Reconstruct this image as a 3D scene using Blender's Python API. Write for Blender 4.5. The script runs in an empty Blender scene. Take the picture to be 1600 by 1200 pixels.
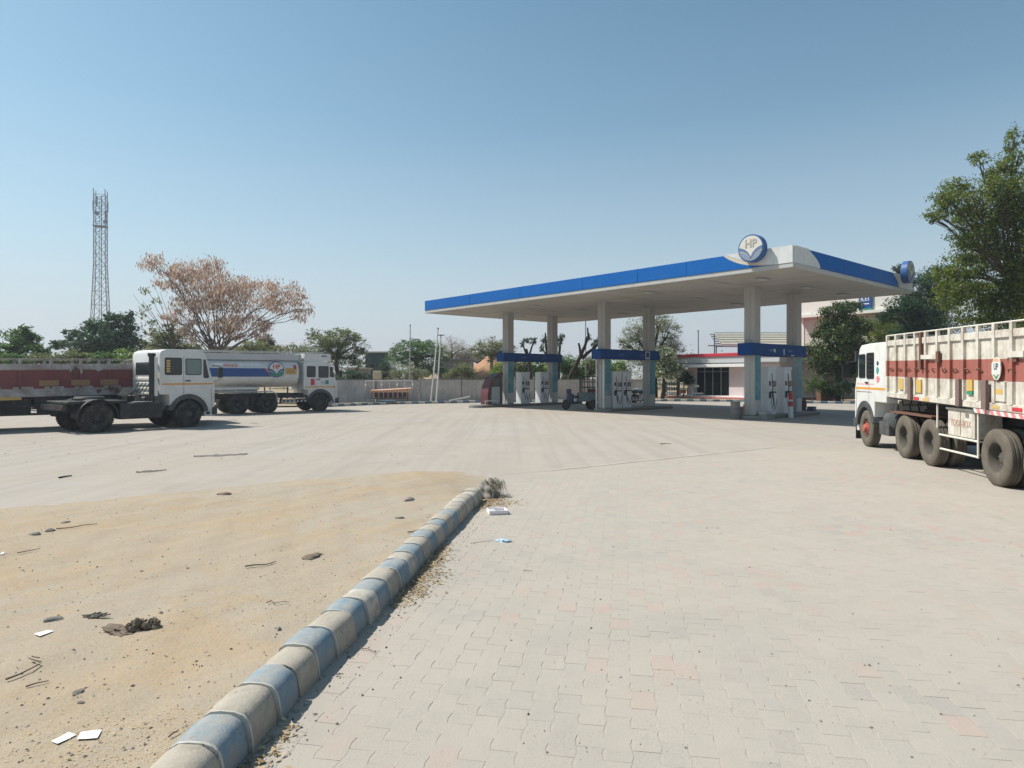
import bpy, bmesh, math, random
import numpy as np
from mathutils import Vector, Matrix

random.seed(11)
rng = np.random.default_rng(11)
sc = bpy.context.scene
COL = sc.collection
R = math.radians
F, HZ, CH = 1045.0, 588.0, 2.0        # focal length in photo pixels, horizon row, eye height (m)

# ---------------------------------------------------------------- camera
cam_d = bpy.data.cameras.new('camera')
cam_d.sensor_width = 36.0
cam_d.lens = 36.0 * F / 1600.0
cam_d.shift_y = -(600.0 - HZ) / 1600.0
cam_d.clip_end = 3000.0
cam_d.clip_start = 0.05
cam = bpy.data.objects.new('camera', cam_d)
cam.location = (0, 0, CH)
cam.rotation_euler = (R(90), 0, 0)
COL.objects.link(cam)
sc.camera = cam

# ---------------------------------------------------------------- sky, sun, exposure
SUN_EL = 52.0
SUN_TRAVEL = Vector((0.975, -0.22, 0)).normalized()      # horizontal direction the light travels
world = bpy.data.worlds.new('World')
sc.world = world
world.use_nodes = True
nt = world.node_tree
nt.nodes.clear()
wo = nt.nodes.new('ShaderNodeOutputWorld')
bg = nt.nodes.new('ShaderNodeBackground')
sky = nt.nodes.new('ShaderNodeTexSky')
sky.sky_type = 'NISHITA'
sky.sun_disc = False
sky.sun_elevation = R(SUN_EL)
to_sun = -SUN_TRAVEL
sky.sun_rotation = math.atan2(to_sun.x, to_sun.y)
sky.altitude = 1500.0
sky.air_density = 1.0
sky.dust_density = 2.3
sky.ozone_density = 2.0
bg.inputs['Strength'].default_value = 0.0855
tc = nt.nodes.new('ShaderNodeTexCoord')
sep = nt.nodes.new('ShaderNodeSeparateXYZ')
nt.links.new(tc.outputs['Generated'], sep.inputs[0])
hz_r = nt.nodes.new('ShaderNodeValToRGB')               # dusty air thickening towards the horizon, all the way round
for _ in range(3): hz_r.color_ramp.elements.new(0.5)
for e_, (p_, f_) in zip(hz_r.color_ramp.elements, ((0.0, 1.0), (0.05, 0.92), (0.18, 0.42), (0.35, 0.07), (0.5, 0.0))):
    e_.position = p_; e_.color = (f_, f_, f_, 1)
nt.links.new(sep.outputs['Z'], hz_r.inputs[0])
tint = nt.nodes.new('ShaderNodeMix'); tint.data_type = 'RGBA'; tint.blend_type = 'MULTIPLY'
tint.inputs['Factor'].default_value = 1.0
tint.inputs['B'].default_value = (1.17, 1.45, 1.23, 1)
nt.links.new(sky.outputs[0], tint.inputs['A'])
hzm = nt.nodes.new('ShaderNodeMix'); hzm.data_type = 'RGBA'
hzm.inputs['B'].default_value = (5.25, 5.38, 5.8, 1)
nt.links.new(hz_r.outputs[0], hzm.inputs['Factor'])
nt.links.new(tint.outputs['Result'], hzm.inputs['A'])
nt.links.new(hzm.outputs['Result'], bg.inputs[0])
nt.links.new(bg.outputs[0], wo.inputs[0])

sun_d = bpy.data.lights.new('sun', 'SUN')
sun_d.energy = 4.5
sun_d.angle = R(0.53)
sun_d.color = (1.0, 0.955, 0.88)
sun = bpy.data.objects.new('sun', sun_d)
c_, s_ = math.cos(R(SUN_EL)), math.sin(R(SUN_EL))
sun.rotation_euler = Vector((SUN_TRAVEL.x * c_, SUN_TRAVEL.y * c_, -s_)).to_track_quat('-Z', 'Y').to_euler()
sun.location = (-60, 10, 80)
COL.objects.link(sun)

vs = sc.view_settings
vs.view_transform = 'Standard'
vs.look = 'None'
vs.exposure = 0.42
vs.gamma = 1.0
vs.use_curve_mapping = False

# ---------------------------------------------------------------- helpers
def gp(px, py, z=0.0):
    d = F * (CH - z) / (py - HZ)
    return Vector(((px - 800.0) / F * d, d, z))

def at(px, py, d):
    return Vector(((px - 800.0) / F * d, d, CH - (py - HZ) / F * d))

def tag(o, label=None, cat=None, group=None, kind=None):
    if label: o['label'] = label
    if cat: o['category'] = cat
    if group: o['group'] = group
    if kind: o['kind'] = kind
    return o

def empty(name, loc=(0, 0, 0), rz=0.0, label=None, cat=None, group=None):
    o = bpy.data.objects.new(name, None)
    o.empty_display_size = 0.2
    o.location = loc
    o.rotation_euler = (0, 0, rz)
    COL.objects.link(o)
    return tag(o, label, cat, group)

def kids(o):
    return [c for c in bpy.data.objects if c.parent == o]

def copy_tree(o, parent=None):
    c = o.copy()
    COL.objects.link(c)
    c.parent = parent
    for ch in kids(o):
        copy_tree(ch, c)
    return c

class MB:
    """collects shapes, then links them as ONE mesh object"""
    def __init__(s):
        s.v, s.f, s.m = [], [], []
    def add(s, vs_, fs, mi=0):
        b = len(s.v)
        s.v += [tuple(p) for p in vs_]
        for f in fs:
            s.f.append([b + i for i in f]); s.m.append(mi)
        return s
    def box(s, x0, x1, y0, y1, z0, z1, mi=0):
        if x0 > x1: x0, x1 = x1, x0
        if y0 > y1: y0, y1 = y1, y0
        if z0 > z1: z0, z1 = z1, z0
        return s.add([(x0,y0,z0),(x1,y0,z0),(x1,y1,z0),(x0,y1,z0),(x0,y0,z1),(x1,y0,z1),(x1,y1,z1),(x0,y1,z1)],
                     [(0,3,2,1),(4,5,6,7),(0,1,5,4),(1,2,6,5),(2,3,7,6),(3,0,4,7)], mi)
    def obox(s, c, u, v, w, mi=0):
        c, u, v, w = Vector(c), Vector(u), Vector(v), Vector(w)
        P = [c-u-v-w, c+u-v-w, c+u+v-w, c-u+v-w, c-u-v+w, c+u-v+w, c+u+v+w, c-u+v+w]
        return s.add(P, [(0,3,2,1),(4,5,6,7),(0,1,5,4),(1,2,6,5),(2,3,7,6),(3,0,4,7)], mi)
    def bar(s, p, q, w, h=None, mi=0, up=(0, 0, 1)):
        p, q = Vector(p), Vector(q); h = h or w
        d = (q - p); L = d.length
        if L < 1e-6: return s
        d /= L; up = Vector(up)
        if abs(d.dot(up)) > 0.98: up = Vector((1, 0, 0))
        a = d.cross(up).normalized(); b = a.cross(d)
        return s.obox((p + q) / 2, d * L / 2, a * w / 2, b * h / 2, mi)
    def tube(s, pts, r, n=8, mi=0, caps=True):
        pts = [Vector(p) for p in pts]
        rs = r if isinstance(r, (list, tuple)) else [r] * len(pts)
        vs_, fs = [], []
        prev = None
        for i, p in enumerate(pts):
            d = (pts[min(i + 1, len(pts) - 1)] - pts[max(i - 1, 0)])
            d = d.normalized() if d.length > 1e-9 else Vector((0, 0, 1))
            if prev is None:
                a = d.orthogonal().normalized()
            else:
                a = prev - d * prev.dot(d)
                a = a.normalized() if a.length > 1e-6 else d.orthogonal().normalized()
            prev = a; b = d.cross(a)
            for k in range(n):
                t = 2 * math.pi * k / n
                vs_.append(p + (a * math.cos(t) + b * math.sin(t)) * rs[i])
        for i in range(len(pts) - 1):
            for k in range(n):
                k2 = (k + 1) % n
                fs.append((i*n+k, i*n+k2, (i+1)*n+k2, (i+1)*n+k))
        if caps:
            fs.append(tuple(reversed(range(n)))); fs.append(tuple((len(pts)-1)*n + k for k in range(n)))
        return s.add(vs_, fs, mi)
    def lathe(s, prof, n=24, axis='z', c=(0, 0, 0), mi=0, a0=0, a1=2*math.pi):
        full = abs(a1 - a0 - 2 * math.pi) < 1e-6
        nn = n if full else n + 1
        vs_, fs = [], []
        for k in range(nn):
            t = a0 + (a1 - a0) * k / n
            for r, h in prof:
                x, y = r * math.cos(t), r * math.sin(t)
                p = {'z': (x, y, h), 'y': (x, h, -y), 'x': (h, x, y)}[axis]
                vs_.append((p[0]+c[0], p[1]+c[1], p[2]+c[2]))
        m = len(prof)
        for k in range(n):
            k2 = (k + 1) % nn
            for j in range(m - 1):
                fs.append((k*m+j, k2*m+j, k2*m+j+1, k*m+j+1))
        return s.add(vs_, fs, mi)
    def prism(s, poly, a, b, plane='xz', mi=0):
        """poly in 2D; 'xz' extrudes along y from a to b, 'xy' along z, 'yz' along x"""
        def P(u, w, t):
            return {'xz': (u, t, w), 'xy': (u, w, t), 'yz': (t, u, w)}[plane]
        n = len(poly)
        vs_ = [P(u, w, a) for u, w in poly] + [P(u, w, b) for u, w in poly]
        fs = [tuple(range(n)), tuple(reversed(range(n, 2*n)))]
        fs += [(i, i + n, (i + 1) % n + n, (i + 1) % n) for i in range(n)]
        return s.add(vs_, fs, mi)
    def build(s, name, mats, parent=None, loc=None, bevel=0, seg=2, smooth=False, angle=35, rz=None, flip=True):
        me = bpy.data.meshes.new(name)
        me.from_pydata(s.v, [], s.f)
        mats = mats if isinstance(mats, (list, tuple)) else [mats]
        for m in mats: me.materials.append(m)
        me.polygons.foreach_set('material_index', s.m)
        if bevel or flip:
            bm = bmesh.new(); bm.from_mesh(me)
            bmesh.ops.recalc_face_normals(bm, faces=bm.faces)
            if bevel:
                ed = [e for e in bm.edges if len(e.link_faces) == 2 and e.calc_face_angle(0) > R(28)]
                bmesh.ops.bevel(bm, geom=ed, offset=bevel, segments=seg, profile=0.6, affect='EDGES', clamp_overlap=True)
            bm.to_mesh(me); bm.free()
        if smooth or bevel:
            me.shade_smooth()
            me.set_sharp_from_angle(angle=R(angle))
        o = bpy.data.objects.new(name, me)
        COL.objects.link(o)
        if parent: o.parent = parent
        if loc is not None: o.location = loc
        if rz is not None: o.rotation_euler = (0, 0, rz)
        return o

def text(name, body, size, mat, parent, loc, rot, depth=0.004, bold=0.0, align='CENTER', sx=1.0):
    cu = bpy.data.curves.new(name, 'FONT')
    cu.body = body; cu.size = size; cu.extrude = depth; cu.offset = bold
    cu.align_x = align; cu.align_y = 'CENTER'
    tmp = bpy.data.objects.new(name, cu)
    me = bpy.data.meshes.new_from_object(tmp)          # letters become plain mesh
    me.materials.clear(); me.materials.append(mat)
    bpy.data.objects.remove(tmp)
    o = bpy.data.objects.new(name, me)
    COL.objects.link(o); o.parent = parent
    o.location = loc; o.rotation_euler = rot; o.scale = (sx, 1, 1)
    return o

# ---------------------------------------------------------------- materials
def new_mat(name):
    m = bpy.data.materials.new(name); m.use_nodes = True
    n = m.node_tree; n.nodes.clear()
    out = n.nodes.new('ShaderNodeOutputMaterial')
    b = n.nodes.new('ShaderNodeBsdfPrincipled')
    n.links.new(b.outputs[0], out.inputs[0])
    return m, n, b, out

def nz(n, vec, scale, detail=5, rough=0.6, dist=0.0):
    t = n.nodes.new('ShaderNodeTexNoise')
    t.inputs['Scale'].default_value = scale
    t.inputs['Detail'].default_value = detail
    t.inputs['Roughness'].default_value = rough
    t.inputs['Distortion'].default_value = dist
    n.links.new(vec, t.inputs['Vector'])
    return t.outputs['Fac']

def ramp(n, fac, stops):
    r = n.nodes.new('ShaderNodeValToRGB')
    e = r.color_ramp.elements
    while len(e) < len(stops): e.new(0.5)
    for i, (p, c) in enumerate(stops):
        e[i].position = p
        e[i].color = (c, c, c, 1) if isinstance(c, (int, float)) else (*c, 1)
    n.links.new(fac, r.inputs[0])
    return r.outputs[0]

def mixc(n, fac, a, b, mode='MIX'):
    x = n.nodes.new('ShaderNodeMix'); x.data_type = 'RGBA'; x.blend_type = mode
    for sock, val in ((x.inputs['Factor'], fac), (x.inputs['A'], a), (x.inputs['B'], b)):
        if isinstance(val, (int, float)): sock.default_value = val if sock.type == 'VALUE' else (val, val, val, 1)
        elif isinstance(val, (tuple, list)): sock.default_value = (*val[:3], 1)
        else: n.links.new(val, sock)
    return x.outputs['Result']

def math_(n, op, a, b=None, clamp=False):
    x = n.nodes.new('ShaderNodeMath'); x.operation = op; x.use_clamp = clamp
    for i, val in enumerate((a, b)):
        if val is None: continue
        if isinstance(val, (int, float)): x.inputs[i].default_value = val
        else: n.links.new(val, x.inputs[i])
    return x.outputs[0]

def bump(n, b, h, strength=0.3, dist=0.01):
    x = n.nodes.new('ShaderNodeBump')
    x.inputs['Strength'].default_value = strength
    x.inputs['Distance'].default_value = dist
    n.links.new(h, x.inputs['Height'])
    n.links.new(x.outputs[0], b.inputs['Normal'])

def coords(n, kind='Object', scale=None):
    t = n.nodes.new('ShaderNodeTexCoord').outputs[kind] if kind != 'World' else n.nodes.new('ShaderNodeNewGeometry').outputs['Position']
    if scale:
        mp = n.nodes.new('ShaderNodeMapping'); mp.inputs['Scale'].default_value = scale
        n.links.new(t, mp.inputs['Vector']); return mp.outputs[0]
    return t

def mat(name, col, rough=0.6, metal=0.0, var=0.10, scale=3.0, dirt=None, damt=0.5, dscale=1.6, bmp=0.0, bscale=30, spec=0.4, streak=None):
    """plain weathered surface: colour, broad variation, patches of dirt, fine relief"""
    m, n, b, out = new_mat(name)
    v = coords(n)
    c = mixc(n, nz(n, v, scale, 6), [x * (1 - var) for x in col], [min(1, x * (1 + var)) for x in col])
    if dirt:
        d = ramp(n, nz(n, v, dscale, 8, 0.7), [(0.62 - 0.3 * damt, 0.0), (0.72, damt)])
        c = mixc(n, d, c, dirt)
    if streak:
        sv = coords(n, 'Object', (6, 6, 0.5))
        d = ramp(n, nz(n, sv, 2.2, 6, 0.65), [(0.5, 0.0), (0.75, streak[1])])
        c = mixc(n, d, c, streak[0])
    n.links.new(c, b.inputs['Base Color'])
    b.inputs['Metallic'].default_value = metal
    b.inputs['Specular IOR Level'].default_value = spec
    rr = math_(n, 'ADD', math_(n, 'MULTIPLY', nz(n, v, scale * 2, 4), 0.2), rough - 0.1, True)
    n.links.new(rr, b.inputs['Roughness'])
    if bmp: bump(n, b, nz(n, v, bscale, 5), bmp, 0.01)
    return m

def leaf_mat(name, cols, trans=0.5, rough=0.55, spec=0.14):
    m, n, b, out = new_mat(name)
    g = n.nodes.new('ShaderNodeNewGeometry')
    c = ramp(n, g.outputs['Random Per Island'], [(i / (len(cols) - 1), x) for i, x in enumerate(cols)])
    c = mixc(n, math_(n, 'MULTIPLY', nz(n, coords(n), 0.5, 3), 0.35), c, [x * 0.8 for x in cols[0]])
    n.links.new(c, b.inputs['Base Color'])
    b.inputs['Roughness'].default_value = rough
    b.inputs['Specular IOR Level'].default_value = spec
    t = n.nodes.new('ShaderNodeBsdfTranslucent')
    n.links.new(c, t.inputs['Color'])
    x = n.nodes.new('ShaderNodeMixShader'); x.inputs[0].default_value = trans
    n.links.new(b.outputs[0], x.inputs[1]); n.links.new(t.outputs[0], x.inputs[2])
    n.links.new(x.outputs[0], out.inputs[0])
    return m

def glass_mat(name, tint, see=0.0, rough=0.06):
    m, n, b, out = new_mat(name)
    b.inputs['Base Color'].default_value = (*tint, 1)
    b.inputs['Roughness'].default_value = rough
    b.inputs['Specular IOR Level'].default_value = 0.55
    if see:
        t = n.nodes.new('ShaderNodeBsdfTransparent'); t.inputs[0].default_value = (0.55, 0.62, 0.62, 1)
        x = n.nodes.new('ShaderNodeMixShader'); x.inputs[0].default_value = see
        n.links.new(b.outputs[0], x.inputs[1]); n.links.new(t.outputs[0], x.inputs[2])
        n.links.new(x.outputs[0], out.inputs[0])
    return m

DUST = (0.40, 0.34, 0.26)
M = {}
M['white'] = mat('white_paint', (0.63, 0.63, 0.61), 0.45, var=0.06, dirt=DUST, damt=0.42, dscale=1.7, streak=((0.42, 0.38, 0.32), 0.3))
M['cream'] = mat('cream_paint', (0.66, 0.62, 0.54), 0.5, var=0.06, dirt=(0.36, 0.26, 0.17), damt=0.35, dscale=2.5)
M['body_white'] = mat('truck_body_white', (0.60, 0.57, 0.50), 0.6, var=0.08, scale=1.5, dirt=(0.20, 0.11, 0.07), damt=0.62, dscale=3.4, streak=((0.30, 0.21, 0.14), 0.55))
M['body_red'] = mat('truck_body_red', (0.315, 0.105, 0.08), 0.6, var=0.12, dirt=(0.36, 0.24, 0.18), damt=0.4, dscale=2.4, streak=((0.10, 0.05, 0.04), 0.4))
M['rust'] = mat('rusty_steel', (0.14, 0.07, 0.045), 0.8, var=0.3, scale=8, bmp=0.2)
M['stake'] = mat('stake_brown', (0.17, 0.115, 0.10), 0.7, var=0.2, scale=5)
M['old_white'] = mat('faded_body_white', (0.46, 0.44, 0.42), 0.65, var=0.12, scale=2, dirt=(0.12, 0.05, 0.045), damt=0.85, dscale=1.6, streak=((0.22, 0.15, 0.12), 0.5))
M['old_red'] = mat('faded_body_red', (0.20, 0.05, 0.05), 0.65, var=0.2, scale=2, dirt=(0.09, 0.05, 0.05), damt=0.6, dscale=2)
M['chassis'] = mat('chassis_black', (0.022, 0.024, 0.026), 0.65, var=0.3, scale=4, dirt=(0.13, 0.11, 0.09), damt=0.5, dscale=3)
M['grey_arch'] = mat('arch_grey', (0.05, 0.055, 0.06), 0.6, var=0.2, dirt=(0.2, 0.18, 0.15), damt=0.5, dscale=3)
M['tyre'] = mat('tyre_rubber', (0.028, 0.028, 0.028), 0.85, var=0.3, scale=5, dirt=(0.16, 0.14, 0.11), damt=0.6, dscale=4, spec=0.2, bmp=0.2)
M['tyre_dusty'] = mat('dusty_tyre_rubber', (0.115, 0.10, 0.08), 0.9, var=0.3, scale=5, dirt=(0.2, 0.175, 0.14), damt=0.6, dscale=3, spec=0.15, bmp=0.2)
M['rim'] = mat('rim_dark', (0.045, 0.045, 0.045), 0.6, var=0.3, scale=6, dirt=(0.15, 0.13, 0.1), damt=0.6)
M['rim_dusty'] = mat('rim_dusty', (0.075, 0.066, 0.055), 0.85, var=0.3, scale=6, dirt=(0.12, 0.105, 0.085), damt=0.5)
M['hub_red'] = mat('hub_red', (0.42, 0.09, 0.06), 0.6, var=0.2, scale=8, dirt=(0.15, 0.09, 0.07), damt=0.6, dscale=6)
M['rubber'] = mat('rubber_black', (0.015, 0.015, 0.016), 0.6, var=0.2)
M['glass_dark'] = glass_mat('vehicle_glass_dark', (0.018, 0.024, 0.026))
M['glass_pale'] = glass_mat('vehicle_glass_pale', (0.14, 0.2, 0.19), 0.0, 0.12)
M['glass_shop'] = glass_mat('shop_glass', (0.012, 0.018, 0.022), 0.55)
M['orange_stripe'] = mat('orange_stripe', (0.62, 0.28, 0.04), 0.5, var=0.1)
M['yellow'] = mat('yellow_paint', (0.55, 0.35, 0.08), 0.65, var=0.2, dirt=(0.45, 0.38, 0.28), damt=0.65, dscale=9)
M['pink'] = mat('pink_paint', (0.62, 0.2, 0.2), 0.6, var=0.1)
M['red'] = mat('red_paint', (0.48, 0.035, 0.045), 0.5, var=0.12)
M['green'] = mat('green_paint', (0.04, 0.24, 0.14), 0.6, var=0.12)
M['teal'] = mat('teal_paint', (0.04, 0.26, 0.25), 0.6, var=0.12)
M['navy'] = mat('navy_paint', (0.03, 0.045, 0.09), 0.5, var=0.1)
M['hp_blue'] = mat('canopy_blue', (0.003, 0.105, 0.37), 0.5, var=0.08, scale=1.2, dirt=(0.03, 0.14, 0.36), damt=0.3, spec=0.15, streak=((0.02, 0.085, 0.26), 0.4))
M['header_blue'] = mat('header_blue', (0.007, 0.052, 0.19), 0.6, var=0.1, spec=0.12)
M['tank_blue'] = mat('tank_blue', (0.012, 0.065, 0.24), 0.4, var=0.08)
M['fascia_white'] = mat('fascia_white', (0.60, 0.61, 0.60), 0.5, var=0.05, scale=1.5, dirt=(0.4, 0.37, 0.32), damt=0.4, streak=((0.36, 0.34, 0.30), 0.45))
M['fascia_cream'] = mat('fascia_cream', (0.55, 0.49, 0.39), 0.55, var=0.08)
M['trim_grey'] = mat('trim_grey', (0.42, 0.42, 0.40), 0.6, var=0.08, dirt=(0.28, 0.25, 0.2), damt=0.4)
M['soffit'] = mat('soffit_grey', (0.40, 0.385, 0.36), 0.6, var=0.10, scale=0.8, dirt=(0.27, 0.245, 0.215), damt=0.55, dscale=0.7)
M['column'] = mat('column_grey', (0.36, 0.355, 0.34), 0.6, var=0.06, scale=1.5, streak=((0.3, 0.28, 0.24), 0.35))
M['cladding'] = mat('cladding_teal', (0.05, 0.20, 0.25), 0.5, var=0.45, scale=3.5, dirt=(0.32, 0.42, 0.44), damt=0.6, dscale=1.6)
M['dispenser'] = mat('dispenser_white', (0.62, 0.63, 0.63), 0.4, var=0.05, dirt=(0.42, 0.40, 0.37), damt=0.3)
M['disp_grey'] = mat('dispenser_grey', (0.34, 0.36, 0.37), 0.5, var=0.08)
M['black'] = mat('black_plastic', (0.018, 0.019, 0.021), 0.45, var=0.2)
M['screen'] = glass_mat('display_glass', (0.03, 0.035, 0.04), 0.0, 0.1)
M['concrete'] = mat('concrete', (0.33, 0.31, 0.28), 0.85, var=0.16, scale=2.5, dirt=(0.18, 0.165, 0.15), damt=0.5, dscale=1.3, bmp=0.3, spec=0.2)
M['wall'] = mat('wall_concrete', (0.54, 0.515, 0.49), 0.88, var=0.18, scale=1.2, dirt=(0.28, 0.265, 0.25), damt=0.65, dscale=1.1, spec=0.15, streak=((0.2, 0.19, 0.185), 0.75))
M['coping'] = mat('wall_coping', (0.17, 0.16, 0.155), 0.9, var=0.2)
M['island'] = mat('island_concrete', (0.24, 0.23, 0.215), 0.85, var=0.15, dirt=(0.12, 0.115, 0.11), damt=0.5)
M['steel'] = mat('galvanised_steel', (0.34, 0.35, 0.36), 0.5, metal=0.35, var=0.12)
M['pole_white'] = mat('pole_white', (0.6, 0.6, 0.58), 0.5, var=0.1, dirt=(0.25, 0.2, 0.15), damt=0.4, dscale=4)
M['mast'] = mat('mast_steel', (0.20, 0.215, 0.24), 0.6, metal=0.2, var=0.12)
M['drum_grey'] = mat('drum_grey', (0.19, 0.18, 0.175), 0.7, var=0.15, dirt=(0.28, 0.25, 0.22), damt=0.5, dscale=3)
M['drum_tan'] = mat('drum_tan', (0.30, 0.25, 0.20), 0.8, var=0.2)
M['shop_wall'] = mat('shop_wall', (0.56, 0.48, 0.475), 0.75, var=0.06)
M['shop_white'] = mat('shop_white', (0.74, 0.73, 0.71), 0.6, var=0.04)
M['shop_grey'] = mat('shop_grey', (0.46, 0.47, 0.475), 0.65, var=0.05)
M['shop_red'] = mat('shop_red', (0.50, 0.035, 0.06), 0.5, var=0.08)
M['step_red'] = mat('step_red', (0.40, 0.14, 0.11), 0.75, var=0.12)
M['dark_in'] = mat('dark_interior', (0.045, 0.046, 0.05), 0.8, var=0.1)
M['beige_wall'] = mat('beige_wall', (0.50, 0.49, 0.42), 0.8, var=0.05, streak=((0.38, 0.35, 0.28), 0.3))
M['beige_light'] = mat('beige_light', (0.66, 0.64, 0.58), 0.8, var=0.04)
M['tin'] = mat('tin_sheet', (0.42, 0.38, 0.30), 0.55, var=0.15, dirt=(0.22, 0.17, 0.12), damt=0.5)
M['house_grey'] = mat('house_grey', (0.25, 0.225, 0.21), 0.85, var=0.15, dirt=(0.12, 0.11, 0.1), damt=0.5)
M['house_green'] = mat('house_green', (0.03, 0.055, 0.055), 0.8, var=0.15)
M['tank_cream'] = mat('tank_cream', (0.48, 0.43, 0.29), 0.7, var=0.1)
M['salmon'] = mat('faded_salmon', (0.60, 0.34, 0.22), 0.75, var=0.12, dirt=(0.5, 0.4, 0.3), damt=0.4)
M['maroon'] = mat('maroon', (0.10, 0.028, 0.032), 0.6, var=0.15)
M['wood'] = mat('dry_wood', (0.17, 0.12, 0.08), 0.85, var=0.25, scale=8)
M['bark'] = mat('bark', (0.10, 0.075, 0.055), 0.95, var=0.35, scale=6, bmp=0.5, bscale=18, spec=0.1)
M['bark_dark'] = mat('bark_dark', (0.05, 0.04, 0.033), 0.95, var=0.35, scale=6, bmp=0.4, spec=0.1)
M['paper'] = mat('paper', (0.78, 0.77, 0.74), 0.8, var=0.04)
M['dung'] = mat('dried_dung', (0.19, 0.15, 0.115), 0.95, var=0.3, scale=25, bmp=0.8, bscale=40, spec=0.1)
M['stone'] = mat('stone', (0.22, 0.20, 0.175), 0.9, var=0.25, scale=12, bmp=0.4)
M['stone_dark'] = mat('stone_dark', (0.15, 0.135, 0.115), 0.9, var=0.25, scale=12, bmp=0.4)
M['poly_white'] = mat('polystyrene', (0.74, 0.70, 0.70), 0.7, var=0.05)
M['poly_blue'] = mat('thin_plastic_blue', (0.36, 0.52, 0.62), 0.5, var=0.1)
M['twig'] = mat('twig', (0.13, 0.095, 0.07), 0.9, var=0.3, scale=10)
# ================================================================ GROUND
def grid_sheet(name, poly, z, m, kind='structure'):
    mb = MB(); mb.add([(x, y, z) for x, y in poly], [tuple(range(len(poly)))])
    o = mb.build(name, m, flip=False)
    if o.data.polygons[0].normal.z < 0: o.data.flip_normals()
    return tag(o, kind=kind)

def ground_mat(name, base, warm, dark, grain=0.5, streaks=0.0, ang=0.0, pits=0.0, patch=False):
    m, n, b, out = new_mat(name)
    v = coords(n, 'World')
    c = mixc(n, ramp(n, nz(n, v, 0.22, 6, 0.65, 0.6), [(0.36, 0.0), (0.64, 1.0)]), base, warm)
    c = mixc(n, ramp(n, nz(n, v, 1.3, 8, 0.72, 0.8), [(0.52, 0.0), (0.74, 0.55)]), c, dark)
    if streaks:
        c = mixc(n, ramp(n, nz(n, v, 0.33, 7, 0.7, 1.2), [(0.54, 0.0), (0.72, 0.5)]), c, [x * 0.74 for x in warm])
        mp = n.nodes.new('ShaderNodeMapping'); mp.inputs['Rotation'].default_value = (0, 0, ang)
        mp.inputs['Scale'].default_value = (2.4, 0.07, 1)
        n.links.new(v, mp.inputs['Vector'])
        s1 = ramp(n, nz(n, mp.outputs[0], 1.0, 5, 0.6, 0.25), [(0.46, 0.0), (0.68, streaks)])
        c = mixc(n, s1, c, [x * 0.72 for x in base])
        mp2 = n.nodes.new('ShaderNodeMapping'); mp2.inputs['Rotation'].default_value = (0, 0, ang + 0.9)
        mp2.inputs['Scale'].default_value = (1.9, 0.06, 1)
        n.links.new(v, mp2.inputs['Vector'])
        s2 = ramp(n, nz(n, mp2.outputs[0], 1.0, 5, 0.6, 0.25), [(0.5, 0.0), (0.7, streaks * 0.8)])
        c = mixc(n, s2, c, [x * 0.8 for x in base])
    if patch:      # drifts of chaff and trodden earth
        k = math_(n, 'MULTIPLY', ramp(n, nz(n, v, 0.75, 5, 0.65, 0.8), [(0.50, 0.0), (0.62, 0.85)]), ramp(n, nz(n, v, 16, 6, 0.75), [(0.38, 0.0), (0.60, 1.0)]))
        c = mixc(n, k, c, (0.41, 0.295, 0.178))
        k = math_(n, 'MULTIPLY', ramp(n, nz(n, v, 1.1, 6, 0.7, 1.0), [(0.56, 0.0), (0.70, 0.6)]), ramp(n, nz(n, v, 9, 6, 0.75), [(0.40, 0.0), (0.62, 1.0)]))
        c = mixc(n, k, c, (0.245, 0.195, 0.14))
    g = nz(n, v, 55, 4, 0.7)
    c = mixc(n, math_(n, 'MULTIPLY', ramp(n, g, [(0.4, 0.0), (0.75, 1.0)]), grain), c, [x * 0.62 for x in base])
    if pits:
        p = ramp(n, nz(n, v, 120, 3, 0.6), [(0.62, 0.0), (0.70, 1.0)])
        p = math_(n, 'MULTIPLY', p, ramp(n, nz(n, v, 0.9, 5, 0.7), [(0.45, 0.0), (0.65, pits)]))
        c = mixc(n, p, c, [x * 0.4 for x in base])
    n.links.new(c, b.inputs['Base Color'])
    b.inputs['Roughness'].default_value = 0.93
    b.inputs['Specular IOR Level'].default_value = 0.15
    h = math_(n, 'ADD', math_(n, 'MULTIPLY', g, 0.35), nz(n, v, 6, 7, 0.7))
    bump(n, b, h, 0.45 if patch else 0.28, 0.03)
    return m

M['soil'] = ground_mat('soil', (0.36, 0.28, 0.19), (0.31, 0.235, 0.155), (0.25, 0.195, 0.13), 0.4)
M['apron'] = ground_mat('dusty_concrete', (0.395, 0.355, 0.315), (0.375, 0.325, 0.272), (0.31, 0.277, 0.245), 0.3, 0.45, R(14), 0.3)
M['dust'] = ground_mat('joint_dust', (0.405, 0.36, 0.31), (0.39, 0.34, 0.285), (0.33, 0.29, 0.25), 0.3)
M['edge'] = ground_mat('edge_cement', (0.425, 0.385, 0.335), (0.41, 0.37, 0.32), (0.37, 0.335, 0.29), 0.1)
M['verge'] = ground_mat('sandy_verge', (0.375, 0.300, 0.213), (0.365, 0.322, 0.265), (0.375, 0.245, 0.125), 0.5, patch=True)

grid_sheet('ground', [(-900, -60), (900, -60), (900, 1500), (-900, 1500)], -0.09, M['soil'])
grid_sheet('forecourt', [(-70, -14), (60, -14), (60, 60), (-70, 60)], -0.0020, M['dust'])

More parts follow.
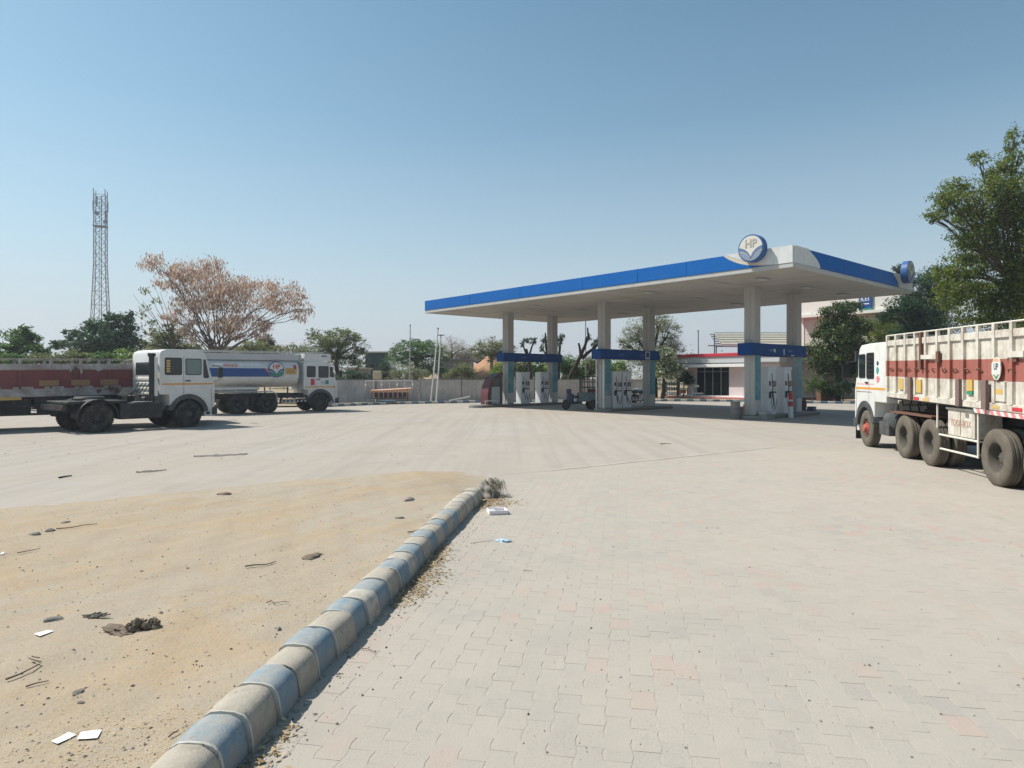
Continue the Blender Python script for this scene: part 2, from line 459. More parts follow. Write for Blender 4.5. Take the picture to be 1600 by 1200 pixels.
KERB = [(-1.52, 1.6), (-1.455, 2.5), (-1.397, 3.44), (-1.345, 3.93), (-1.285, 4.52), (-1.19, 5.17), (-1.11, 5.65), (-0.99, 6.66),
        (-0.885, 7.68), (-0.75, 8.71), (-0.565, 10.2), (-0.455, 10.9)]
def kerb_x(y):
    return float(np.interp(y, [p[1] for p in KERB], [p[0] for p in KERB]))
SEAM0, SEAM1 = Vector((-0.30, 13.42)), Vector((46.0, 46.0))
sd = (SEAM1 - SEAM0).normalized()
apron = grid_sheet('road', [(-70, -14), (-1.9, -14), (-1.72, 1.0)] + [(x - 0.15, y) for x, y in KERB] +
                   [(-0.42, 11.6), (SEAM0.x, SEAM0.y), (SEAM1.x, SEAM1.y), (46, 60), (-70, 60)], 0.0, M['apron'])
mb = MB()
pn = Vector((-sd.y, sd.x))
for i in range(2, 15):                   # cement strip along the edge of the paving, slightly broken
    a = SEAM0 + sd * (i * 0.62); b_ = a + sd * 0.60
    w = 0.05 + 0.03 * random.random()
    mb.add([(a.x - pn.x*w, a.y - pn.y*w, 0.005), (b_.x - pn.x*w, b_.y - pn.y*w, 0.005), (b_.x + pn.x*w, b_.y + pn.y*w, 0.005), (a.x + pn.x*w, a.y + pn.y*w, 0.005)], [(0, 1, 2, 3)])
tag(mb.build('road_edge_strip', M['edge'], flip=False), kind='structure')

# ---- sandy verge inside the kerb (real relief, feathering out on the road)
OUT = [(-20, 6.2), (-14, 7.3), (-10.5, 8.6), (-7.73, 10.1), (-6.63, 10.83), (-5.36, 11.8), (-4.27, 12.74), (-3.12, 13.57), (-2.04, 14.2), (-1.2, 14.05), (-0.62, 13.4), (-0.36, 12.5), (-0.2, 11.2)]
nx, ny = 190, 215
xs = np.concatenate([np.linspace(-15, -6.5, 60), np.linspace(-6.45, 0.0, 131)])
ys = np.concatenate([np.linspace(-1.5, 2.4, 25), np.linspace(2.45, 14.6, 205)])
X, Y = np.meshgrid(xs, ys)
ox = np.array([p[0] for p in OUT]); oy = np.array([p[1] for p in OUT])
seg_d = np.full(X.shape, 1e9)
for i in range(len(OUT) - 1):
    ax, ay, bx, by = ox[i], oy[i], ox[i+1], oy[i+1]
    t = np.clip(((X-ax)*(bx-ax)+(Y-ay)*(by-ay))/((bx-ax)**2+(by-ay)**2), 0, 1)
    seg_d = np.minimum(seg_d, np.hypot(X-ax-t*(bx-ax), Y-ay-t*(by-ay)))
inside = (Y < np.interp(X, ox, oy))
sdist = np.where(inside, seg_d, -seg_d)
def fnoise(X, Y, s, seed):
    r = np.random.default_rng(seed); out = np.zeros_like(X)
    for o in range(4):
        k = s * 2**o
        for _ in range(4):
            a = r.uniform(0, 2*np.pi); ph = r.uniform(0, 2*np.pi)
            out += np.sin((X*np.cos(a)+Y*np.sin(a))*k+ph) * 0.5**o * 0.25
    return out
st = np.clip((sdist + 0.06) / 1.5, 0, 1)
kd = np.interp(Y, [p[1] for p in KERB], [p[0] for p in KERB]) - X
Z = 0.155 * st*st*(3-2*st) * (0.72 + 0.28*np.exp(-kd/1.2)) + 0.017*fnoise(X, Y, 1.7, 3)*np.clip(st*2, 0, 1) + 0.010*fnoise(X, Y, 9, 5)*np.clip(st*3, 0, 1)
Z = np.where(sdist < -0.06, -0.03, Z + 0.006*fnoise(X, Y, 5, 8) * (st < 0.3))
vid = np.arange(X.size).reshape(X.shape)
quads = np.stack([vid[:-1, :-1], vid[:-1, 1:], vid[1:, 1:], vid[1:, :-1]], -1).reshape(-1, 4)
qx = X[:-1, :-1].ravel(); qy = Y[:-1, :-1].ravel(); qs = sdist[:-1, :-1].ravel()
kxs = np.interp(qy, [p[1] for p in KERB], [p[0] for p in KERB])
keep = (qs > -0.25) & ((qx < kxs - 0.10) | (qy > 11.0))
me = bpy.data.meshes.new('verge')
me.from_pydata(np.stack([X.ravel(), Y.ravel(), Z.ravel()], -1).tolist(), [], quads[keep].tolist())
me.materials.append(M['verge']); me.shade_smooth()
verge = bpy.data.objects.new('verge', me); COL.objects.link(verge); tag(verge, kind='structure')
def verge_z(x, y):
    i = int(np.clip(np.searchsorted(ys, y), 0, len(ys)-1)); j = int(np.clip(np.searchsorted(xs, x), 0, len(xs)-1))
    return max(0.0, float(Z[i, j]))
def vp(px, py):
    """photo pixel to a point on the verge surface"""
    p = gp(px, py, 0.13)
    for _ in range(4): p = gp(px, py, verge_z(p.x, p.y))
    return p

# ---- painted kerb beside the verge
def kerb_paint(name, col, worn, amt):
    m, n, b, out = new_mat(name)
    v = coords(n, 'World')
    c = mixc(n, nz(n, v, 5, 5), [x*0.85 for x in col], [x*1.12 for x in col])
    w = ramp(n, nz(n, v, 7, 9, 0.75, 0.4), [(0.60-0.22*amt, 0.0), (0.66, 0.85)])
    c = mixc(n, w, c, worn)
    w2 = ramp(n, nz(n, v, 26, 6, 0.7), [(0.6, 0.0), (0.68, 0.7)])
    c = mixc(n, w2, c, (0.15, 0.125, 0.10))
    gn = n.nodes.new('ShaderNodeNewGeometry'); sx = n.nodes.new('ShaderNodeSeparateXYZ'); n.links.new(gn.outputs['Normal'], sx.inputs[0])
    du = math_(n, 'MULTIPLY', ramp(n, sx.outputs['Z'], [(0.70, 0.0), (0.98, 0.6)]), ramp(n, nz(n, v, 11, 7, 0.75), [(0.36, 0.15), (0.62, 1.0)]))
    c = mixc(n, du, c, (0.40, 0.35, 0.285))                    # dust lying on the level top
    lo = n.nodes.new('ShaderNodeSeparateXYZ'); n.links.new(v, lo.inputs[0])
    sp = math_(n, 'MULTIPLY', ramp(n, lo.outputs['Z'], [(0.02, 0.75), (0.13, 0.0)]), ramp(n, nz(n, v, 8, 7, 0.75), [(0.35, 0.2), (0.6, 1.0)]))
    c = mixc(n, sp, c, (0.30, 0.25, 0.20))                     # mud splash along the foot
    n.links.new(c, b.inputs['Base Color']); b.inputs['Roughness'].default_value = 0.85
    b.inputs['Specular IOR Level'].default_value = 0.2
    bump(n, b, math_(n, 'ADD', nz(n, v, 14, 7, 0.7), math_(n, 'MULTIPLY', nz(n, v, 90, 3), 0.3)), 0.5, 0.015)
    return m
M['kerb_blue'] = kerb_paint('kerb_blue', (0.175, 0.262, 0.325), (0.31, 0.295, 0.265), 0.75)
M['kerb_grey'] = kerb_paint('kerb_grey', (0.40, 0.36, 0.30), (0.27, 0.235, 0.19), 0.7)
M['kerb_white'] = kerb_paint('kerb_white', (0.47, 0.44, 0.39), (0.28, 0.24, 0.19), 0.6)
M['mortar'] = kerb_paint('mortar', (0.5, 0.485, 0.45), (0.38, 0.36, 0.32), 0.4)
kerb = tag(empty('kerb', (0, 0, 0)), kind='structure')
PROF = [(0.012, -0.03), (0.004, 0.06), (-0.008, 0.125), (-0.022, 0.165), (-0.05, 0.194), (-0.10, 0.208), (-0.17, 0.211), (-0.225, 0.204), (-0.262, 0.18), (-0.275, 0.13), (-0.28, -0.03)]
def kerb_frame(y):
    x = kerb_x(y); x2 = kerb_x(y + 0.05)
    d = Vector((x2 - x, 0.05, 0)).normalized()
    return Vector((x, y, 0)), d, Vector((d.y, -d.x, 0))
def kerb_piece(name, y0, y1, m, grow=0.0, jit=0.0, seg=4):
    mb = MB(); npf = len(PROF); vs_, fs = [], []
    dx, dz, tw = random.uniform(-jit, jit), random.uniform(-jit*0.6, jit*0.6), random.uniform(-jit, jit)
    for k in range(seg + 1):
        t = k / seg; y = y0 + (y1 - y0) * t
        p, d, nrm = kerb_frame(y)
        e = 0.006 if (k in (0, seg) and not grow) else 0.0
        for q, (a, h0) in enumerate(PROF):
            h = h0
            aa = a + (e if a < -0.14 else -e) + (grow if a > -0.14 else -grow) + dx + tw*(t-0.5) + random.uniform(-1, 1)*jit*0.25
            if not grow and k in (0, seg) and h > 0.15 and random.random() < 0.22: aa += random.uniform(-0.012, 0.0) * (1 if a > -0.14 else -1); h = h - random.uniform(0.004, 0.016)
            hh = h + (-e if h > 0 else 0) + (grow if h > 0.1 else 0) + dz + random.uniform(-1, 1)*jit*0.25
            w = p + nrm * aa
            vs_.append((w.x, w.y, hh))
    for k in range(seg):
        for q in range(npf - 1):
            fs.append((k*npf+q, k*npf+q+1, (k+1)*npf+q+1, (k+1)*npf+q))
    fs.append(tuple(range(npf))); fs.append(tuple(seg*npf + q for q in reversed(range(npf))))
    mb.add(vs_, fs)
    return mb.build(name, m, kerb, smooth=True, angle=50)
ycuts = [1.7, 2.0, 2.3, 2.62, 2.95, 3.26, 3.556, 3.886, 4.16, 4.457, 4.77, 5.10, 5.39, 5.63, 5.93]
while ycuts[-1] < 10.75: ycuts.append(ycuts[-1] + random.uniform(0.285, 0.325))
for i in range(len(ycuts) - 1):
    blue = (i % 2 == 1)                     # the stone from 3.26 on is blue
    m = M['kerb_blue'] if blue else (M['kerb_white'] if i in (12, 16) else M['kerb_grey'])
    if i > 24: m = M['kerb_grey'] if blue else M['kerb_white']
    kerb_piece('kerb_stone', ycuts[i] + random.uniform(0.002, 0.008), ycuts[i+1] - random.uniform(0.002, 0.008), m, 0.0, 0.011, 7)
    if i not in (8, 13, 22, 25):
        kerb_piece('mortar_joint', ycuts[i] - random.uniform(0.005, 0.009), ycuts[i] + random.uniform(0.005, 0.010), M['mortar'], 0.003, 0.001, 1)

# broken lump of concrete and roots closing the kerb
mb = MB()
bm = bmesh.new(); bmesh.ops.create_icosphere(bm, subdivisions=4, radius=1.0)
for v in bm.verts:
    c = v.co.copy(); k = 1 + 0.16*math.sin(5*c.x+2)*math.cos(4*c.y) + 0.10*math.sin(11*c.z+3*c.x) + random.uniform(-0.05, 0.05)
    v.co = Vector((c.x*0.17*k, c.y*0.42*k, max(-0.03, c.z*0.235*k)))
me = bpy.data.meshes.new('concrete_lump'); bm.to_mesh(me); bm.free(); me.materials.append(M['stone']); me.shade_smooth()
lump = bpy.data.objects.new('concrete_lump', me); COL.objects.link(lump); lump.location = (-0.45, 11.30, 0.0)
tag(lump, 'rough broken lump of concrete and earth at the far end of the painted kerb', 'rubble')

# ---- block paving: individual pavers near the camera, the rest joined
PW, PL = 0.150, 0.230
pa = R(9.5)
eL, eW = Vector((math.sin(pa), math.cos(pa))), Vector((math.cos(pa), -math.sin(pa)))
def paver_mat():
    m, n, b, out = new_mat('paver')
    v = coords(n, 'World')
    g = n.nodes.new('ShaderNodeNewGeometry'); oi = n.nodes.new('ShaderNodeObjectInfo')
    rnd = math_(n, 'FRACT', math_(n, 'ADD', g.outputs['Random Per Island'], oi.outputs['Random']))
    c = ramp(n, rnd, [(0.0, (0.33, 0.305, 0.265)), (0.40, (0.38, 0.35, 0.305)), (0.62, (0.355, 0.325, 0.285)), (0.80, (0.295, 0.285, 0.265)), (0.90, (0.37, 0.34, 0.295)), (0.93, (0.43, 0.285, 0.245)), (1.0, (0.40, 0.27, 0.235))])
    dust = ramp(n, nz(n, v, 0.42, 6, 0.65, 0.7), [(0.34, 0.55), (0.56, 0.97)])
    fine = ramp(n, nz(n, v, 7, 6, 0.7), [(0.35, 0.0), (0.65, 0.16)])
    dust = math_(n, 'SUBTRACT', dust, fine, True)
    c = mixc(n, dust, c, (0.398, 0.352, 0.302))
    c = mixc(n, ramp(n, nz(n, v, 1.6, 7, 0.7, 0.5), [(0.5, 0.0), (0.75, 0.4)]), c, (0.31, 0.285, 0.25))
    p = ramp(n, nz(n, v, 62, 5, 0.7), [(0.54, 0.0), (0.66, 1.0)])
    p = math_(n, 'MULTIPLY', p, ramp(n, nz(n, v, 2.3, 6, 0.75), [(0.40, 0.0), (0.60, 0.8)]))
    rnd2 = math_(n, 'FRACT', math_(n, 'MULTIPLY', rnd, 7.31))
    p = math_(n, 'MULTIPLY', p, ramp(n, rnd2, [(0.35, 0.12), (0.6, 1.0)]))
    c = mixc(n, p, c, (0.20, 0.18, 0.155))
    c = mixc(n, ramp(n, nz(n, v, 0.16, 5, 0.6, 1.0), [(0.48, 0.0), (0.66, 0.35)]), c, (0.30, 0.275, 0.245))
    n.links.new(c, b.inputs['Base Color']); b.inputs['Roughness'].default_value = 0.93
    b.inputs['Specular IOR Level'].default_value = 0.15
    bump(n, b, math_(n, 'ADD', nz(n, v, 60, 5, 0.7), nz(n, v, 9, 5)), 0.3, 0.012)
    return m
M['paver'] = paver_mat()
def paver_outline(gap):
    amp = 0.009; pts = []
    N = 4
    hw, hl = PW/2 - gap, PL/2 - gap
    wave = [0, amp, 0, -amp, 0]
    right = [(hw + wave[k], -hl + 2*hl*k/N) for k in range(N + 1)]
    left = [(-hw + wave[k], -hl + 2*hl*k/N) for k in range(N + 1)]
    return right + left[::-1]
GAP = 0.0004
pol = paver_outline(GAP); inn = paver_outline(GAP + 0.0015); npv = len(pol)
pv_v = [(x, y, -0.02) for x, y in pol] + [(x, y, -0.0006) for x, y in pol] + [(x, y, 0.0) for x, y in inn]
pv_f = [(i, (i+1) % npv, (i+1) % npv + npv, i + npv) for i in range(npv)] + [(i + npv, (i+1) % npv + npv, (i+1) % npv + 2*npv, i + 2*npv) for i in range(npv)]
pv_f += [tuple(range(2*npv, 3*npv))]
cells = []
for i in range(-20, 155):
    for j in range(-5, 140):
        c = eW * (i * PW) + eL * ((j + (0.5 if i % 2 else 0.0)) * PL) + Vector((-1.2, 1.2))
        if c.y < 2.2 or c.y > 26 or abs(c.x) > 0.79*c.y + 0.5 or c.x < kerb_x(min(c.y, 10.9)) + 0.10 - (0 if c.y < 11 else (c.y-11)*0.1): continue
        if (c - SEAM0).dot(pn) > -0.10: continue
        if c.y > 11 and c.x < -0.25: continue
        cells.append((c.length, c.x, c.y))
cells.sort()
paving = tag(empty('pavement', (0, 0, 0)), kind='structure')
pme = bpy.data.meshes.new('paver'); pme.from_pydata(pv_v, [], pv_f); pme.materials.append(M['paver'])
def seen(c): return c[2] > 3.3 and abs(c[1]) < 0.775*c[2]
vis = [c for c in cells if seen(c)][:300]; vset = set(vis)
for d, x, y in vis:
    o = bpy.data.objects.new('paver', pme); COL.objects.link(o); o.parent = paving
    o.location = (x, y, random.uniform(-0.0009, 0.0007)); o.rotation_euler = (random.uniform(-1, 1)*0.006, random.uniform(-1, 1)*0.006, -pa + random.uniform(-1, 1)*0.008)
rest = np.array([(x, y, random.uniform(-0.0009, 0.0007), -pa + random.uniform(-1, 1)*0.008) for d, x, y in cells if (d, x, y) not in vset])
V0 = np.array(pv_v); ca, sa = np.cos(rest[:, 3])[:, None], np.sin(rest[:, 3])[:, None]
VX = V0[None, :, 0]*ca - V0[None, :, 1]*sa + rest[:, 0:1]; VY = V0[None, :, 0]*sa + V0[None, :, 1]*ca + rest[:, 1:2]; VZ = V0[None, :, 2] + rest[:, 2:3]
allv = np.stack([VX, VY, VZ], -1).reshape(-1, 3)
allf = [tuple(i + k*3*npv for i in f) for k in range(len(rest)) for f in pv_f]
me = bpy.data.meshes.new('pavers'); me.from_pydata(allv.tolist(), [], allf); me.materials.append(M['paver'])
o = bpy.data.objects.new('pavers', me); COL.objects.link(o); o.parent = paving; tag(o, kind='stuff')

# ---- far kerb, planting strip and boundary wall
FK = [(-34, 39.5), (-22, 41.4), (-12, 43.6), (-9.6, 46.8), (-7.6, 48.2), (-2, 51), (5, 52.6), (12.3, 53.4), (18, 52.4), (21, 49.6), (25, 48.6), (38, 46.5)]
def along(poly, step):
    pts = [Vector(p) for p in poly]; out = []; carry = 0.0
    for a, b in zip(pts, pts[1:]):
        L = (b - a).length; d = (b - a) / L; t = carry
        while t < L: out.append((a + d*t, d)); t += step
        carry = t - L
    return out
M['fk_blue'] = mat('far_kerb_blue', (0.085, 0.165, 0.22), 0.85, var=0.2, dirt=(0.27, 0.26, 0.24), damt=0.5)
M['fk_white'] = mat('far_kerb_white', (0.5, 0.48, 0.44), 0.85, var=0.15, dirt=(0.3, 0.26, 0.2), damt=0.5)
fk = tag(empty('kerb', (0, 0, 0)), kind='structure')
for i, (p, d) in enumerate(along(FK, 0.5)):
    if p.x < -13.5 or p.x > 27: continue
    if -9.0 < p.x < -8.2: continue
    nrm = Vector((-d.y, d.x)); mb = MB()
    h = 0.17 + random.uniform(-0.015, 0.015)
    mb.obox((p.x + nrm.x*0.1, p.y + nrm.y*0.1, h/2 - 0.02), (d.x*0.245, d.y*0.245, 0), (nrm.x*0.1, nrm.y*0.1, 0), (0, 0, h/2 + 0.02))
    mb.build('kerb_stone', M['fk_blue'] if i % 2 else M['fk_white'], fk, bevel=0.02, seg=1)
strip = [(x, y + 0.15) for x, y in FK]
tag(grid_sheet('planting_strip', strip + [(60, 50), (60, 85), (-70, 85), (-70, 43)], 0.09, M['soil']), kind='structure')
WALL = [(-13.4, 49.3), (-2, 53.5), (5.5, 55.6), (15.0, 58.2)]
wl = empty('boundary_wall', (0, 0, 0), 0, 'long stained grey concrete boundary wall behind the far painted kerb', 'wall')
for p, d in along(WALL, 3.35):
    q = p + d*3.31
    if q.x > 15.2: continue
    nrm = Vector((-d.y, d.x)); h = 1.68 + random.uniform(-0.03, 0.03); mid = (p + q)/2
    MB().obox((mid.x, mid.y, h/2 + 0.03), (d.x*1.63, d.y*1.63, 0), (nrm.x*0.06, nrm.y*0.06, 0), (0, 0, h/2)).build('wall_panel', M['wall'], wl, bevel=0.012, seg=1)
    MB().obox((p.x, p.y, 0.86), (d.x*0.022, d.y*0.022, 0), (nrm.x*0.05, nrm.y*0.05, 0), (0, 0, 0.82)).build('wall_joint', M['coping'], wl)
    MB().obox((mid.x, mid.y, h + 0.06), (d.x*1.64, d.y*1.64, 0), (nrm.x*0.085, nrm.y*0.085, 0), (0, 0, 0.028)).build('coping', M['coping'], wl, bevel=0.008, seg=1)
# wall carries on behind the parked trucks, hidden by scrub
# ================================================================ FILLING STATION CANOPY
AX, AY, TH = 10.772, 25.633, 0.721
CL, CW, SOF, TOP = 25.05, 12.66, 6.2, 7.0
# local frame: x = v (short side, away to the right), y = u (long side, away to the left)
can = empty('canopy', (AX, AY, 0), TH, 'large flat filling station canopy with a blue and white fascia on six grey columns', 'canopy')

def emblem(parent, name, R0, T, face, ring, petal, letter, txt='HP'):
    """round company emblem built in the local xz plane facing -y, centre at origin"""
    root = MB().lathe([(0, 0), (R0*0.985, 0), (R0, 0.012), (R0, T-0.01), (R0*0.97, T), (0, T)], 48, 'y').build(name, ring, parent, smooth=True, angle=30)
    MB().lathe([(0, -0.008), (R0*0.90, -0.008), (R0*0.90, 0.0)], 48, 'y').build('face_disc', face, root)
    def bez(p0, p1, p2, k=9):
        return [((1-t)**2*p0[0]+2*t*(1-t)*p1[0]+t*t*p2[0], (1-t)**2*p0[1]+2*t*(1-t)*p1[1]+t*t*p2[1]) for t in [i/k for i in range(k+1)]]
    r = R0*0.90
    for s in (-1, 1):
        arc = lambda a0, a1, k=8: [(s*r*math.cos(R(a0+(a1-a0)*i/k)), r*math.sin(R(a0+(a1-a0)*i/k))) for i in range(k+1)]
        b1 = bez((s*0.02*R0, -0.60*R0), (s*0.25*R0, -0.02*R0), (s*r*math.cos(R(7)), r*math.sin(R(7))))
        b2 = bez((s*r*math.cos(R(-9)), r*math.sin(R(-9))), (s*0.33*R0, -0.14*R0), (s*0.02*R0, -0.78*R0))
        MB().prism(b1 + arc(7, -9)[1:-1] + b2, -0.02, -0.009).build('petal', petal[0], root)
        b3 = bez((s*0.02*R0, -0.80*R0), (s*0.33*R0, -0.22*R0), (s*r*math.cos(R(-14)), r*math.sin(R(-14))))
        MB().prism(b3 + arc(-14, -88)[1:], -0.018, -0.009).build('petal', petal[1], root)
    t = text('lettering', txt, R0*0.82, letter, root, (0, -0.012, R0*0.33), (R(90), 0, 0), 0.012, R0*0.012, sx=0.92)
    return root

# roof deck and soffit panels
MB().box(0.06, CW-0.06, 0.06, CL-0.06, SOF+0.10, TOP-0.25).build('roof_deck', M['trim_grey'], can)
nsp = 12
for i in range(nsp):
    y0, y1 = 0.07 + (CL-0.14)*i/nsp, 0.07 + (CL-0.14)*(i+1)/nsp
    for j in range(4):
        x0, x1 = 0.07 + (CW-0.14)*j/4, 0.07 + (CW-0.14)*(j+1)/4
        MB().box(x0+0.02, x1-0.02, y0+0.02, y1-0.02, SOF+0.012+random.uniform(-0.008, 0.008), SOF+0.07).build('soffit_panel', M['soffit'], can)
for (x, y) in [(2.2, 2.4), (6.3, 2.4), (10.4, 2.4), (2.2, 8.4), (6.3, 8.4), (10.4, 8.4), (2.2, 16.8), (6.3, 16.8), (10.4, 16.8), (6.3, 22.6)]:
    l = MB().box(x-0.34, x+0.34, y-0.20, y+0.20, SOF-0.035, SOF+0.006).build('ceiling_light', M['disp_grey'], can, bevel=0.01, seg=1)
    MB().box(x-0.29, x+0.29, y-0.15, y+0.15, SOF-0.041, SOF-0.034).build('lens', M['shop_grey'], l)
# trim along the lower edge
TR = 0.17
for nm, a in (('edge_trim', (-0.02, 0.05, -0.02, CL+0.02)), ('edge_trim', (0.05, CW+0.02, -0.02, 0.05)), ('edge_trim', (CW-0.05, CW+0.02, 0.05, CL+0.02)), ('edge_trim', (0.05, CW-0.05, CL-0.05, CL+0.02))):
    MB().box(a[0], a[1], a[2], a[3], SOF-0.01, SOF+TR).build(nm, M['trim_grey'], can, bevel=0.01, seg=1)
# fascia on the long side (plane x = 0) : panels between seams; blue up to the swoosh, then white to the corner
zb, zt = SOF + TR + 0.002, TOP
def curve(y_top, y_bot, k=12, pw=2.0):
    return [(y_top + (y_bot - y_top) * ((1 - (1 - i/k)**pw)), zt - (zt - zb) * i/k) for i in range(k+1)]
seams = [CL, 20.2, 15.6, 10.9, 7.4, 4.75]
for a, b_ in zip(seams, seams[1:]):
    MB().box(-0.045, 0.05, b_+0.008, a-0.008, zb, zt).build('fascia_panel', M['hp_blue'], can, bevel=0.006, seg=1)
# curved end of the blue: from y=3.55 at the top to y=1.75 at the bottom
ct = [(2.95 - 1.45*(i/14)**1.0 - 0.75*(i/14)**2.2, zt - (zt-zb)*math.sin(math.pi/2*i/14)**0.9) for i in range(15)]
MB().prism([(4.75-0.008, zt)] + ct + [(4.75-0.008, zb)], -0.045, 0.05, 'yz').build('fascia_panel', M['hp_blue'], can)
ct2 = [(y-0.16-0.30*math.sin(math.pi*i/14), z) for i, (y, z) in enumerate(ct)]
MB().prism([p for p in ct] + ct2[::-1], -0.03, 0.05, 'yz').build('swoosh', M['fascia_cream'], can)
MB().prism(ct2 + [(0.0, zb), (0.0, zt+0.035), (ct2[0][0], zt+0.035)], -0.04, 0.05, 'yz').build('fascia_panel', M['fascia_white'], can)
# short side (plane y = 0)
cv = [(1.35 + 0.95*(1-math.cos(math.pi/2*i/12)) , zt - (zt-zb)*math.sin(math.pi/2*i/12)) for i in range(13)]
cv = [(1.25 + 1.0*math.sin(math.pi/2*i/12), zt - (zt-zb)*(i/12)) for i in range(13)]
MB().prism([(0.05, zb), (0.05, zt+0.035)] + [(1.25, zt+0.035)] + cv, -0.04, 0.05, 'xz').build('fascia_panel', M['fascia_white'], can)
ce = [(10.1 + 0.75*math.sin(math.pi/2*i/12)**1.2, zt - (zt-zb)*(i/12)) for i in range(13)]
for a, b_ in ((None, 4.6), (4.6, 7.6), (7.6, None)):
    L_ = cv if a is None else [(a+0.008, zt), (a+0.008, zb)]
    R_ = ce if b_ is None else [(b_-0.008, zt), (b_-0.008, zb)]
    MB().prism(L_ + R_[::-1], -0.045, 0.05, 'xz').build('fascia_panel', M['hp_blue'], can)
ce2 = [(x+0.14+0.22*math.sin(math.pi*i/12), z) for i, (x, z) in enumerate(ce)]
MB().prism(ce + ce2[::-1], -0.03, 0.05, 'xz').build('swoosh', M['fascia_cream'], can)
MB().prism(ce2 + [(CW+0.05, zb), (CW+0.05, zt+0.03), (ce2[0][0], zt+0.03)], -0.04, 0.05, 'xz').build('fascia_panel', M['fascia_white'], can)
# far sides
MB().box(CW-0.05, CW+0.045, 0.06, CL+0.045, zb, zt).build('fascia_panel', M['hp_blue'], can)
MB().box(0.06, CW-0.06, CL-0.05, CL+0.045, zb, zt).build('fascia_panel', M['hp_blue'], can)
# emblems on drums
pets = (mat('emblem_blue', (0.10, 0.17, 0.30), 0.5, var=0.1), mat('emblem_grey', (0.21, 0.26, 0.33), 0.5, var=0.1))
M['emblem_ring'] = mat('emblem_ring', (0.03, 0.10, 0.28), 0.45, var=0.1)
M['emblem_face'] = mat('emblem_face', (0.60, 0.57, 0.50), 0.55, var=0.05)
M['emblem_letter'] = mat('emblem_letter', (0.42, 0.395, 0.36), 0.55, var=0.05)
e = emblem(can, 'emblem', 0.55, 0.30, M['emblem_face'], M['emblem_ring'], pets, M['emblem_letter'])
e.location = (-0.36, 1.55, 7.09); e.rotation_euler = (0, 0, R(-90))
e = emblem(can, 'emblem', 0.55, 0.30, M['emblem_face'], M['emblem_ring'], pets, M['emblem_letter'])
e.location = (11.55, -0.36, 7.15)

# columns, claddings and blue header boards
COLS_U = [4.03, 13.15, 21.55]; COLS_V = [4.255, 8.405]
CS = 0.27
for u in COLS_U:
    for v in COLS_V:
        c = MB().box(v-CS, v+CS, u-CS, u+CS, 0.18, SOF+0.012).build('column', M['column'], can, bevel=0.015, seg=1)
        MB().box(v-CS-0.03, v-CS-0.003, u-0.02, u+0.02, 0.2, SOF).build('cable_channel', M['trim_grey'], c)
        for k, (z0, z1) in enumerate(((0.9, 1.55), (1.56, 2.2), (2.21, 2.95))):
            MB().box(v-CS+0.02, v+CS-0.02, u-CS-0.022, u-CS-0.003, z0, z1).build('cladding', M['cladding'], c)
        MB().box(v-CS+0.02, v+CS-0.02, u-CS-0.018, u-CS-0.003, 0.22, 0.89).build('cladding', M['trim_grey'], c)
    hb = MB().box(COLS_V[0]-CS-0.42, COLS_V[1]+CS+0.34, u-CS-0.10, u-CS-0.035, 2.98, 3.55).build('header_board', M['header_blue'], can, bevel=0.01, seg=1)
    MB().box(COLS_V[0]-CS-0.42, COLS_V[1]+CS+0.34, u+CS+0.035, u+CS+0.10, 2.98, 3.55).build('header_board', M['header_blue'], can, bevel=0.01, seg=1)
    MB().box(COLS_V[0]-CS-0.42, COLS_V[0]-CS-0.035, u-CS-0.03, u+CS+0.03, 2.98, 3.55).build('header_board', M['header_blue'], can, bevel=0.01, seg=1)
    for vx in (5.35, 7.25):
        MB().box(vx-0.22, vx+0.22, u-CS-0.106, u-CS-0.101, 3.2, 3.3).build('header_print', M['tank_blue'], hb)
    if u == 13.15:
        fr = MB()
        fr.box(7.55, 7.62, u-CS-0.125, u-CS-0.104, 3.02, 3.5); fr.box(7.92, 7.99, u-CS-0.125, u-CS-0.104, 3.02, 3.5)
        fr.box(7.62, 7.92, u-CS-0.125, u-CS-0.104, 3.43, 3.5); fr.box(7.62, 7.92, u-CS-0.125, u-CS-0.104, 3.02, 3.14)
        fr.build('notice_frame', M['steel'], hb)
    if u == 4.03:      # print peeled off in patches
        for (x0, x1, z0, z1, k) in ((5.55, 5.8, 3.12, 3.34, 5), (6.55, 6.68, 3.0, 3.4, 6), (7.2, 7.75, 2.995, 3.07, 7)):
            pl = [((x0+x1)/2 + (x1-x0)/2*math.cos(2*math.pi*i/9)*random.uniform(0.55, 1.1), (z0+z1)/2 + (z1-z0)/2*math.sin(2*math.pi*i/9)*random.uniform(0.6, 1.1)) for i in range(9)]
            MB().prism(pl, u-CS-0.104, u-CS-0.1005, 'xz').build('peeled_patch', M['shop_grey'], hb)

def cpt(v, u, z=0.0):
    """canopy-local point to world"""
    return Vector((AX + v*math.cos(TH) - u*math.sin(TH), AY + v*math.sin(TH) + u*math.cos(TH), z))

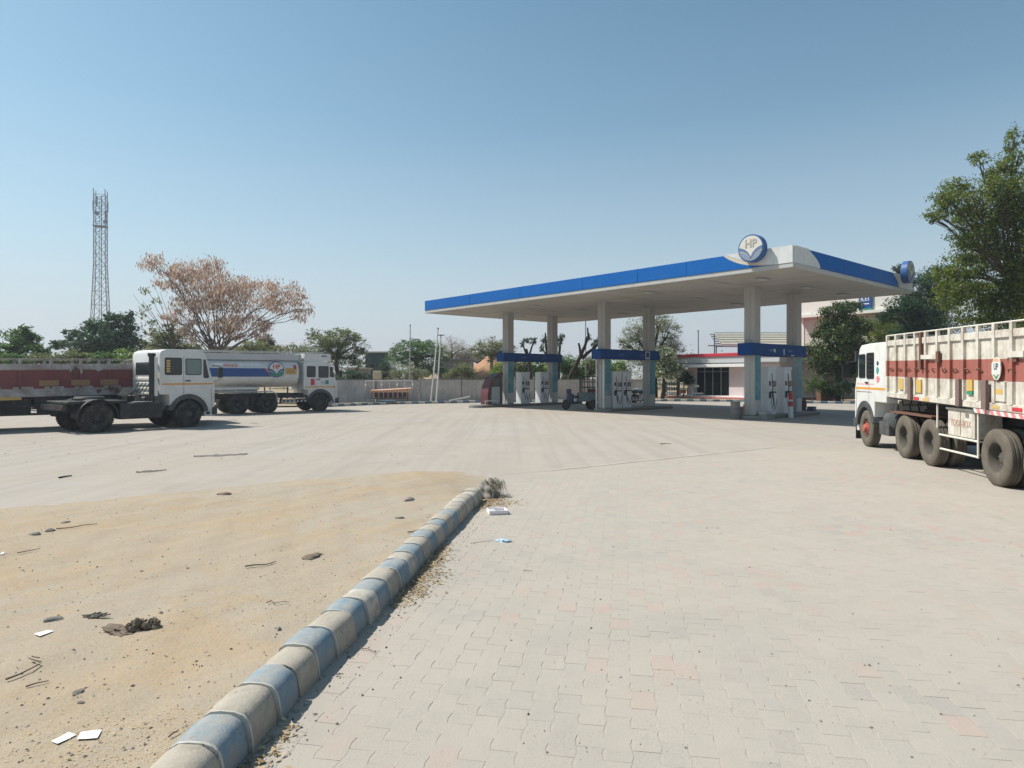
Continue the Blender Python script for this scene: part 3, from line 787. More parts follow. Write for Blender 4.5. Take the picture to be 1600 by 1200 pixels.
# pump islands
for u, lab in zip(COLS_U, ('raised concrete pump island under the right pair of canopy columns', 'raised concrete pump island under the middle pair of canopy columns', 'raised concrete pump island under the left pair of canopy columns')):
    isl = empty('pump_island', cpt(6.3, u), TH, lab, 'pump island', 'pump islands under the canopy')
    v0, v1 = (-4.7, 4.4) if u > 20 else (-2.1, 3.6)
    pts = []
    for k in range(9): a = R(90 + 180*k/8); pts.append((v0 + 0.5*math.cos(a), 0.62*math.sin(a)))
    for k in range(9): a = R(-90 + 180*k/8); pts.append((v1 + 0.5*math.cos(a), 0.62*math.sin(a)))
    MB().prism(pts, 0.0, 0.17, 'xy').build('plinth', M['island'], isl, bevel=0.02, seg=1)
    for sgn in (-1, 1):
        MB().box(v0, v1, sgn*0.62, sgn*0.645, 0.0, 0.13).build('edging', M['stone_dark'], isl)

# ---- fuel dispensers
def make_dispenser(label, twin=False):
    d = empty('fuel_dispenser', (0, 0, 0), 0, label, 'fuel dispenser', 'fuel dispensers on the islands')
    w, h = 0.50, 2.1
    cab = MB().box(-w, w, -0.27, 0.27, 0.0, 0.95).build('lower_cabinet', M['dispenser'], d, bevel=0.012)
    MB().box(-w, -0.18, -0.29, 0.29, 0.95, h).build('side_tower', M['dispenser'], d, bevel=0.015)
    up = MB().box(-0.17, w, -0.25, 0.25, 1.02, 1.60).build('display_head', M['dispenser'], d, bevel=0.012)
    MB().box(-0.17, w, -0.22, 0.22, 1.62, h-0.1).build('top_sign', M['disp_grey'] if twin else M['dispenser'], d, bevel=0.012)
    MB().box(-0.19, w+0.04, -0.25, 0.25, h-0.1, h+0.02).build('cap', M['dispenser'], d, bevel=0.02)
    MB().box(-0.17, w, -0.24, 0.24, 0.952, 1.018).build('gap_band', M['black'], d)
    for s in (-1, 1):
        for x in (0.02, 0.26):
            MB().box(x, x+0.19, s*0.251, s*0.262, 1.22, 1.50).build('display', M['screen'], up)
        MB().box(-0.10, 0.44, s*0.251, s*0.258, 1.10, 1.14).build('label_strip', M['disp_grey'], up)
        MB().box(-0.42, -0.28, s*0.291, s*0.33, 1.28, 1.48).build('keypad', M['black'], d, bevel=0.01, seg=1)
        for k, (x, ang) in enumerate(((-0.05, 1), (0.16, 1), (0.36, -1))):   # dark leaf marks on the lower door
            pts = []
            for i in range(7):
                t = i/6; pts.append((x + ang*0.20*t*t - 0.09*ang, 0.74 - 0.58*t))
            q = [(px_ + 0.055*math.sin(math.pi*i/6)+0.012, pz_) for i, (px_, pz_) in enumerate(pts)]
            MB().prism(pts + q[::-1], s*0.271, s*0.276).build('leaf_mark', M['grey_arch'], cab)
        nz_ = MB()
        nz_.box(-0.40, -0.30, s*0.295, s*0.36, 0.72, 1.02); nz_.tube([(-0.35, s*0.36, 1.0), (-0.35, s*0.42, 1.05), (-0.35, s*0.44, 0.95)], 0.025, 8)
        nz_.build('nozzle', M['black'], d, bevel=0.01, seg=1)
        hose = [(-0.35 + 0.05*math.sin(6*t), s*(0.40 + 0.10*math.sin(math.pi*t)), 0.98 - 0.9*math.sin(math.pi*t) + 0.85*t*(1 if t > .5 else t*2)) for t in [i/14 for i in range(15)]]
        MB().tube(hose, 0.018, 6).build('hose', M['rubber'], d)
    return d
D = []
specs = [((5.6, 21.55), 'white fuel dispenser beside the first column of the left island', 1.0),
         ((7.4, 21.55), 'white fuel dispenser next to the farther column of the left island', 1.0),
         ((5.12, 13.15), 'white fuel dispenser on the middle island by the pipes of its near column', 1.0),
         ((6.0, 13.15), 'white fuel dispenser on the middle island, the one farther from the pipes', 1.0),
         ((5.6, 4.03), 'white fuel dispenser on the right island beside the near column with a blue strip', 1.08),
         ((7.2, 4.03), 'white fuel dispenser on the right island behind the red and white post', 1.08)]
base_d = make_dispenser('')
for i, ((v, u), lab, s) in enumerate(specs):
    d = base_d if i == 0 else copy_tree(base_d)
    d['label'] = lab
    d.location = cpt(v, u, 0.17); d.rotation_euler = (0, 0, TH); d.scale = (s*0.80, s, s)
# air and oil kiosk with an arched red side on the left island's near end
k = empty('oil_kiosk', cpt(2.75, 21.55, 0.17), TH, 'dark grey kiosk with an arched maroon side at the near end of the left island', 'kiosk')
arc = [(-0.62 + 1.25*math.sin(R(a)), 0.15 + 2.0*(1-math.cos(R(a)))**0.0*math.cos(R(90-a)) if False else 2.1*math.sin(R(a))**0.55) for a in range(0, 91, 10)]
arc = [(0.72 - 1.25*math.cos(R(a)), 0.55 + 1.5*math.sin(R(a))) for a in range(0, 91, 9)]
outl = [(0.72, 0.0), (-0.53, 0.0)] + arc
MB().prism(outl, -0.34, 0.34).build('cabinet', M['grey_arch'], k, bevel=0.01, seg=1)
band = [(-0.53, 0.0)] + arc; inner = [(x + 0.09 * (1 if i < 6 else 0.5), max(z - (0 if i < 2 else 0.14), 0)) for i, (x, z) in enumerate(band)]
for s in (-1, 1):
    MB().prism(band + inner[::-1], s*0.345, s*0.37).build('arch_trim', M['maroon'], k)
    MB().box(-0.22, 0.45, s*0.345, s*0.40, 0.05, 1.15).build('front_panel', M['disp_grey'], k, bevel=0.01, seg=1)
    MB().box(-0.17, 0.40, s*0.345, s*0.375, 1.25, 1.75).build('window', M['screen'], k, bevel=0.01, seg=1)
MB().prism([(x-0.012, z) for x, z in band[:8]] + [(x+0.02, z) for x, z in band[:8]][::-1], -0.36, 0.36).build('red_side', M['maroon'], k)
rl = MB(); 
for x in (-0.9, 0.1): rl.tube([(x, -0.55, 0), (x, -0.55, 0.25)], 0.02, 6)
rl.tube([(-0.95, -0.55, 0.25), (0.15, -0.55, 0.25)], 0.022, 6)
rl.build('guard_rail', M['pole_white'], k)

# pipes clamped on the near face of the middle column
pp = empty('vent_pipes', cpt(4.255-CS-0.10, 13.15, 0.17), TH, 'pair of tall white pipes with rungs standing against the middle near column', 'pipes')
for y in (-0.27, 0.27):
    MB().tube([(0, y, 0), (0, y, 2.8)], 0.045, 10).build('pipe', M['pole_white'], pp, smooth=True)
for z in (0.6, 1.1, 1.6, 2.1, 2.55):
    MB().tube([(0, -0.27, z), (0, 0.27, z)], 0.016, 6).build('rung', M['steel'], pp)
hp_ = empty('hose_arm', cpt(6.0, 13.15, 2.30), TH, 'thin dark overhead hose arm standing over the middle dispenser', 'hose arm')
MB().tube([(0.05, 0, 0), (0.05, 0, 0.45), (-0.75, 0, 0.45), (-0.78, 0, 0.3)], 0.02, 6).build('arm', M['black'], hp_)

# guard post, drums, bucket, boxes near the right island
g = empty('guard_post', cpt(6.35, 3.2), 0, 'red and white striped post in front of the dispensers on the right island', 'post')
for z0, z1, m in ((0.0, 0.55, 'pole_white'), (0.55, 0.80, 'red'), (0.80, 0.88, 'pole_white'), (0.88, 1.24, 'red')):
    MB().lathe([(0, z0), (0.125-0.03*z0, z0), (0.125-0.03*z1, z1), (0, z1)] if z1 < 1.2 else [(0, z0), (0.125-0.03*z0, z0), (0.085, 1.12), (0.05, 1.22), (0, 1.24)], 16).build('band', M[m], g, smooth=True)
def drum(name, p, r, h, m, label, cat, lid=None, taper=0.0):
    t = empty(name, p, random.random(), label, cat)
    prof = [(0, 0), (r*(1-taper), 0), (r*(1-taper*0.66), h*0.31), (r*1.03, h*0.33), (r*1.0, h*0.36), (r, h*0.64), (r*1.03, h*0.66), (r, h*0.69), (r, h-0.02), (r*1.03, h-0.01), (r*1.02, h), (r*0.95, h), (r*0.94, h-0.05), (0, h-0.05)]
    MB().lathe(prof, 24).build('barrel', m, t, smooth=True, angle=40)
    if lid: MB().lathe([(0, h-0.05), (r*0.93, h-0.045), (r*0.93, h-0.03), (0, h-0.025)], 20).build('lid', lid, t)
    return t
p = gp(1149, 654.5); drum('drum', (p.x, p.y, 0), 0.215, 0.80, M['drum_grey'], 'grey steel drum standing in front of the right near column', 'drum', M['chassis'])
p = gp(1162, 654); drum('bin', (p.x, p.y, 0), 0.165, 0.52, M['drum_tan'], 'short tan bin with a broad rim beside the grey drum', 'bin', None, 0.22)
p = gp(1164.5, 648); b_ = empty('fire_bucket', (p.x+0.05, p.y, 0.17), 0, 'red fire bucket on the island foot just behind the tan bin', 'bucket')
MB().lathe([(0, 0.0), (0.11, 0.0), (0.15, 0.32), (0.16, 0.33), (0.14, 0.33), (0.10, 0.03), (0, 0.03)], 18).build('pail', M['red'], b_, smooth=True)
MB().tube([(0.15*math.cos(R(a)), 0, 0.32+0.13*math.sin(R(a))) for a in range(0, 181, 20)], 0.008, 5).build('handle', M['black'], b_)
p = gp(1268, 647); bx = empty('crate', (p.x, p.y, 0), TH, 'small dark blue box on the ground right of the canopy columns', 'box')
MB().box(-0.20, 0.20, -0.16, 0.16, 0.0, 0.36).build('body', M['navy'], bx, bevel=0.015)
MB().box(-0.215, 0.215, -0.175, 0.175, 0.362, 0.40).build('lid', M['black'], bx, bevel=0.01)
p = gp(1256, 645); fx = empty('fire_extinguisher', (p.x, p.y, 0.0), 0, 'dark red fire extinguisher standing just right of the farther right column', 'fire extinguisher')
MB().lathe([(0, 0), (0.12, 0), (0.125, 0.03), (0.125, 0.58), (0.09, 0.68), (0.04, 0.72), (0.04, 0.76), (0, 0.76)], 16).build('cylinder', M['maroon'], fx, smooth=True)
MB().box(-0.03, 0.10, -0.02, 0.02, 0.76, 0.83).tube([(0.05, 0, 0.76), (0.14, 0, 0.6), (0.15, 0, 0.3)], 0.014, 6).build('valve', M['black'], fx)
stp = empty('step_block', cpt(4.3, 3.35), TH, 'two grey concrete steps at the foot of the right near column', 'steps')
MB().box(-0.32, 0.42, -0.20, 0.25, 0, 0.22).build('step', M['island'], stp, bevel=0.015, seg=1)
MB().box(-0.20, 0.36, -0.06, 0.30, 0.222, 0.36).build('step', M['column'], stp, bevel=0.015, seg=1)
# ================================================================ TRUCKS   (local: x forward, y left, z up; origin on the ground under the front axle)
TR_, TW_ = 0.525, 0.28
def wheel(parent, x, y, side, style, tyre='tyre', rim='rim', hubm=None, yaw=0.0):
    """style: front (convex hub), dual (deep dish, two tyres). side = +1 left, -1 right; y = outer face"""
    w = MB()
    def tyre_prof(yc):
        return [(0.275, yc-0.115), (0.30, yc-0.132), (0.36, yc-0.14), (0.43, yc-0.14), (0.485, yc-0.125), (0.515, yc-0.105), (TR_, yc-0.09), (TR_, yc-0.045), (TR_-0.014, yc-0.04), (TR_-0.014, yc-0.02), (TR_, yc-0.015),
                (TR_, yc+0.015), (TR_-0.014, yc+0.02), (TR_-0.014, yc+0.04), (TR_, yc+0.045), (TR_, yc+0.09), (0.515, yc+0.105), (0.485, yc+0.125), (0.43, yc+0.14), (0.36, yc+0.14), (0.30, yc+0.132), (0.275, yc+0.115)]
    cs = [-0.14] if style == 'front' else [-0.14, -0.47]
    for c in cs:
        w.lathe([(r, side*h) for r, h in tyre_prof(c)], 40, 'y')
        for k in range(36 if tyre == 'tyre' else 0):     # shoulder lugs on the less worn tyres
            a = 2*math.pi*k/36
            for sg in (-1, 1):
                ctr = (0.508*math.cos(a), side*c + sg*0.112, 0.508*math.sin(a))
                w.obox(ctr, (0.022*math.cos(a), 0, 0.022*math.sin(a)), (0, 0.016, 0), (-0.028*math.sin(a), 0, 0.028*math.cos(a)))
    o = w.build('wheel', M[tyre], parent, loc=(x, y, TR_ - 0.008), smooth=True, angle=30, flip=False)
    o.rotation_euler = (0, 0, yaw)
    r_ = MB()
    if style == 'front':
        r_.lathe([(r, side*h) for r, h in [(0.285, -0.03), (0.27, -0.03), (0.255, -0.05), (0.24, -0.11), (0.20, -0.10), (0.17, -0.06), (0.145, -0.05)]], 32, 'y')
    else:
        r_.lathe([(r, side*h) for r, h in [(0.285, -0.025), (0.268, -0.03), (0.25, -0.06), (0.235, -0.19), (0.20, -0.215), (0.13, -0.20)]], 32, 'y')
    r_.build('rim', M[rim], o, smooth=True, angle=40, flip=False)
    h_ = MB()
    if style == 'front':
        h_.lathe([(r, side*h) for r, h in [(0.16, -0.06), (0.15, -0.03), (0.115, -0.02), (0.11, 0.03), (0.085, 0.055), (0.0, 0.06)]], 24, 'y')
        rb, yb = 0.19, -0.075
    else:
        h_.lathe([(r, side*h) for r, h in [(0.135, -0.21), (0.12, -0.16), (0.10, -0.15), (0.09, -0.125), (0.0, -0.12)]], 24, 'y')
        rb, yb = 0.17, -0.20
    for k in range(10):
        a = 2*math.pi*k/10; cx_, cz_ = rb*math.cos(a), rb*math.sin(a)
        h_.lathe([(0, side*(yb+0.05)), (0.016, side*(yb+0.05)), (0.02, side*yb)], 6, 'y', (cx_, 0, cz_))
    h_.build('hub', M[hubm or rim], o, smooth=True, angle=40, flip=False)
    return o

def chassis(t, xf, xr, z=0.92, tank_side=0, tank_x=None):
    f = MB()
    for y in (-0.43, 0.43):
        f.box(xr, xf, y-0.035, y+0.035, z-0.13, z+0.13)
    x = xr + 0.3
    while x < xf - 0.3:
        f.box(x-0.04, x+0.04, -0.395, 0.395, z-0.09, z+0.09); x += 0.9
    return f.build('chassis_frame', M['chassis'], t)

def axle(t, x, beam=0.06):
    a = MB().tube([(x, -1.0, TR_), (x, 1.0, TR_)], beam, 10)
    a.lathe([(0, -0.2), (0.16, -0.14), (0.2, 0), (0.16, 0.14), (0, 0.2)], 14, 'x', (x, 0, TR_))
    for y in (-0.5, 0.5):
        a.box(x-0.55, x+0.55, y-0.045, y+0.045, TR_+0.10, TR_+0.20); a.box(x-0.06, x+0.06, y-0.06, y+0.06, TR_, TR_+0.25)
    return a.build('axle', M['chassis'], t)

def poly_round(pts, r=0.05, k=4):
    out = []; n = len(pts)
    for i in range(n):
        p0, p, p1 = Vector(pts[i-1]), Vector(pts[i]), Vector(pts[(i+1) % n])
        a, b = (p0-p), (p1-p); rr = min(r, a.length*0.45, b.length*0.45)
        s, e = p + a.normalized()*rr, p + b.normalized()*rr
        for j in range(k+1):
            q = j/k; out.append(tuple(s*(1-q)**2 + p*2*q*(1-q) + e*q*q))
    return out

def shrink(pts, d):
    c = sum((Vector(p) for p in pts), Vector((0, 0)))/len(pts)
    return [tuple(c + (Vector(p)-c)*(1 - d/max((Vector(p)-c).length, 1e-6))) for p in pts]

def make_cab(t, xf, xr, zb=0.62, zt=2.95, rear_z=1.18, hw=1.18, arch_r=0.70, paint='white', rear_win=True, stripe_z=1.66, windows=None, crown=True):
    """cab-over body: side profile with wheel arch, rounded edges, glazing on both sides"""
    arch = [(arch_r*math.cos(R(a)), 0.50 + arch_r*math.sin(R(a))) for a in (165, 150, 135, 120, 105, 90, 75, 60, 45, 30, 15)]
    arch = [p for p in arch if xr+0.02 < p[0] < xf-0.12 and p[1] < rear_z + 0.4]
    prof = [(xf-0.05, zb), (xf, zb+0.15), (xf, 1.62), (xf-0.06, 1.76), (xf-0.34, zt-0.30), (xf-0.44, zt-0.10), (xf-0.60, zt-0.02), ((xf+xr)/2, zt), (xr+0.25, zt-0.01), (xr+0.05, zt-0.08), (xr, zt-0.22), (xr, rear_z)]
    prof += [(max(xr+0.03, -arch_r-0.02), rear_z - 0.001)] + arch + [(arch_r*0.97, zb)]
    c = MB().prism(prof, -hw, hw).build('cab', M[paint], t, bevel=0.075, seg=3, angle=40)
    # wheel arch lips
    for s in (-1, 1):
        out = [(1.0*(arch_r+0.085)*math.cos(R(a)), 0.50+(arch_r+0.085)*math.sin(R(a))) for a in range(8, 173, 12)]
        inn = [((arch_r-0.09)*math.cos(R(a)), 0.50+(arch_r-0.09)*math.sin(R(a))) for a in range(8, 173, 12)]
        out = [(max(xr-0.1, x), z) for x, z in out]; inn = [(max(xr-0.1, x), z) for x, z in inn]
        MB().prism(out + inn[::-1], s*(hw-0.35), s*(hw+0.03)).build('wheel_arch', M['grey_arch'], t)
        y = hw + 0.001
        # door panel with seams, handle, stripe
        dx0 = windows['door'][0] if windows else xf-1.15
        MB().box(dx0-0.012, dx0, s*(y), s*(y+0.004), 1.28, zt-0.28).build('door_seam', M['grey_arch'], c)
        MB().box(xf-0.16, xf-0.148, s*y, s*(y+0.004), 0.8, 1.6).build('door_seam', M['grey_arch'], c)
        MB().box(dx0+0.06, dx0+0.26, s*y, s*(y+0.035), 1.80, 1.845).build('door_handle', M['black'], c, bevel=0.008, seg=1)
        MB().box(xr+0.08, xf-0.09, s*y, s*(y+0.003), stripe_z-0.03, stripe_z+0.03).build('side_stripe', M['orange_stripe'], c)
        for kind, pts in windows['panes']:
            rp = poly_round(pts, 0.07)
            wf = MB().prism(rp, s*(y-0.01), s*(y+0.012)).build('window', M['rubber'], t)
            MB().prism(poly_round(shrink(pts, 0.045), 0.05), s*(y+0.010), s*(y+0.016)).build('pane', M[kind], wf)
        # mirror
        mr = MB().tube([(xf-0.10, s*(hw-0.02), 2.45), (xf+0.14, s*(hw+0.22), 2.42), (xf+0.14, s*(hw+0.22), 1.85), (xf-0.02, s*hw, 1.8)], 0.014, 6)
        mr.box(xf+0.10, xf+0.16, s*(hw+0.10), s*(hw+0.32), 1.95, 2.36)
        mr.build('mirror', M['black'], t)
        st = MB().box(0.66, xf-0.10, s*(hw-0.30), s*(hw-0.02), 0.40, zb+0.03)
        st.build('step', M[paint], t, bevel=0.02, seg=1)
        MB().box(0.72, xf-0.2, s*(hw-0.02), s*(hw-0.012), 0.47, 0.58).build('step_hole', M['black'], t)
    # front: windshield, grille, lamps, bumper
    d = Vector((xf-0.34, 0, zt-0.30)) - Vector((xf-0.06, 0, 1.76)); n_ = Vector((d.z, 0, -d.x)).normalized(); L = d.length; d.normalize()
    ctr = Vector((xf-0.20, 0, (1.76+zt-0.30)/2)) + n_*0.004
    ws = MB().obox(ctr, d*(L/2-0.05), (0, hw-0.12, 0), n_*0.012).build('windshield', M['glass_dark'], t, bevel=0.01, seg=1)
    wp = MB()
    for y0 in (-0.45, 0.35): wp.bar(ctr - d*(L/2-0.04) + Vector((0, y0, 0)) + n_*0.03, ctr + d*0.15 + Vector((0, y0+0.25, 0)) + n_*0.03, 0.02)
    wp.build('wiper', M['black'], ws)
    gr = MB()
    for k in range(5): gr.box(xf+0.004, xf+0.02, -0.75, 0.75, 1.0+0.09*k, 1.05+0.09*k)
    gr.build('grille', M['black'], t)
    bp = MB().box(xf-0.12, xf+0.10, -hw-0.02, hw+0.02, zb-0.17, zb+0.12).build('bumper', M['grey_arch'], t, bevel=0.03)
    for y in (-0.9, 0.9):
        MB().lathe([(0, 0.02), (0.10, 0.015), (0.12, -0.02)], 18, 'x', (xf+0.10, y, zb)).build('headlight', M['glass_pale'], bp)
    if rear_win:
        rw = MB().box(xr-0.012, xr+0.01, -0.86, 0.86, 2.05, 2.55).build('rear_window', M['rubber'], t, bevel=0.006, seg=1)
        MB().box(xr-0.016, xr-0.008, -0.80, 0.80, 2.10, 2.50).build('pane', M['glass_dark'], rw)
        for k in range(4):
            MB().box(xr-0.03, xr+0.005, -0.92, 0.92, 1.28+0.19*k, 1.38+0.19*k).build('rib', M['cream'], c, bevel=0.015, seg=1)
    return c

def cargo_body(t, x1, x0, z_front, z_rear, H, hw, pal, pitch_n, post_dx, z0_bands, detail=True):
    """high-sided steel load body. x1 front, x0 rear. bottom height varies linearly front to rear."""
    W_, Rr = pal
    def zz(x, f): return z_rear + (z_front - z_rear)*(x - x0)/(x1 - x0) + H*f
    def strip(name, f0, f1, y0, y1, m, xa=x1, xb=x0, parent=t, bevel=0):
        v = []
        for x in (xa, xb):
            for y in (y0, y1):
                v += [(x, y, zz(x, f0)), (x, y, zz(x, f1))]
        return MB().add(v, [(0,1,3,2), (4,6,7,5), (0,2,6,4), (1,5,7,3), (0,4,5,1), (2,3,7,6)]).build(name, m, parent, bevel=bevel, seg=1)
    b0, b1, b2, b3, b4, b5 = z0_bands           # bottom rail top, red bottom, red top, board bottom, board top, rail bottom  (fractions)
    floor = strip('floor', -0.02, 0.045, -hw+0.05, hw-0.05, M['chassis'])
    for s in (-1, 1):
        ya, yb = s*(hw-0.06), s*(hw-0.025)
        strip('lower_panel', b0, b1, ya, yb, W_); strip('red_band', b1, b2, ya, yb, Rr); strip('upper_panel', b2, b3, ya, yb, W_)
        strip('bottom_rail', 0.0, b0, s*(hw-0.07), s*(hw+0.02), W_, bevel=0.01)
        strip('top_board', b3, b4, s*(hw-0.07), s*(hw+0.016), W_, bevel=0.008)
        strip('top_rail', b5, 1.0, s*(hw-0.06), s*(hw+0.02), M['cream'] if detail else W_, bevel=0.01)
        x = x1 - 0.05; k = 0
        while x > x0:
            for nm, fa, fb, m in (('post', b0-0.002, b1, W_), ('post', b1, b2, Rr), ('post', b2, b5+0.005, W_)):
                v = []
                wd = 0.095
                MB().add([(xx, yy, zz(x, f)) for xx in (x-wd/2, x+wd/2) for yy in (s*(hw-0.03), s*(hw+0.03)) for f in (fa, fb)],
                         [(0,1,3,2), (4,6,7,5), (0,2,6,4), (1,5,7,3), (0,4,5,1), (2,3,7,6)]).build(nm, m, t)
            x -= post_dx; k += 1
    for xx in (x1, x0):
        sx = -1 if xx == x1 else 1
        strip('end_panel', 0.0, b1, -hw+0.06, hw-0.06, W_, xx, xx+sx*0.05); strip('end_panel', b1, b2, -hw+0.06, hw-0.06, Rr, xx, xx+sx*0.05); strip('end_panel', b2, b4, -hw+0.06, hw-0.06, W_, xx, xx+sx*0.05)
        strip('end_rail', b5, 1.0, -hw+0.06, hw-0.06, W_, xx, xx+sx*0.05)
        for y in np.arange(-hw+0.35, hw-0.2, 0.45):
            MB().add([(xx+sx*q, y+w2, zz(xx, f)) for q in (-0.03, 0.0) for w2 in (-0.045, 0.045) for f in (0.02, b5)], [(0,1,3,2), (4,6,7,5), (0,2,6,4), (1,5,7,3), (0,4,5,1), (2,3,7,6)]).build('end_post', W_, t)
    return zz

M['hub_faded'] = mat('faded_red_letters', (0.34, 0.17, 0.12), 0.7, var=0.3, scale=12, dirt=(0.5, 0.44, 0.36), damt=0.7, dscale=14)
# ---------------------------------------------------------------- right: loaded-up articulated truck heading away
RT = empty('cargo_truck', (11.27, 18.88, 0), R(79.5), 'white and dark red high sided cargo truck with a tool box, parked at right', 'truck')
wheel(RT, 0, 1.2, 1, 'front', 'tyre_dusty', 'rim_dusty', 'hub_red'); wheel(RT, 0, -1.2, -1, 'front', 'tyre_dusty', 'rim_dusty', 'hub_red')
for x in (-2.75, -4.19, -7.02, -8.42):
    wheel(RT, x, 1.22, 1, 'dual', 'tyre_dusty', 'rim_dusty'); wheel(RT, x, -1.22, -1, 'dual', 'tyre_dusty', 'rim_dusty'); axle(RT, x)
axle(RT, 0.0)
chassis(RT, 0.7, -5.2, 0.95)
MB().box(-12.2, -2.4, -0.5, -0.40, 1.05, 1.32).box(-12.2, -2.4, 0.40, 0.5, 1.05, 1.32).build('trailer_frame', M['chassis'], RT)
PAN = {'door': (-0.30, 0.75), 'panes': [
    ('glass_dark', [(0.62, 1.97), (0.80, 1.97), (0.63, 2.62), (0.58, 2.62)]),
    ('glass_dark', [(-0.02, 1.95), (0.53, 1.95), (0.53, 2.64), (-0.02, 2.64)]),
    ('glass_dark', [(-0.72, 1.93), (-0.12, 1.93), (-0.12, 2.66), (-0.72, 2.66)])]}
make_cab(RT, 0.92, -1.62, 0.66, 2.92, 1.30, 1.2, 0.72, 'white', True, 1.66, PAN)
# grille bars over the rear side window, visor, stickers
for k in range(6): MB().box(-0.68+0.1*k, -0.668+0.1*k, 1.218, 1.23, 1.98, 2.60).build('window_bar', M['rim'], RT)
for k in range(5): MB().box(-0.70, -0.14, 1.222, 1.232, 2.05+0.12*k, 2.06+0.12*k).build('window_bar', M['rim'], RT)
vb = MB().add([(0.62, -1.1, 2.72), (0.98, -1.1, 2.58), (0.98, 1.1, 2.58), (0.62, 1.1, 2.72), (0.62, -1.1, 2.75), (0.98, -1.1, 2.61), (0.98, 1.1, 2.61), (0.62, 1.1, 2.75)], [(0,3,2,1), (4,5,6,7), (0,1,5,4), (1,2,6,5), (2,3,7,6), (3,0,4,7)]).build('sun_visor', M['cream'], RT)
MB().box(0.80, 0.95, 1.1, 1.2, 2.45, 2.75).build('lamp_bracket', M['chassis'], RT)
for (x0, x1, z0, z1, m) in ((-1.08, -0.90, 2.28, 2.42, 'navy'), (-1.1, -0.88, 2.05, 2.27, 'teal'), (-1.15, -0.90, 1.82, 2.02, 'pink')):
    pl = [((x0+x1)/2 + (x1-x0)/2*math.cos(a)*random.uniform(0.7, 1.1), (z0+z1)/2 + (z1-z0)/2*math.sin(a)*random.uniform(0.75, 1.1)) for a in np.linspace(0, 2*math.pi, 10)[:-1]]
    MB().prism(pl, 1.2015, 1.206).build('sticker', M[m], RT)
for k in range(11):                                      # faded line of lettering on the door, unreadable in the photograph
    MB().box(0.62-0.13*k, 0.70-0.13*k, 1.2012, 1.2032, 1.765, 1.795).build('faded_mark', M['pink'], RT)
    if k < 9: MB().box(0.62-0.14*k, 0.72-0.14*k, 1.2012, 1.2032, 1.545, 1.57).build('faded_mark', M['grey_arch'], RT)
BZ = cargo_body(RT, -1.73, -12.2, 1.467, 1.467-0.0164*10.47, 1.60, 1.22, (M['body_white'], M['body_red']), 12, 0.585, (0.085, 0.335, 0.585, 0.822, 0.91, 0.982))
def body_patch(name, px0, px1, f0, f1, m, parent=RT, out=1.258, th=0.006, ycol=None):
    """plate on the left side of the body between photo columns, at body-height fractions"""
    def lx(px):
        Y = 6.559/((px-800)/1045-0.185); return (Y-19.1)/0.983
    xa, xb = lx(px0), lx(px1)
    v = [(x, y, BZ(x, f)) for x in (xa, xb) for y in (out-0.045, out+th) for f in (f0, f1)]
    return MB().add(v, [(0,1,3,2), (4,6,7,5), (0,2,6,4), (1,5,7,3), (0,4,5,1), (2,3,7,6)]).build(name, m, parent)
for a, b_ in ((1425.5, 1430), (1501.5, 1507.5), (1542.5, 1550)):
    body_patch('stake', a, b_, 0.0, 0.34, M['stake'], RT, 1.30)
# lower board: cross band, hatch, painted plates
body_patch('hatch_rail', 1443, 1471, 0.60, 0.66, M['body_white'], RT, 1.262); body_patch('hinge', 1468, 1472, 0.55, 0.70, M['rust'], RT, 1.27); body_patch('hinge', 1440.5, 1443.5, 0.45, 0.98, M['rust'], RT, 1.262)
body_patch('hatch_rail', 1575, 1606, 0.60, 0.665, M['body_white'], RT, 1.262)
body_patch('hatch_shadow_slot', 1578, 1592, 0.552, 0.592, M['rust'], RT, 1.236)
for a, b_, f0, f1, m in ((1406, 1413, 0.14, 0.31, 'yellow'), (1433.5, 1441, 0.12, 0.31, 'yellow'), (1420, 1426, 0.2, 0.32, 'yellow'), (1513, 1521.5, 0.20, 0.335, 'yellow'), (1513, 1521.5, 0.155, 0.196, 'green'), (1554.5, 1570, 0.19, 0.245, 'yellow'),
                         (1446, 1454, 0.008, 0.05, 'yellow'), (1555, 1566, 0.022, 0.055, 'yellow'), (1431, 1439, 0.01, 0.052, 'red'), (1586, 1602, 0.018, 0.06, 'red')):
    body_patch('painted_plate', a, b_, f0, f1, M[m], RT, 1.226 if f0 > 0.1 else 1.2425, 0.004)
body_patch('sign_board', 1552.5, 1572.5, 0.11, 0.33, M['body_white'], RT, 1.224, 0.003)
# round painted badge with letters
bx_ = (6.559/((1563-800)/1045-0.185)-19.1)/0.983
MB().lathe([(0, 0.0), (0.20, 0.0), (0.20, 0.012), (0, 0.012)], 28, 'y', (0, 0, 0)).build('badge', M['cream'], RT, loc=(bx_, 1.253, BZ(bx_, 0.475)))
bd = [c for c in kids(RT) if c.name.startswith('badge')][0]
bd.scale = (0.78, 1, 1.05)
MB().prism([(0.17*math.cos(a), 0.02+0.165*math.sin(a)) for a in np.linspace(0.68, math.pi-0.68, 9)], 0.0125, 0.015).build('badge_top', M['salmon'], bd)
MB().box(-0.19, 0.19, 0.0125, 0.016, -0.10, 0.10).build('badge_plate', M['white'], bd)
text('lettering', 'UP', 0.16, M['navy'], bd, (0.0, 0.017, 0.03), (R(90), 0, R(180)), 0.002, 0.003)
pl = [(-0.13, -0.10), (0, -0.19), (0.13, -0.10), (0.06, -0.11), (0, -0.14), (-0.06, -0.11)]
MB().prism(pl, 0.0125, 0.017).build('badge_leaf', M['green'], bd)
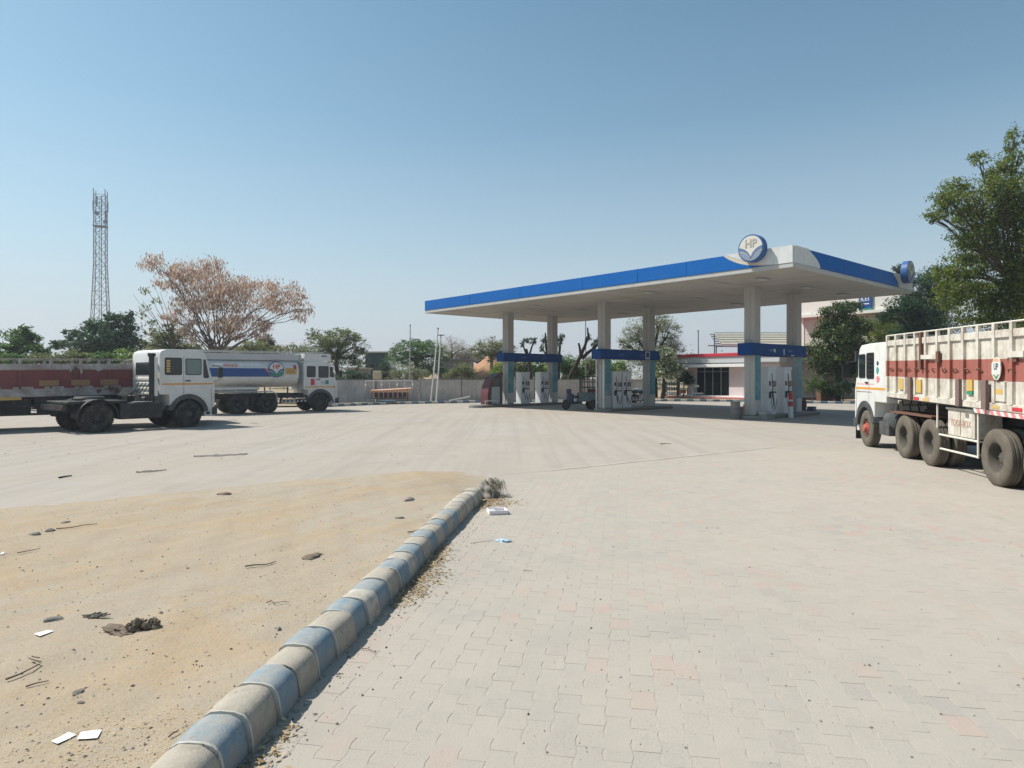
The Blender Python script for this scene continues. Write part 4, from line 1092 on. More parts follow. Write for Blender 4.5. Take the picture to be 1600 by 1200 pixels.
for px_ in (1395, 1408, 1421, 1434, 1449, 1462, 1478, 1495, 1513, 1533, 1583):   # rope hooks along the red band
    hx = (6.559/((px_-800)/1045-0.185)-19.1)/0.983; z = BZ(hx, 0.435)
    MB().tube([(hx-0.08, 1.205, z), (hx-0.06, 1.25, z+0.05), (hx, 1.255, z+0.06), (hx+0.06, 1.25, z+0.045), (hx+0.08, 1.205, z-0.03)], 0.012, 5).build('rope_hook', M['rust'], RT)
# striped guard strip, tool box in its pipe cradle, couplings
xs_ = -6.35; k = 0
while xs_ > -12.1:
    MB().add([(x+o_, y, BZ(x, f)) for x in (xs_, xs_-0.12) for y in (1.20, 1.238) for f, o_ in ((-0.055, 0.0), (-0.005, 0.06))], [(0,1,3,2), (4,6,7,5), (0,2,6,4), (1,5,7,3), (0,4,5,1), (2,3,7,6)]).build('reflector_stripe', M['pink'] if k % 2 else M['white'], RT)
    xs_ -= 0.12; k += 1
tb = MB().box(-6.08, -4.95, 0.62, 1.12, 0.76, 1.30).build('tool_box', M['body_white'], RT, bevel=0.012, seg=1)
MB().box(-6.12, -4.91, 0.60, 1.15, 1.302, 1.352).build('tool_box_lid', M['body_white'], tb, bevel=0.01, seg=1)
text('lettering', 'TOOL-BOX', 0.19, M['hub_faded'], tb, (-5.52, 1.122, 1.03), (R(90), 0, R(180)), 0.002, 0.003, sx=0.88)
MB().box(-5.52, -5.51, 1.121, 1.126, 0.8, 1.28).build('tool_box_seam', M['rust'], tb)
cr = MB()
for x in (-4.55, -6.32): cr.tube([(x, 1.16, 1.40), (x, 1.16, 0.42)], 0.022, 8)
for z in (0.44, 0.74): cr.tube([(-4.55, 1.16, z), (-6.32, 1.16, z)], 0.022, 8)
for x in (-4.55, -6.32): cr.tube([(x, 1.16, 0.74), (x, 0.5, 0.74)], 0.02, 6)
cr.build('side_guard', M['cream'], RT)
MB().box(-3.75, -2.3, -0.55, 0.55, 1.10, 1.17).lathe([(0, 1.17), (0.45, 1.17), (0.45, 1.25), (0, 1.25)], 20, 'z', (-3.3, 0, 0)).box(-4.3, -1.8, 0.52, 1.18, 1.07, 1.11).build('coupling_plate', M['rust'], RT)
ft = MB().lathe([(0, -0.95), (0.22, -0.95), (0.27, -0.9), (0.27, -0.15), (0.22, -0.1), (0, -0.1)], 20, 'x', (-0.9, 0.82, 0.82)).build('air_tank', M['grey_arch'], RT, smooth=True, angle=40)
MB().box(-1.5, -0.78, 0.55, 1.1, 0.42, 0.78).build('battery_box', M['grey_arch'], RT, bevel=0.03)
sp = MB()
for k in range(3):
    sp.tube([(-1.72, 0.5+0.2*k, 1.55), (-1.95, 0.5+0.2*k, 1.25), (-2.2, 0.45+0.2*k, 1.3), (-2.4, 0.5+0.2*k, 1.12)], 0.018, 6)
sp.tube([(-1.68, 0.95, 1.25), (-1.70, 1.02, 0.7), (-1.62, 0.9, 0.5)], 0.05, 8)
sp.build('air_hose', M['chassis'], RT)
MB().box(0.98, 1.01, 0.75, 1.15, 0.14, 0.50).build('mud_flap', M['rubber'], RT)
MB().tube([(0.98, 1.0, 0.9), (0.99, 1.02, 0.5)], 0.02, 6).build('mud_flap_hanger', M['chassis'], RT)

# ---------------------------------------------------------------- left: white tractor unit without trailer
hd = Vector((0.607, 0.794))
lt = Vector((-hd.y, hd.x))
o2 = Vector((-12.7, 26.3)) + lt*1.2
TT = empty('tractor_unit', (o2.x, o2.y, 0), math.atan2(hd.y, hd.x), 'white tractor unit without a trailer, orange stripe along its cab and a bare dark chassis', 'truck')
for s in (-1, 1):
    wheel(TT, 0, s*1.2, s, 'front'); wheel(TT, -3.25, s*1.22, s, 'dual')
axle(TT, 0); axle(TT, -3.25); chassis(TT, 0.9, -4.2, 0.88)
PAN2 = {'door': (-0.18, 0.8), 'panes': [
    ('glass_dark', [(0.60, 1.93), (0.84, 1.93), (0.68, 2.68), (0.60, 2.68)]),
    ('glass_pale', [(-0.12, 2.05), (0.52, 2.05), (0.52, 2.70), (-0.12, 2.70)]),
    ('glass_dark', [(-0.92, 2.05), (-0.26, 2.05), (-0.26, 2.72), (-0.92, 2.72)])]}
make_cab(TT, 1.08, -1.10, 0.64, 3.05, 1.30, 1.16, 0.72, 'white', True, 1.70, PAN2)
cu = MB()
for k in range(5): cu.box(-0.86, -0.72, -1.182, -1.176, 2.16+0.1*k, 2.23+0.1*k)
cu.build('window_louvre', M['yellow'], TT)
ex = MB().tube([(-1.32, -0.98, 0.9), (-1.32, -0.98, 2.75)], 0.10, 12).tube([(-1.32, -0.98, 2.75), (-1.32, -0.98, 2.88)], 0.14, 12)
for z in (1.4, 1.9, 2.4): ex.box(-1.32, -1.1, -1.04, -0.92, z, z+0.05)
ex.build('intake_stack', M['black'], TT, smooth=True, angle=40)
MB().box(-1.27, -1.16, -1.13, -1.05, 1.25, 2.72).build('corner_post', M['white'], TT)
for s in (-1, 1):
    mg = [( -3.25 + 0.68*math.cos(R(a)), 0.53 + 0.66*math.sin(R(a))) for a in range(0, 181, 15)]
    mi = [( -3.25 + 0.65*math.cos(R(a)), 0.53 + 0.63*math.sin(R(a))) for a in range(0, 181, 15)]
    MB().prism(mg + mi[::-1], s*0.60, s*1.24).build('mudguard', M['chassis'], TT)
    MB().box(-2.5, -0.95, s*0.55, s*1.12, 0.42, 1.02).build('fuel_tank', M['chassis'], TT, bevel=0.08, seg=2)
MB().box(-4.15, -2.2, -1.05, 1.05, 1.02, 1.12).build('deck_plate', M['chassis'], TT, bevel=0.02, seg=1)
fw = MB().lathe([(0, 1.12), (0.48, 1.12), (0.5, 1.2), (0.46, 1.26), (0, 1.27)], 24, 'z', (-3.1, 0, 0)).build('fifth_wheel', M['rim'], TT, smooth=True, angle=40)
rb_ = MB().box(-4.30, -4.20, -1.05, 1.05, 0.80, 1.0).build('rear_beam', M['chassis'], TT)
for s in (-1, 1): MB().box(-4.32, -4.301, s*0.8, s*0.98, 0.84, 0.95).build('tail_light', M['maroon'], rb_)
hs = MB()
for k in range(4): hs.tube([(-1.2, -0.55+0.3*k, 1.75), (-1.42, -0.5+0.3*k, 1.35), (-1.7, -0.4+0.25*k, 1.5), (-2.0, -0.3+0.2*k, 1.25)], 0.02, 6)
hs.box(-1.6, -1.3, -0.6, -0.2, 1.05, 1.3); hs.box(-1.75, -1.3, 0.1, 0.6, 1.02, 1.25); hs.tube([(-1.5, -0.95, 1.15), (-1.5, -0.2, 1.15)], 0.09, 10)
hs.build('air_hose', M['chassis'], TT)
MB().box(-1.95, -1.35, -1.1, -0.75, 1.03, 1.06).build('catwalk_plate', M['steel'], TT)

M['tan_plate'] = mat('tan_plate', (0.33, 0.21, 0.10), 0.7, var=0.3, scale=6, dirt=(0.2, 0.06, 0.05), damt=0.7, dscale=6)
# ---------------------------------------------------------------- far left: old open truck
h3 = Vector((0.77, 0.64)).normalized(); l3 = Vector((-h3.y, h3.x))
p3 = Vector((-15.1, 27.0)) + l3*1.22 + h3*1.9
OT = empty('old_cargo_truck', (p3.x, p3.y, 0), math.atan2(h3.y, h3.x), 'faded red and white open cargo truck behind the tractor unit at the left edge', 'truck')
for s in (-1, 1):
    wheel(OT, 0, s*1.2, s, 'front'); wheel(OT, -7.4, s*1.22, s, 'dual'); wheel(OT, -8.8, s*1.22, s, 'dual')
for x in (0, -7.4, -8.8): axle(OT, x)
chassis(OT, 0.9, -9.6, 0.95)
make_cab(OT, 1.05, -1.3, 0.64, 2.45, 1.30, 1.12, 0.70, 'old_white', False, 1.60, {'door': (-0.2, 0.8), 'panes': [('glass_dark', [(-0.15, 1.8), (0.6, 1.8), (0.5, 2.2), (-0.15, 2.2)])]})
OZ = cargo_body(OT, -1.9, -9.9, 1.28, 1.18, 1.42, 1.22, (M['old_white'], M['old_red']), 12, 0.95, (0.13, 0.21, 0.70, 0.72, 0.86, 0.985), False)
for (a_, b_, zl, zh, w_) in ((-2.2, -3.6, 0.62, 1.24, 1.05), (-3.7, -5.3, 0.78, 1.24, 1.1), (-5.4, -6.6, 0.58, 1.22, 1.0), (-6.7, -9.7, 0.95, 1.2, 0.9)):
    MB().box(a_, b_, -w_, w_, zl, zh).build('underbody_filler', M['chassis'], OT, bevel=0.03, seg=1)  # dark boxes added so the gap below the load body reads as shaded
for k, xx in enumerate((-2.6, -3.55, -4.55)):
    MB().add([(x, y, OZ(x, f)) for x in (xx, xx-0.62) for y in (-1.256, -1.19) for f in (0.28, 0.43)], [(0,1,3,2), (4,6,7,5), (0,2,6,4), (1,5,7,3), (0,4,5,1), (2,3,7,6)]).build('painted_plate', M['tan_plate'], OT)
MB().add([(x, y, OZ(x, f)) for x in (-5.7, -9.8) for y in (-1.27, -1.2) for f in (-0.07, 0.005)], [(0,1,3,2), (4,6,7,5), (0,2,6,4), (1,5,7,3), (0,4,5,1), (2,3,7,6)]).build('side_rail', M['yellow'], OT)
r4 = random.Random(8)
for k in range(9):                                        # rust and flaked paint on the side
    xx = -2.3 - r4.random()*6.8; f0 = r4.choice((0.12, 0.18, 0.66, 0.72)); w_, h_ = r4.uniform(0.05, 0.16), r4.uniform(0.12, 0.34)
    pts_ = [(xx + w_*math.cos(a)*r4.uniform(0.35, 1.2), f0 + h_*0.5*math.sin(a)*r4.uniform(0.35, 1.3)) for a in np.linspace(0, 2*math.pi, 16)[:-1]]
    MB().prism([(x_, OZ(x_, max(0.02, f_))) for x_, f_ in pts_], -1.2565, -1.2525 + 0.0003*k).build('rust_patch', M['rust'] if k % 3 else M['old_white'], OT)
for k, xx in enumerate((-2.5, -3.45, -4.4, -5.35, -6.3)):
    MB().add([(x, y, OZ(x, f)) for x in (xx, xx-0.6) for y in (-1.25, -1.2) for f in (0.21, 0.262)], [(0,1,3,2), (4,6,7,5), (0,2,6,4), (1,5,7,3), (0,4,5,1), (2,3,7,6)]).build('white_board', M['old_white'], OT)
bt = MB().box(-5.2, -3.4, -1.15, -0.6, 0.55, 0.98).build('battery_box', M['chassis'], OT, bevel=0.02, seg=1)
gd = MB()
for z in (0.55, 0.85): gd.box(-6.9, -2.0, -1.2, -1.14, z, z+0.09)
for x in (-6.5, -4.4, -2.3): gd.box(x-0.04, x+0.04, -1.14, -1.08, 0.55, 1.3)
gd.build('side_guard', M['chassis'], OT)
MB().box(-1.95, -1.75, -1.25, -1.0, 1.5, 2.35).build('corner_post', M['maroon'], OT)

# ---------------------------------------------------------------- fuel tanker
h4 = Vector((0.788, 0.616)).normalized(); l4 = Vector((-h4.y, h4.x))
p4 = Vector((-10.9, 38.0)) + l4*1.2
FT = empty('fuel_tanker', (p4.x, p4.y, 0), math.atan2(h4.y, h4.x), 'white fuel tanker with a blue side band and round emblem behind the tractor unit', 'tanker truck')
for s in (-1, 1):
    wheel(FT, 0, s*1.2, s, 'front')
    for x in (-2.92, -4.45): wheel(FT, x, s*1.22, s, 'dual')
for x in (0, -2.92, -4.45): axle(FT, x)
chassis(FT, 0.8, -6.6, 0.92)
PAN4 = {'door': (-0.25, 0.75), 'panes': [
    ('glass_dark', [(0.58, 1.95), (0.86, 1.95), (0.72, 2.55), (0.58, 2.55)]),
    ('glass_dark', [(-0.10, 1.92), (0.50, 1.92), (0.50, 2.58), (-0.10, 2.58)]),
    ('glass_dark', [(-0.78, 1.95), (-0.28, 1.95), (-0.28, 2.58), (-0.78, 2.58)])]}
make_cab(FT, 1.02, -0.95, 0.64, 2.86, 1.25, 1.2, 0.70, 'white', False, 1.40, PAN4)
rk = MB().box(-0.9, 0.65, -1.15, -1.11, 2.86, 3.28).box(-0.9, 0.65, 1.11, 1.15, 2.86, 3.28).box(0.61, 0.65, -1.11, 1.11, 2.86, 3.28).box(-0.9, -0.86, -1.11, 1.11, 2.86, 3.28).build('roof_carrier', M['white'], FT)
MB().box(0.1, 0.42, -1.16, -1.152, 3.12, 3.18).build('roof_carrier_badge', M['navy'], rk)
MB().box(0.3, 0.5, -1.204, -1.2, 1.55, 1.78).build('notice', M['teal'], FT); MB().box(0.05, 0.28, -1.204, -1.2, 1.55, 1.74).build('notice', M['shop_grey'], FT); MB().box(-0.55, -0.33, -1.204, -1.2, 1.50, 1.86).build('notice', M['red'], FT)
# tank barrel: squarish ellipse
tcz, ta, tb_ = 2.20, 1.20, 0.80
def sup(a, e=2.6):
    c, s = math.cos(a), math.sin(a)
    return (ta*math.copysign(abs(c)**(2/e), c), tcz + tb_*math.copysign(abs(s)**(2/e), s))
ring = [sup(2*math.pi*i/48) for i in range(48)]
vs_, fs = [], []
stn = [(-1.18, 0.0), (-1.18, 0.90), (-1.22, 0.965), (-1.30, 1.0), (-6.6, 1.0), (-6.72, 0.93), (-6.75, 0.0)]
for x, k in stn:
    vs_ += [(x, y*k, tcz + (z-tcz)*k) for y, z in ring]
for i in range(len(stn)-1):
    for j in range(48):
        j2 = (j+1) % 48; fs.append((i*48+j, i*48+j2, (i+1)*48+j2, (i+1)*48+j))
MB().add(vs_, fs).build('tank', M['white'], FT, smooth=True, angle=35)
def skin(name, x0, x1, z0, z1, m, off=0.006, slant=(0, 0, 0, 0), n=8):
    """patch hugging the near (right) side of the barrel"""
    v, f = [], []
    for i in range(n+1):
        t = i/n; z = z0 + (z1-z0)*t
        y = -ta*max(0.0, 1-abs((z-tcz)/tb_)**2.6)**(1/2.6) - off
        xa = x0 + slant[0]*(1-t) + slant[1]*t; xb = x1 + slant[2]*(1-t) + slant[3]*t
        v += [(xa, y, z), (xb, y, z)]
    for i in range(n): f.append((2*i, 2*i+1, 2*i+3, 2*i+2))
    return MB().add(v, f).build(name, m, FT, flip=False)
for xw in (-2.6, -3.9, -5.2):
    skin('weld_seam', xw-0.012, xw+0.012, 1.55, 2.9, M['shop_grey'], 0.008)
skin('side_band', -6.5, -3.10, 1.98, 2.43, M['tank_blue'], 0.012, (0.1, 0, 0.35, 0.0))
skin('side_band_end', -3.10, -2.72, 1.98, 2.43, M['pink'], 0.014, (0.35, 0.0, 0.42, 0.0))
skin('side_band_end', -2.72, -2.05, 1.98, 2.43, M['disp_grey'], 0.012, (0.42, 0.25, 0, 0))
pets4 = (M['tank_blue'], M['green'])
e = emblem(FT, 'emblem', 0.43, 0.02, M['white'], M['tank_blue'], pets4, M['red'])
e.location = (-2.48, -1.222, 2.37)
skin('placard', -1.98, -1.36, 2.10, 2.46, M['yellow'], 0.016)
skin('placard_mark', -1.52, -1.36, 2.40, 2.62, M['red'], 0.02)
for k in range(3): skin('placard_mark', -1.9, -1.45, 2.18+0.08*k, 2.20+0.08*k, M['maroon'], 0.02)
text('lettering', 'SERVICE', 0.20, M['pink'], FT, (-4.85, -1.19, 2.58), (R(90), 0, 0), 0.012, 0.003)
# walkway along the top, pipes along the side, side rails
wk = MB().box(-6.6, -1.0, -0.98, -0.94, 2.88, 3.22).box(-6.6, -1.0, 0.94, 0.98, 2.88, 3.22).box(-6.6, -6.56, -0.94, 0.94, 2.88, 3.22).box(-1.04, -1.0, -0.94, 0.94, 2.88, 3.22).box(-6.56, -1.04, -0.94, 0.94, 2.93, 2.96)
wk.build('top_coaming', M['shop_grey'], FT)
tr_ = MB()
for y in (-0.9, 0.9): tr_.tube([(-6.9, y, 3.36), (0.4, y, 3.34)], 0.022, 6)
for x in (-6.5, -5, -3.5, -2): tr_.tube([(x, -0.9, 3.2), (x, -0.9, 3.36)], 0.018, 6)
tr_.build('top_rail', M['steel'], FT)
for x in (-2.2, -3.6, -5.0):
    m_ = MB().lathe([(0, 2.96), (0.28, 2.96), (0.28, 3.14), (0.22, 3.18), (0, 3.19)], 20, 'z', (x, 0, 0)).build('manhole', M['steel'], FT, smooth=True, angle=40)
MB().tube([(-6.5, -1.2, 1.36), (-3.4, -1.2, 1.36)], 0.075, 10).build('side_pipe', M['white'], FT, smooth=True)
gd = MB().tube([(-6.6, -1.22, 1.18), (-2.7, -1.22, 1.18), (-2.5, -1.22, 1.05), (-2.42, -1.22, 0.75)], 0.03, 8)
for x in (-6.3, -4.6, -2.8): gd.tube([(x, -1.22, 1.18), (x, -1.15, 1.5)], 0.025, 6)
gd.build('side_rail', M['shop_grey'], FT)
for (x, w2) in ((-3.7, 0.12), (-2.2, 0.12)):
    MB().add([(x-0.05, -1.2, 1.1), (x+0.1, -1.2, 1.1), (x+0.02, -1.2, 0.5), (x-0.12, -1.2, 0.5)], [(0, 1, 2, 3)]).build('mud_flap', M['rubber'], FT)
gb = MB()
for z in (0.58, 0.86): gb.box(-2.3, -0.75, -1.20, -1.16, z, z+0.1)
gb.build('side_guard', M['chassis'], FT)
for k in range(7):
    MB().add([(-2.25+0.22*k, -1.203, 0.585), (-2.17+0.22*k, -1.203, 0.585), (-2.10+0.22*k, -1.203, 0.675), (-2.18+0.22*k, -1.203, 0.675)], [(0, 1, 2, 3)]).build('reflector_stripe', M['white'], FT)
ld = MB()
for y in (-1.0, -0.72): ld.tube([(-1.1, y, 1.2), (-1.1, y, 3.3)], 0.02, 6)
for k in range(7): ld.tube([(-1.1, -1.0, 1.4+0.28*k), (-1.1, -0.72, 1.4+0.28*k)], 0.016, 6)
ld.build('ladder', M['steel'], FT)
MB().box(-6.9, -6.82, -1.1, 1.1, 0.6, 0.78).build('rear_bumper', M['chassis'], FT)
# ================================================================ SHOP, BUILDINGS AND LAND BEHIND
PLx, PLy = 15.99, 61.0
SD = Vector((5.56, -7.0)).normalized()
shop = empty('shop', (PLx, PLy, 0.09), math.atan2(SD.y, SD.x), 'single storey station shop with a red topped fascia and a glazed front', 'building')
z0 = 0.22
MB().box(-1.2, 9.2, -1.7, 7.5, 0, 0.12).build('platform', M['step_red'], shop, bevel=0.01, seg=1)
MB().box(-0.2, 9.0, -1.0, 7.2, 0.122, 0.24).build('step', M['shop_white'], shop, bevel=0.01, seg=1)
MB().box(0, 0.98, 0, 0.25, 0.24, 2.95).build('pillar', M['shop_wall'], shop)
MB().box(4.34, 5.75, 0, 0.25, 0.24, 2.95).build('pillar', M['shop_wall'], shop)
MB().box(6.55, 9.0, 0, 0.25, 0.24, 2.95).build('pillar', M['shop_wall'], shop)
MB().box(0, 0.2, 0.26, 7.0, 0.24, 2.95).build('side_wall', M['shop_wall'], shop)
MB().box(8.8, 9.0, 0.26, 7.0, 0.24, 2.95).build('side_wall', M['shop_wall'], shop)
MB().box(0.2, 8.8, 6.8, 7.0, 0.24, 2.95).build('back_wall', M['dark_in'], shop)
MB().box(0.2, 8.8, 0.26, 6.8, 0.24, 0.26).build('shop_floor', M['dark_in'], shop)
MB().box(0.98, 4.34, 0, 0.25, 2.72, 2.95).build('lintel', M['shop_wall'], shop); MB().box(5.75, 6.55, 0, 0.25, 2.45, 2.95).build('lintel', M['shop_wall'], shop)
for k in range(4):
    a = 0.98 + 3.36*k/4
    p = MB().box(a+0.03, a+0.81, 0.10, 0.13, 0.26, 2.70).build('glass_pane', M['glass_shop'], shop)
    fr = MB().box(a, a+0.03, 0.07, 0.16, 0.24, 2.72).box(a+0.81, a+0.84, 0.07, 0.16, 0.24, 2.72).box(a+0.03, a+0.81, 0.07, 0.16, 2.30, 2.34).build('frame', M['steel'], p)
dr = MB().box(5.80, 6.50, 0.10, 0.14, 0.26, 2.40).build('door', M['glass_shop'], shop)
MB().box(5.75, 5.80, 0.02, 0.2, 0.24, 2.45).box(6.50, 6.55, 0.02, 0.2, 0.24, 2.45).build('frame', M['shop_white'], dr)
# fridges and lamps seen through the glass
for x in (2.05, 3.0):
    f = MB().box(x, x+0.78, 0.5, 1.2, 0.26, 1.38).build('fridge', M['shop_white'], shop, bevel=0.02, seg=1)
    MB().box(x+0.08, x+0.3, 0.485, 0.499, 0.95, 0.99).build('handle', M['grey_arch'], f)
for x, zz_ in ((1.3, 2.45), (2.95, 2.15), (3.6, 2.0)):
    MB().lathe([(0, 0.12), (0.07, 0.1), (0.16, -0.06), (0.14, -0.06), (0, -0.02)], 14, 'z', (x, 0.8, zz_)).build('lamp', M['shop_white'], shop)
MB().box(3.55, 4.1, 0.9, 1.0, 1.75, 2.05).build('wall_poster', M['shop_grey'], shop)
# awning and fascia
MB().box(-0.75, 7.0, -0.85, 0.0, 2.70, 2.96).build('awning', M['shop_white'], shop, bevel=0.015, seg=1)
MB().box(-0.6, 9.2, -0.35, 7.2, 2.962, 3.08).build('roof_slab', M['shop_grey'], shop)
MB().box(-0.95, 9.3, -0.55, 7.3, 3.082, 3.62).build('parapet', M['shop_grey'], shop, bevel=0.01, seg=1)
MB().box(-1.05, 9.4, -0.65, 7.4, 3.622, 3.90).build('red_band', M['shop_red'], shop, bevel=0.01, seg=1)

def spt(s, o, z=0.09):
    """shop-local (along front, out from the front) to world"""
    n_ = Vector((-SD.y, SD.x))
    return Vector((PLx + SD.x*s - n_.x*o, PLy + SD.y*s - n_.y*o, z))
srz = math.atan2(SD.y, SD.x)
# bottle rack, red stand, leaning plank, weighing scale in front of the shop
rk = empty('bottle_rack', spt(-1.6, 0.2), srz, 'dark rack with rows of white topped bottles left of the shop', 'rack')
for x in (-0.75, 0.75): MB().box(x-0.03, x+0.03, -0.2, 0.2, 0, 1.45).build('upright', M['chassis'], rk)
for z in (0.15, 0.6, 1.05):
    MB().box(-0.72, 0.72, -0.2, 0.2, z, z+0.03).build('shelf', M['chassis'], rk)
    for k in range(5):
        MB().lathe([(0, 0), (0.10, 0), (0.11, 0.03), (0.11, 0.22), (0.05, 0.29), (0.05, 0.33), (0, 0.33)], 10, 'z', (-0.56+0.28*k, 0, z+0.03)).build('bottle', M['glass_pale'] if z > 0.5 else M['shop_grey'], rk, smooth=True)
MB().box(-0.8, 0.8, -0.22, 0.22, 1.46, 1.5).build('top_sheet', M['shop_grey'], rk)
rs = empty('red_stand', spt(0.15, 0.7), srz, 'low dark red fire point stand with hanging buckets at the shop corner', 'stand')
for x in (-0.4, 0.4): MB().bar((x, 0, 0), (x*0.85, 0, 0.85), 0.05).build('leg', M['maroon'], rs)
MB().bar((-0.38, 0, 0.82), (0.38, 0, 0.82), 0.05).build('crossbar', M['maroon'], rs)
for x in (-0.22, 0.1): MB().lathe([(0, 0.36), (0.10, 0.36), (0.14, 0.66), (0.13, 0.66), (0.0, 0.42)], 12, 'z', (x, -0.02, 0)).build('bucket', M['red'], rs)
pk = empty('leaning_plank', spt(0.75, 0.6), srz, 'narrow white plank leaning on the shop pillar', 'plank')
MB().bar((0.25, 0, 0.0), (-0.15, 0.45, 1.0), 0.10, 0.03).build('board', M['shop_white'], pk)
ws_ = empty('weighing_scale', spt(1.75, 0.85, 0.33), srz, 'small white platform scale standing on the shop step', 'scale')
MB().box(-0.35, 0.45, -0.25, 0.25, 0.10, 0.22).build('platform', M['shop_white'], ws_, bevel=0.02, seg=1)
MB().box(-0.28, -0.2, -0.05, 0.05, 0.22, 0.8).build('pillar', M['disp_grey'], ws_)
MB().box(-0.34, 0.1, -0.08, 0.08, 0.72, 0.90).build('head', M['shop_white'], ws_, bevel=0.02, seg=1)
for x in (-0.25, 0.35):
    for y in (-0.18, 0.18): MB().lathe([(0.0, -0.03), (0.05, -0.03), (0.05, 0.03), (0, 0.03)], 10, 'y', (x, y, 0.05)).build('wheel', M['black'], ws_)

# tin roofed shed behind the shop
sh = empty('tin_shed', (26, 68, 0), 0, 'open shed with a sloping sheet roof on thin posts behind the shop', 'shed')
for i in range(7):
    x0, x1 = -5.4 + 1.9*i, -5.4 + 1.9*i + 1.86
    xb0, xb1 = -3.6 + 1.75*i, -3.6 + 1.75*i + 1.72
    MB().add([(x0, -2.5, 5.0), (x1, -2.5, 5.0), (xb1, 6, 6.7), (xb0, 6, 6.7), (x0, -2.5, 5.03), (x1, -2.5, 5.03), (xb1, 6, 6.73), (xb0, 6, 6.73)],
             [(0,3,2,1), (4,5,6,7), (0,1,5,4), (1,2,6,5), (2,3,7,6), (3,0,4,7)]).build('roof_sheet', M['tin'], sh)
for k in range(6):
    t = k/5; MB().bar((-6.0+1.9*t, -2.5+8.5*t, 4.93+1.7*t), (8.2, -2.5+8.5*t, 4.93+1.7*t), 0.07, 0.12).bar((-5.5+1.9*t, -2.5+8.5*t+0.1, 5.12+1.7*t), (8.0, -2.5+8.5*t+0.1, 5.12+1.7*t), 0.05, 0.08).build('purlin', M['disp_grey'], sh)
for x, y, h in ((-6.0, -2.5, 4.95), (-2.9, -1, 5.2), (2, -2.5, 4.95), (6, -2.5, 4.95), (-3.6, 6, 6.6), (3, 6, 6.6)):
    MB().tube([(x, y, 0), (x, y, h)], 0.06, 8).build('post', M['chassis'], sh)
MB().tube([(-6.8, -2.5, 5.0), (-5.4, -2.5, 4.98)], 0.05, 6).build('rafter', M['chassis'], sh)

# beige building at the right with a blue sign
bb = empty('beige_building', (26.9, 62, -0.4), srz, 'large plain beige building behind the trees at right', 'building')
MB().box(0, 8.6, 0, 10, 0, 7.75).build('wall', M['beige_wall'], bb)
MB().box(-0.25, 8.9, -0.9, 10.3, 7.752, 8.0).build('ledge', M['beige_light'], bb)
MB().box(0.0, 8.7, -0.6, 10, 8.002, 9.6).build('parapet', M['beige_light'], bb)
MB().box(-0.02, 0.2, -0.06, -0.003, 0.1, 7.75).build('corner_pier', M['beige_light'], bb)
for x in (3.5, 6.5):
    w = MB().box(x, x+1.5, -0.06, -0.003, 4.6, 6.2).build('window', M['shop_grey'], bb)
    MB().box(x+0.1, x+0.7, -0.075, -0.061, 4.7, 6.1).build('pane', M['glass_dark'], w); MB().box(x+0.8, x+1.4, -0.075, -0.061, 4.7, 6.1).build('pane', M['glass_dark'], w)
MB().box(-0.3, 8.5, -1.6, -0.13, 4.2, 4.35).build('porch_roof', M['tin'], bb)
MB().box(-0.3, 8.5, -1.65, -1.601, 3.75, 4.2).build('porch_fascia', M['step_red'], bb)
_n = Vector((-SD.y, SD.x)); _p = Vector((26.9, 62)) + SD*5.45 - _n*0.68
sg = empty('sign_board', (_p.x, _p.y, 7.62), srz, 'blue sign board with white letters and a green foot on the beige building', 'sign')
MB().box(0, 1.05, -0.08, 0.0, 0.16, 1.55).build('panel', M['tank_blue'], sg)
MB().box(0, 1.05, -0.08, 0.0, 0.0, 0.158).build('panel_foot', M['green'], sg)
text('lettering', 'KEI', 0.48, M['shop_white'], sg, (0.5, -0.085, 0.95), (R(90), 0, 0), 0.004, 0.004, sx=1.1)
MB().box(0.12, 0.85, -0.088, -0.081, 0.50, 0.58).build('underline', M['shop_white'], sg)
for x in (0.1, 0.95): MB().box(x-0.03, x+0.03, 0.002, 0.06, -0.05, 1.4).build('support', M['steel'], sg)

# dark stack of bricks between the shrubs
q = gp(1294, 629)
bs = empty('brick_stack', (q.x, 51.5, 0.09), R(10), 'dark stack of old bricks in the strip between two young shrubs', 'brick stack')
for c in range(11):
    for k in range(4):
        MB().box(-0.55+0.28*k+0.01*(c % 2), -0.29+0.28*k+0.01*(c % 2), -0.28, 0.28, 0.145*c, 0.145*c+0.125).build('brick', M['rust'], bs)

# houses and tanks over the wall
def house(name, x0, x1, y, depth, h, m, label, wins, roofm):
    t = empty(name, ((x0+x1)/2, y, 0.05), 0, label, 'house')
    hw = (x1-x0)/2
    MB().box(-hw, hw, 0, depth, 0, h).build('wall', m, t)
    MB().box(-hw-0.2, hw+0.2, -0.35, depth+0.2, h+0.002, h+0.16).build('roof', roofm, t)
    for wx, wz, ww, wh in wins:
        w = MB().box(wx-ww/2, wx+ww/2, -0.05, -0.003, wz, wz+wh).build('window', M['wood'], t)
        MB().box(wx-ww/2+0.06, wx+ww/2-0.06, -0.06, -0.051, wz+0.06, wz+wh-0.06).build('pane', M['glass_dark'], w)
    return t
a, b_ = at(571, 575, 76), at(604, 575, 76)
house('green_house', a.x, b_.x, 76, 5, 4.6, M['house_green'], 'dark green walled house beyond the wall beside the thorny tree', [(-0.4, 2.6, 0.7, 0.8), (0.6, 2.6, 0.6, 0.8)], M['tin'])
a, b_ = at(684, 575, 72), at(735, 575, 72)
house('grey_house', a.x, b_.x, 72, 6, 3.7, M['house_grey'], 'low grey plastered house with a flat roof beyond the two leaning poles', [(0.25, 1.9, 0.75, 1.0), (-1.2, 1.9, 0.6, 1.0)], M['house_grey'])
a, b_ = at(541, 585, 70), at(567, 585, 70)
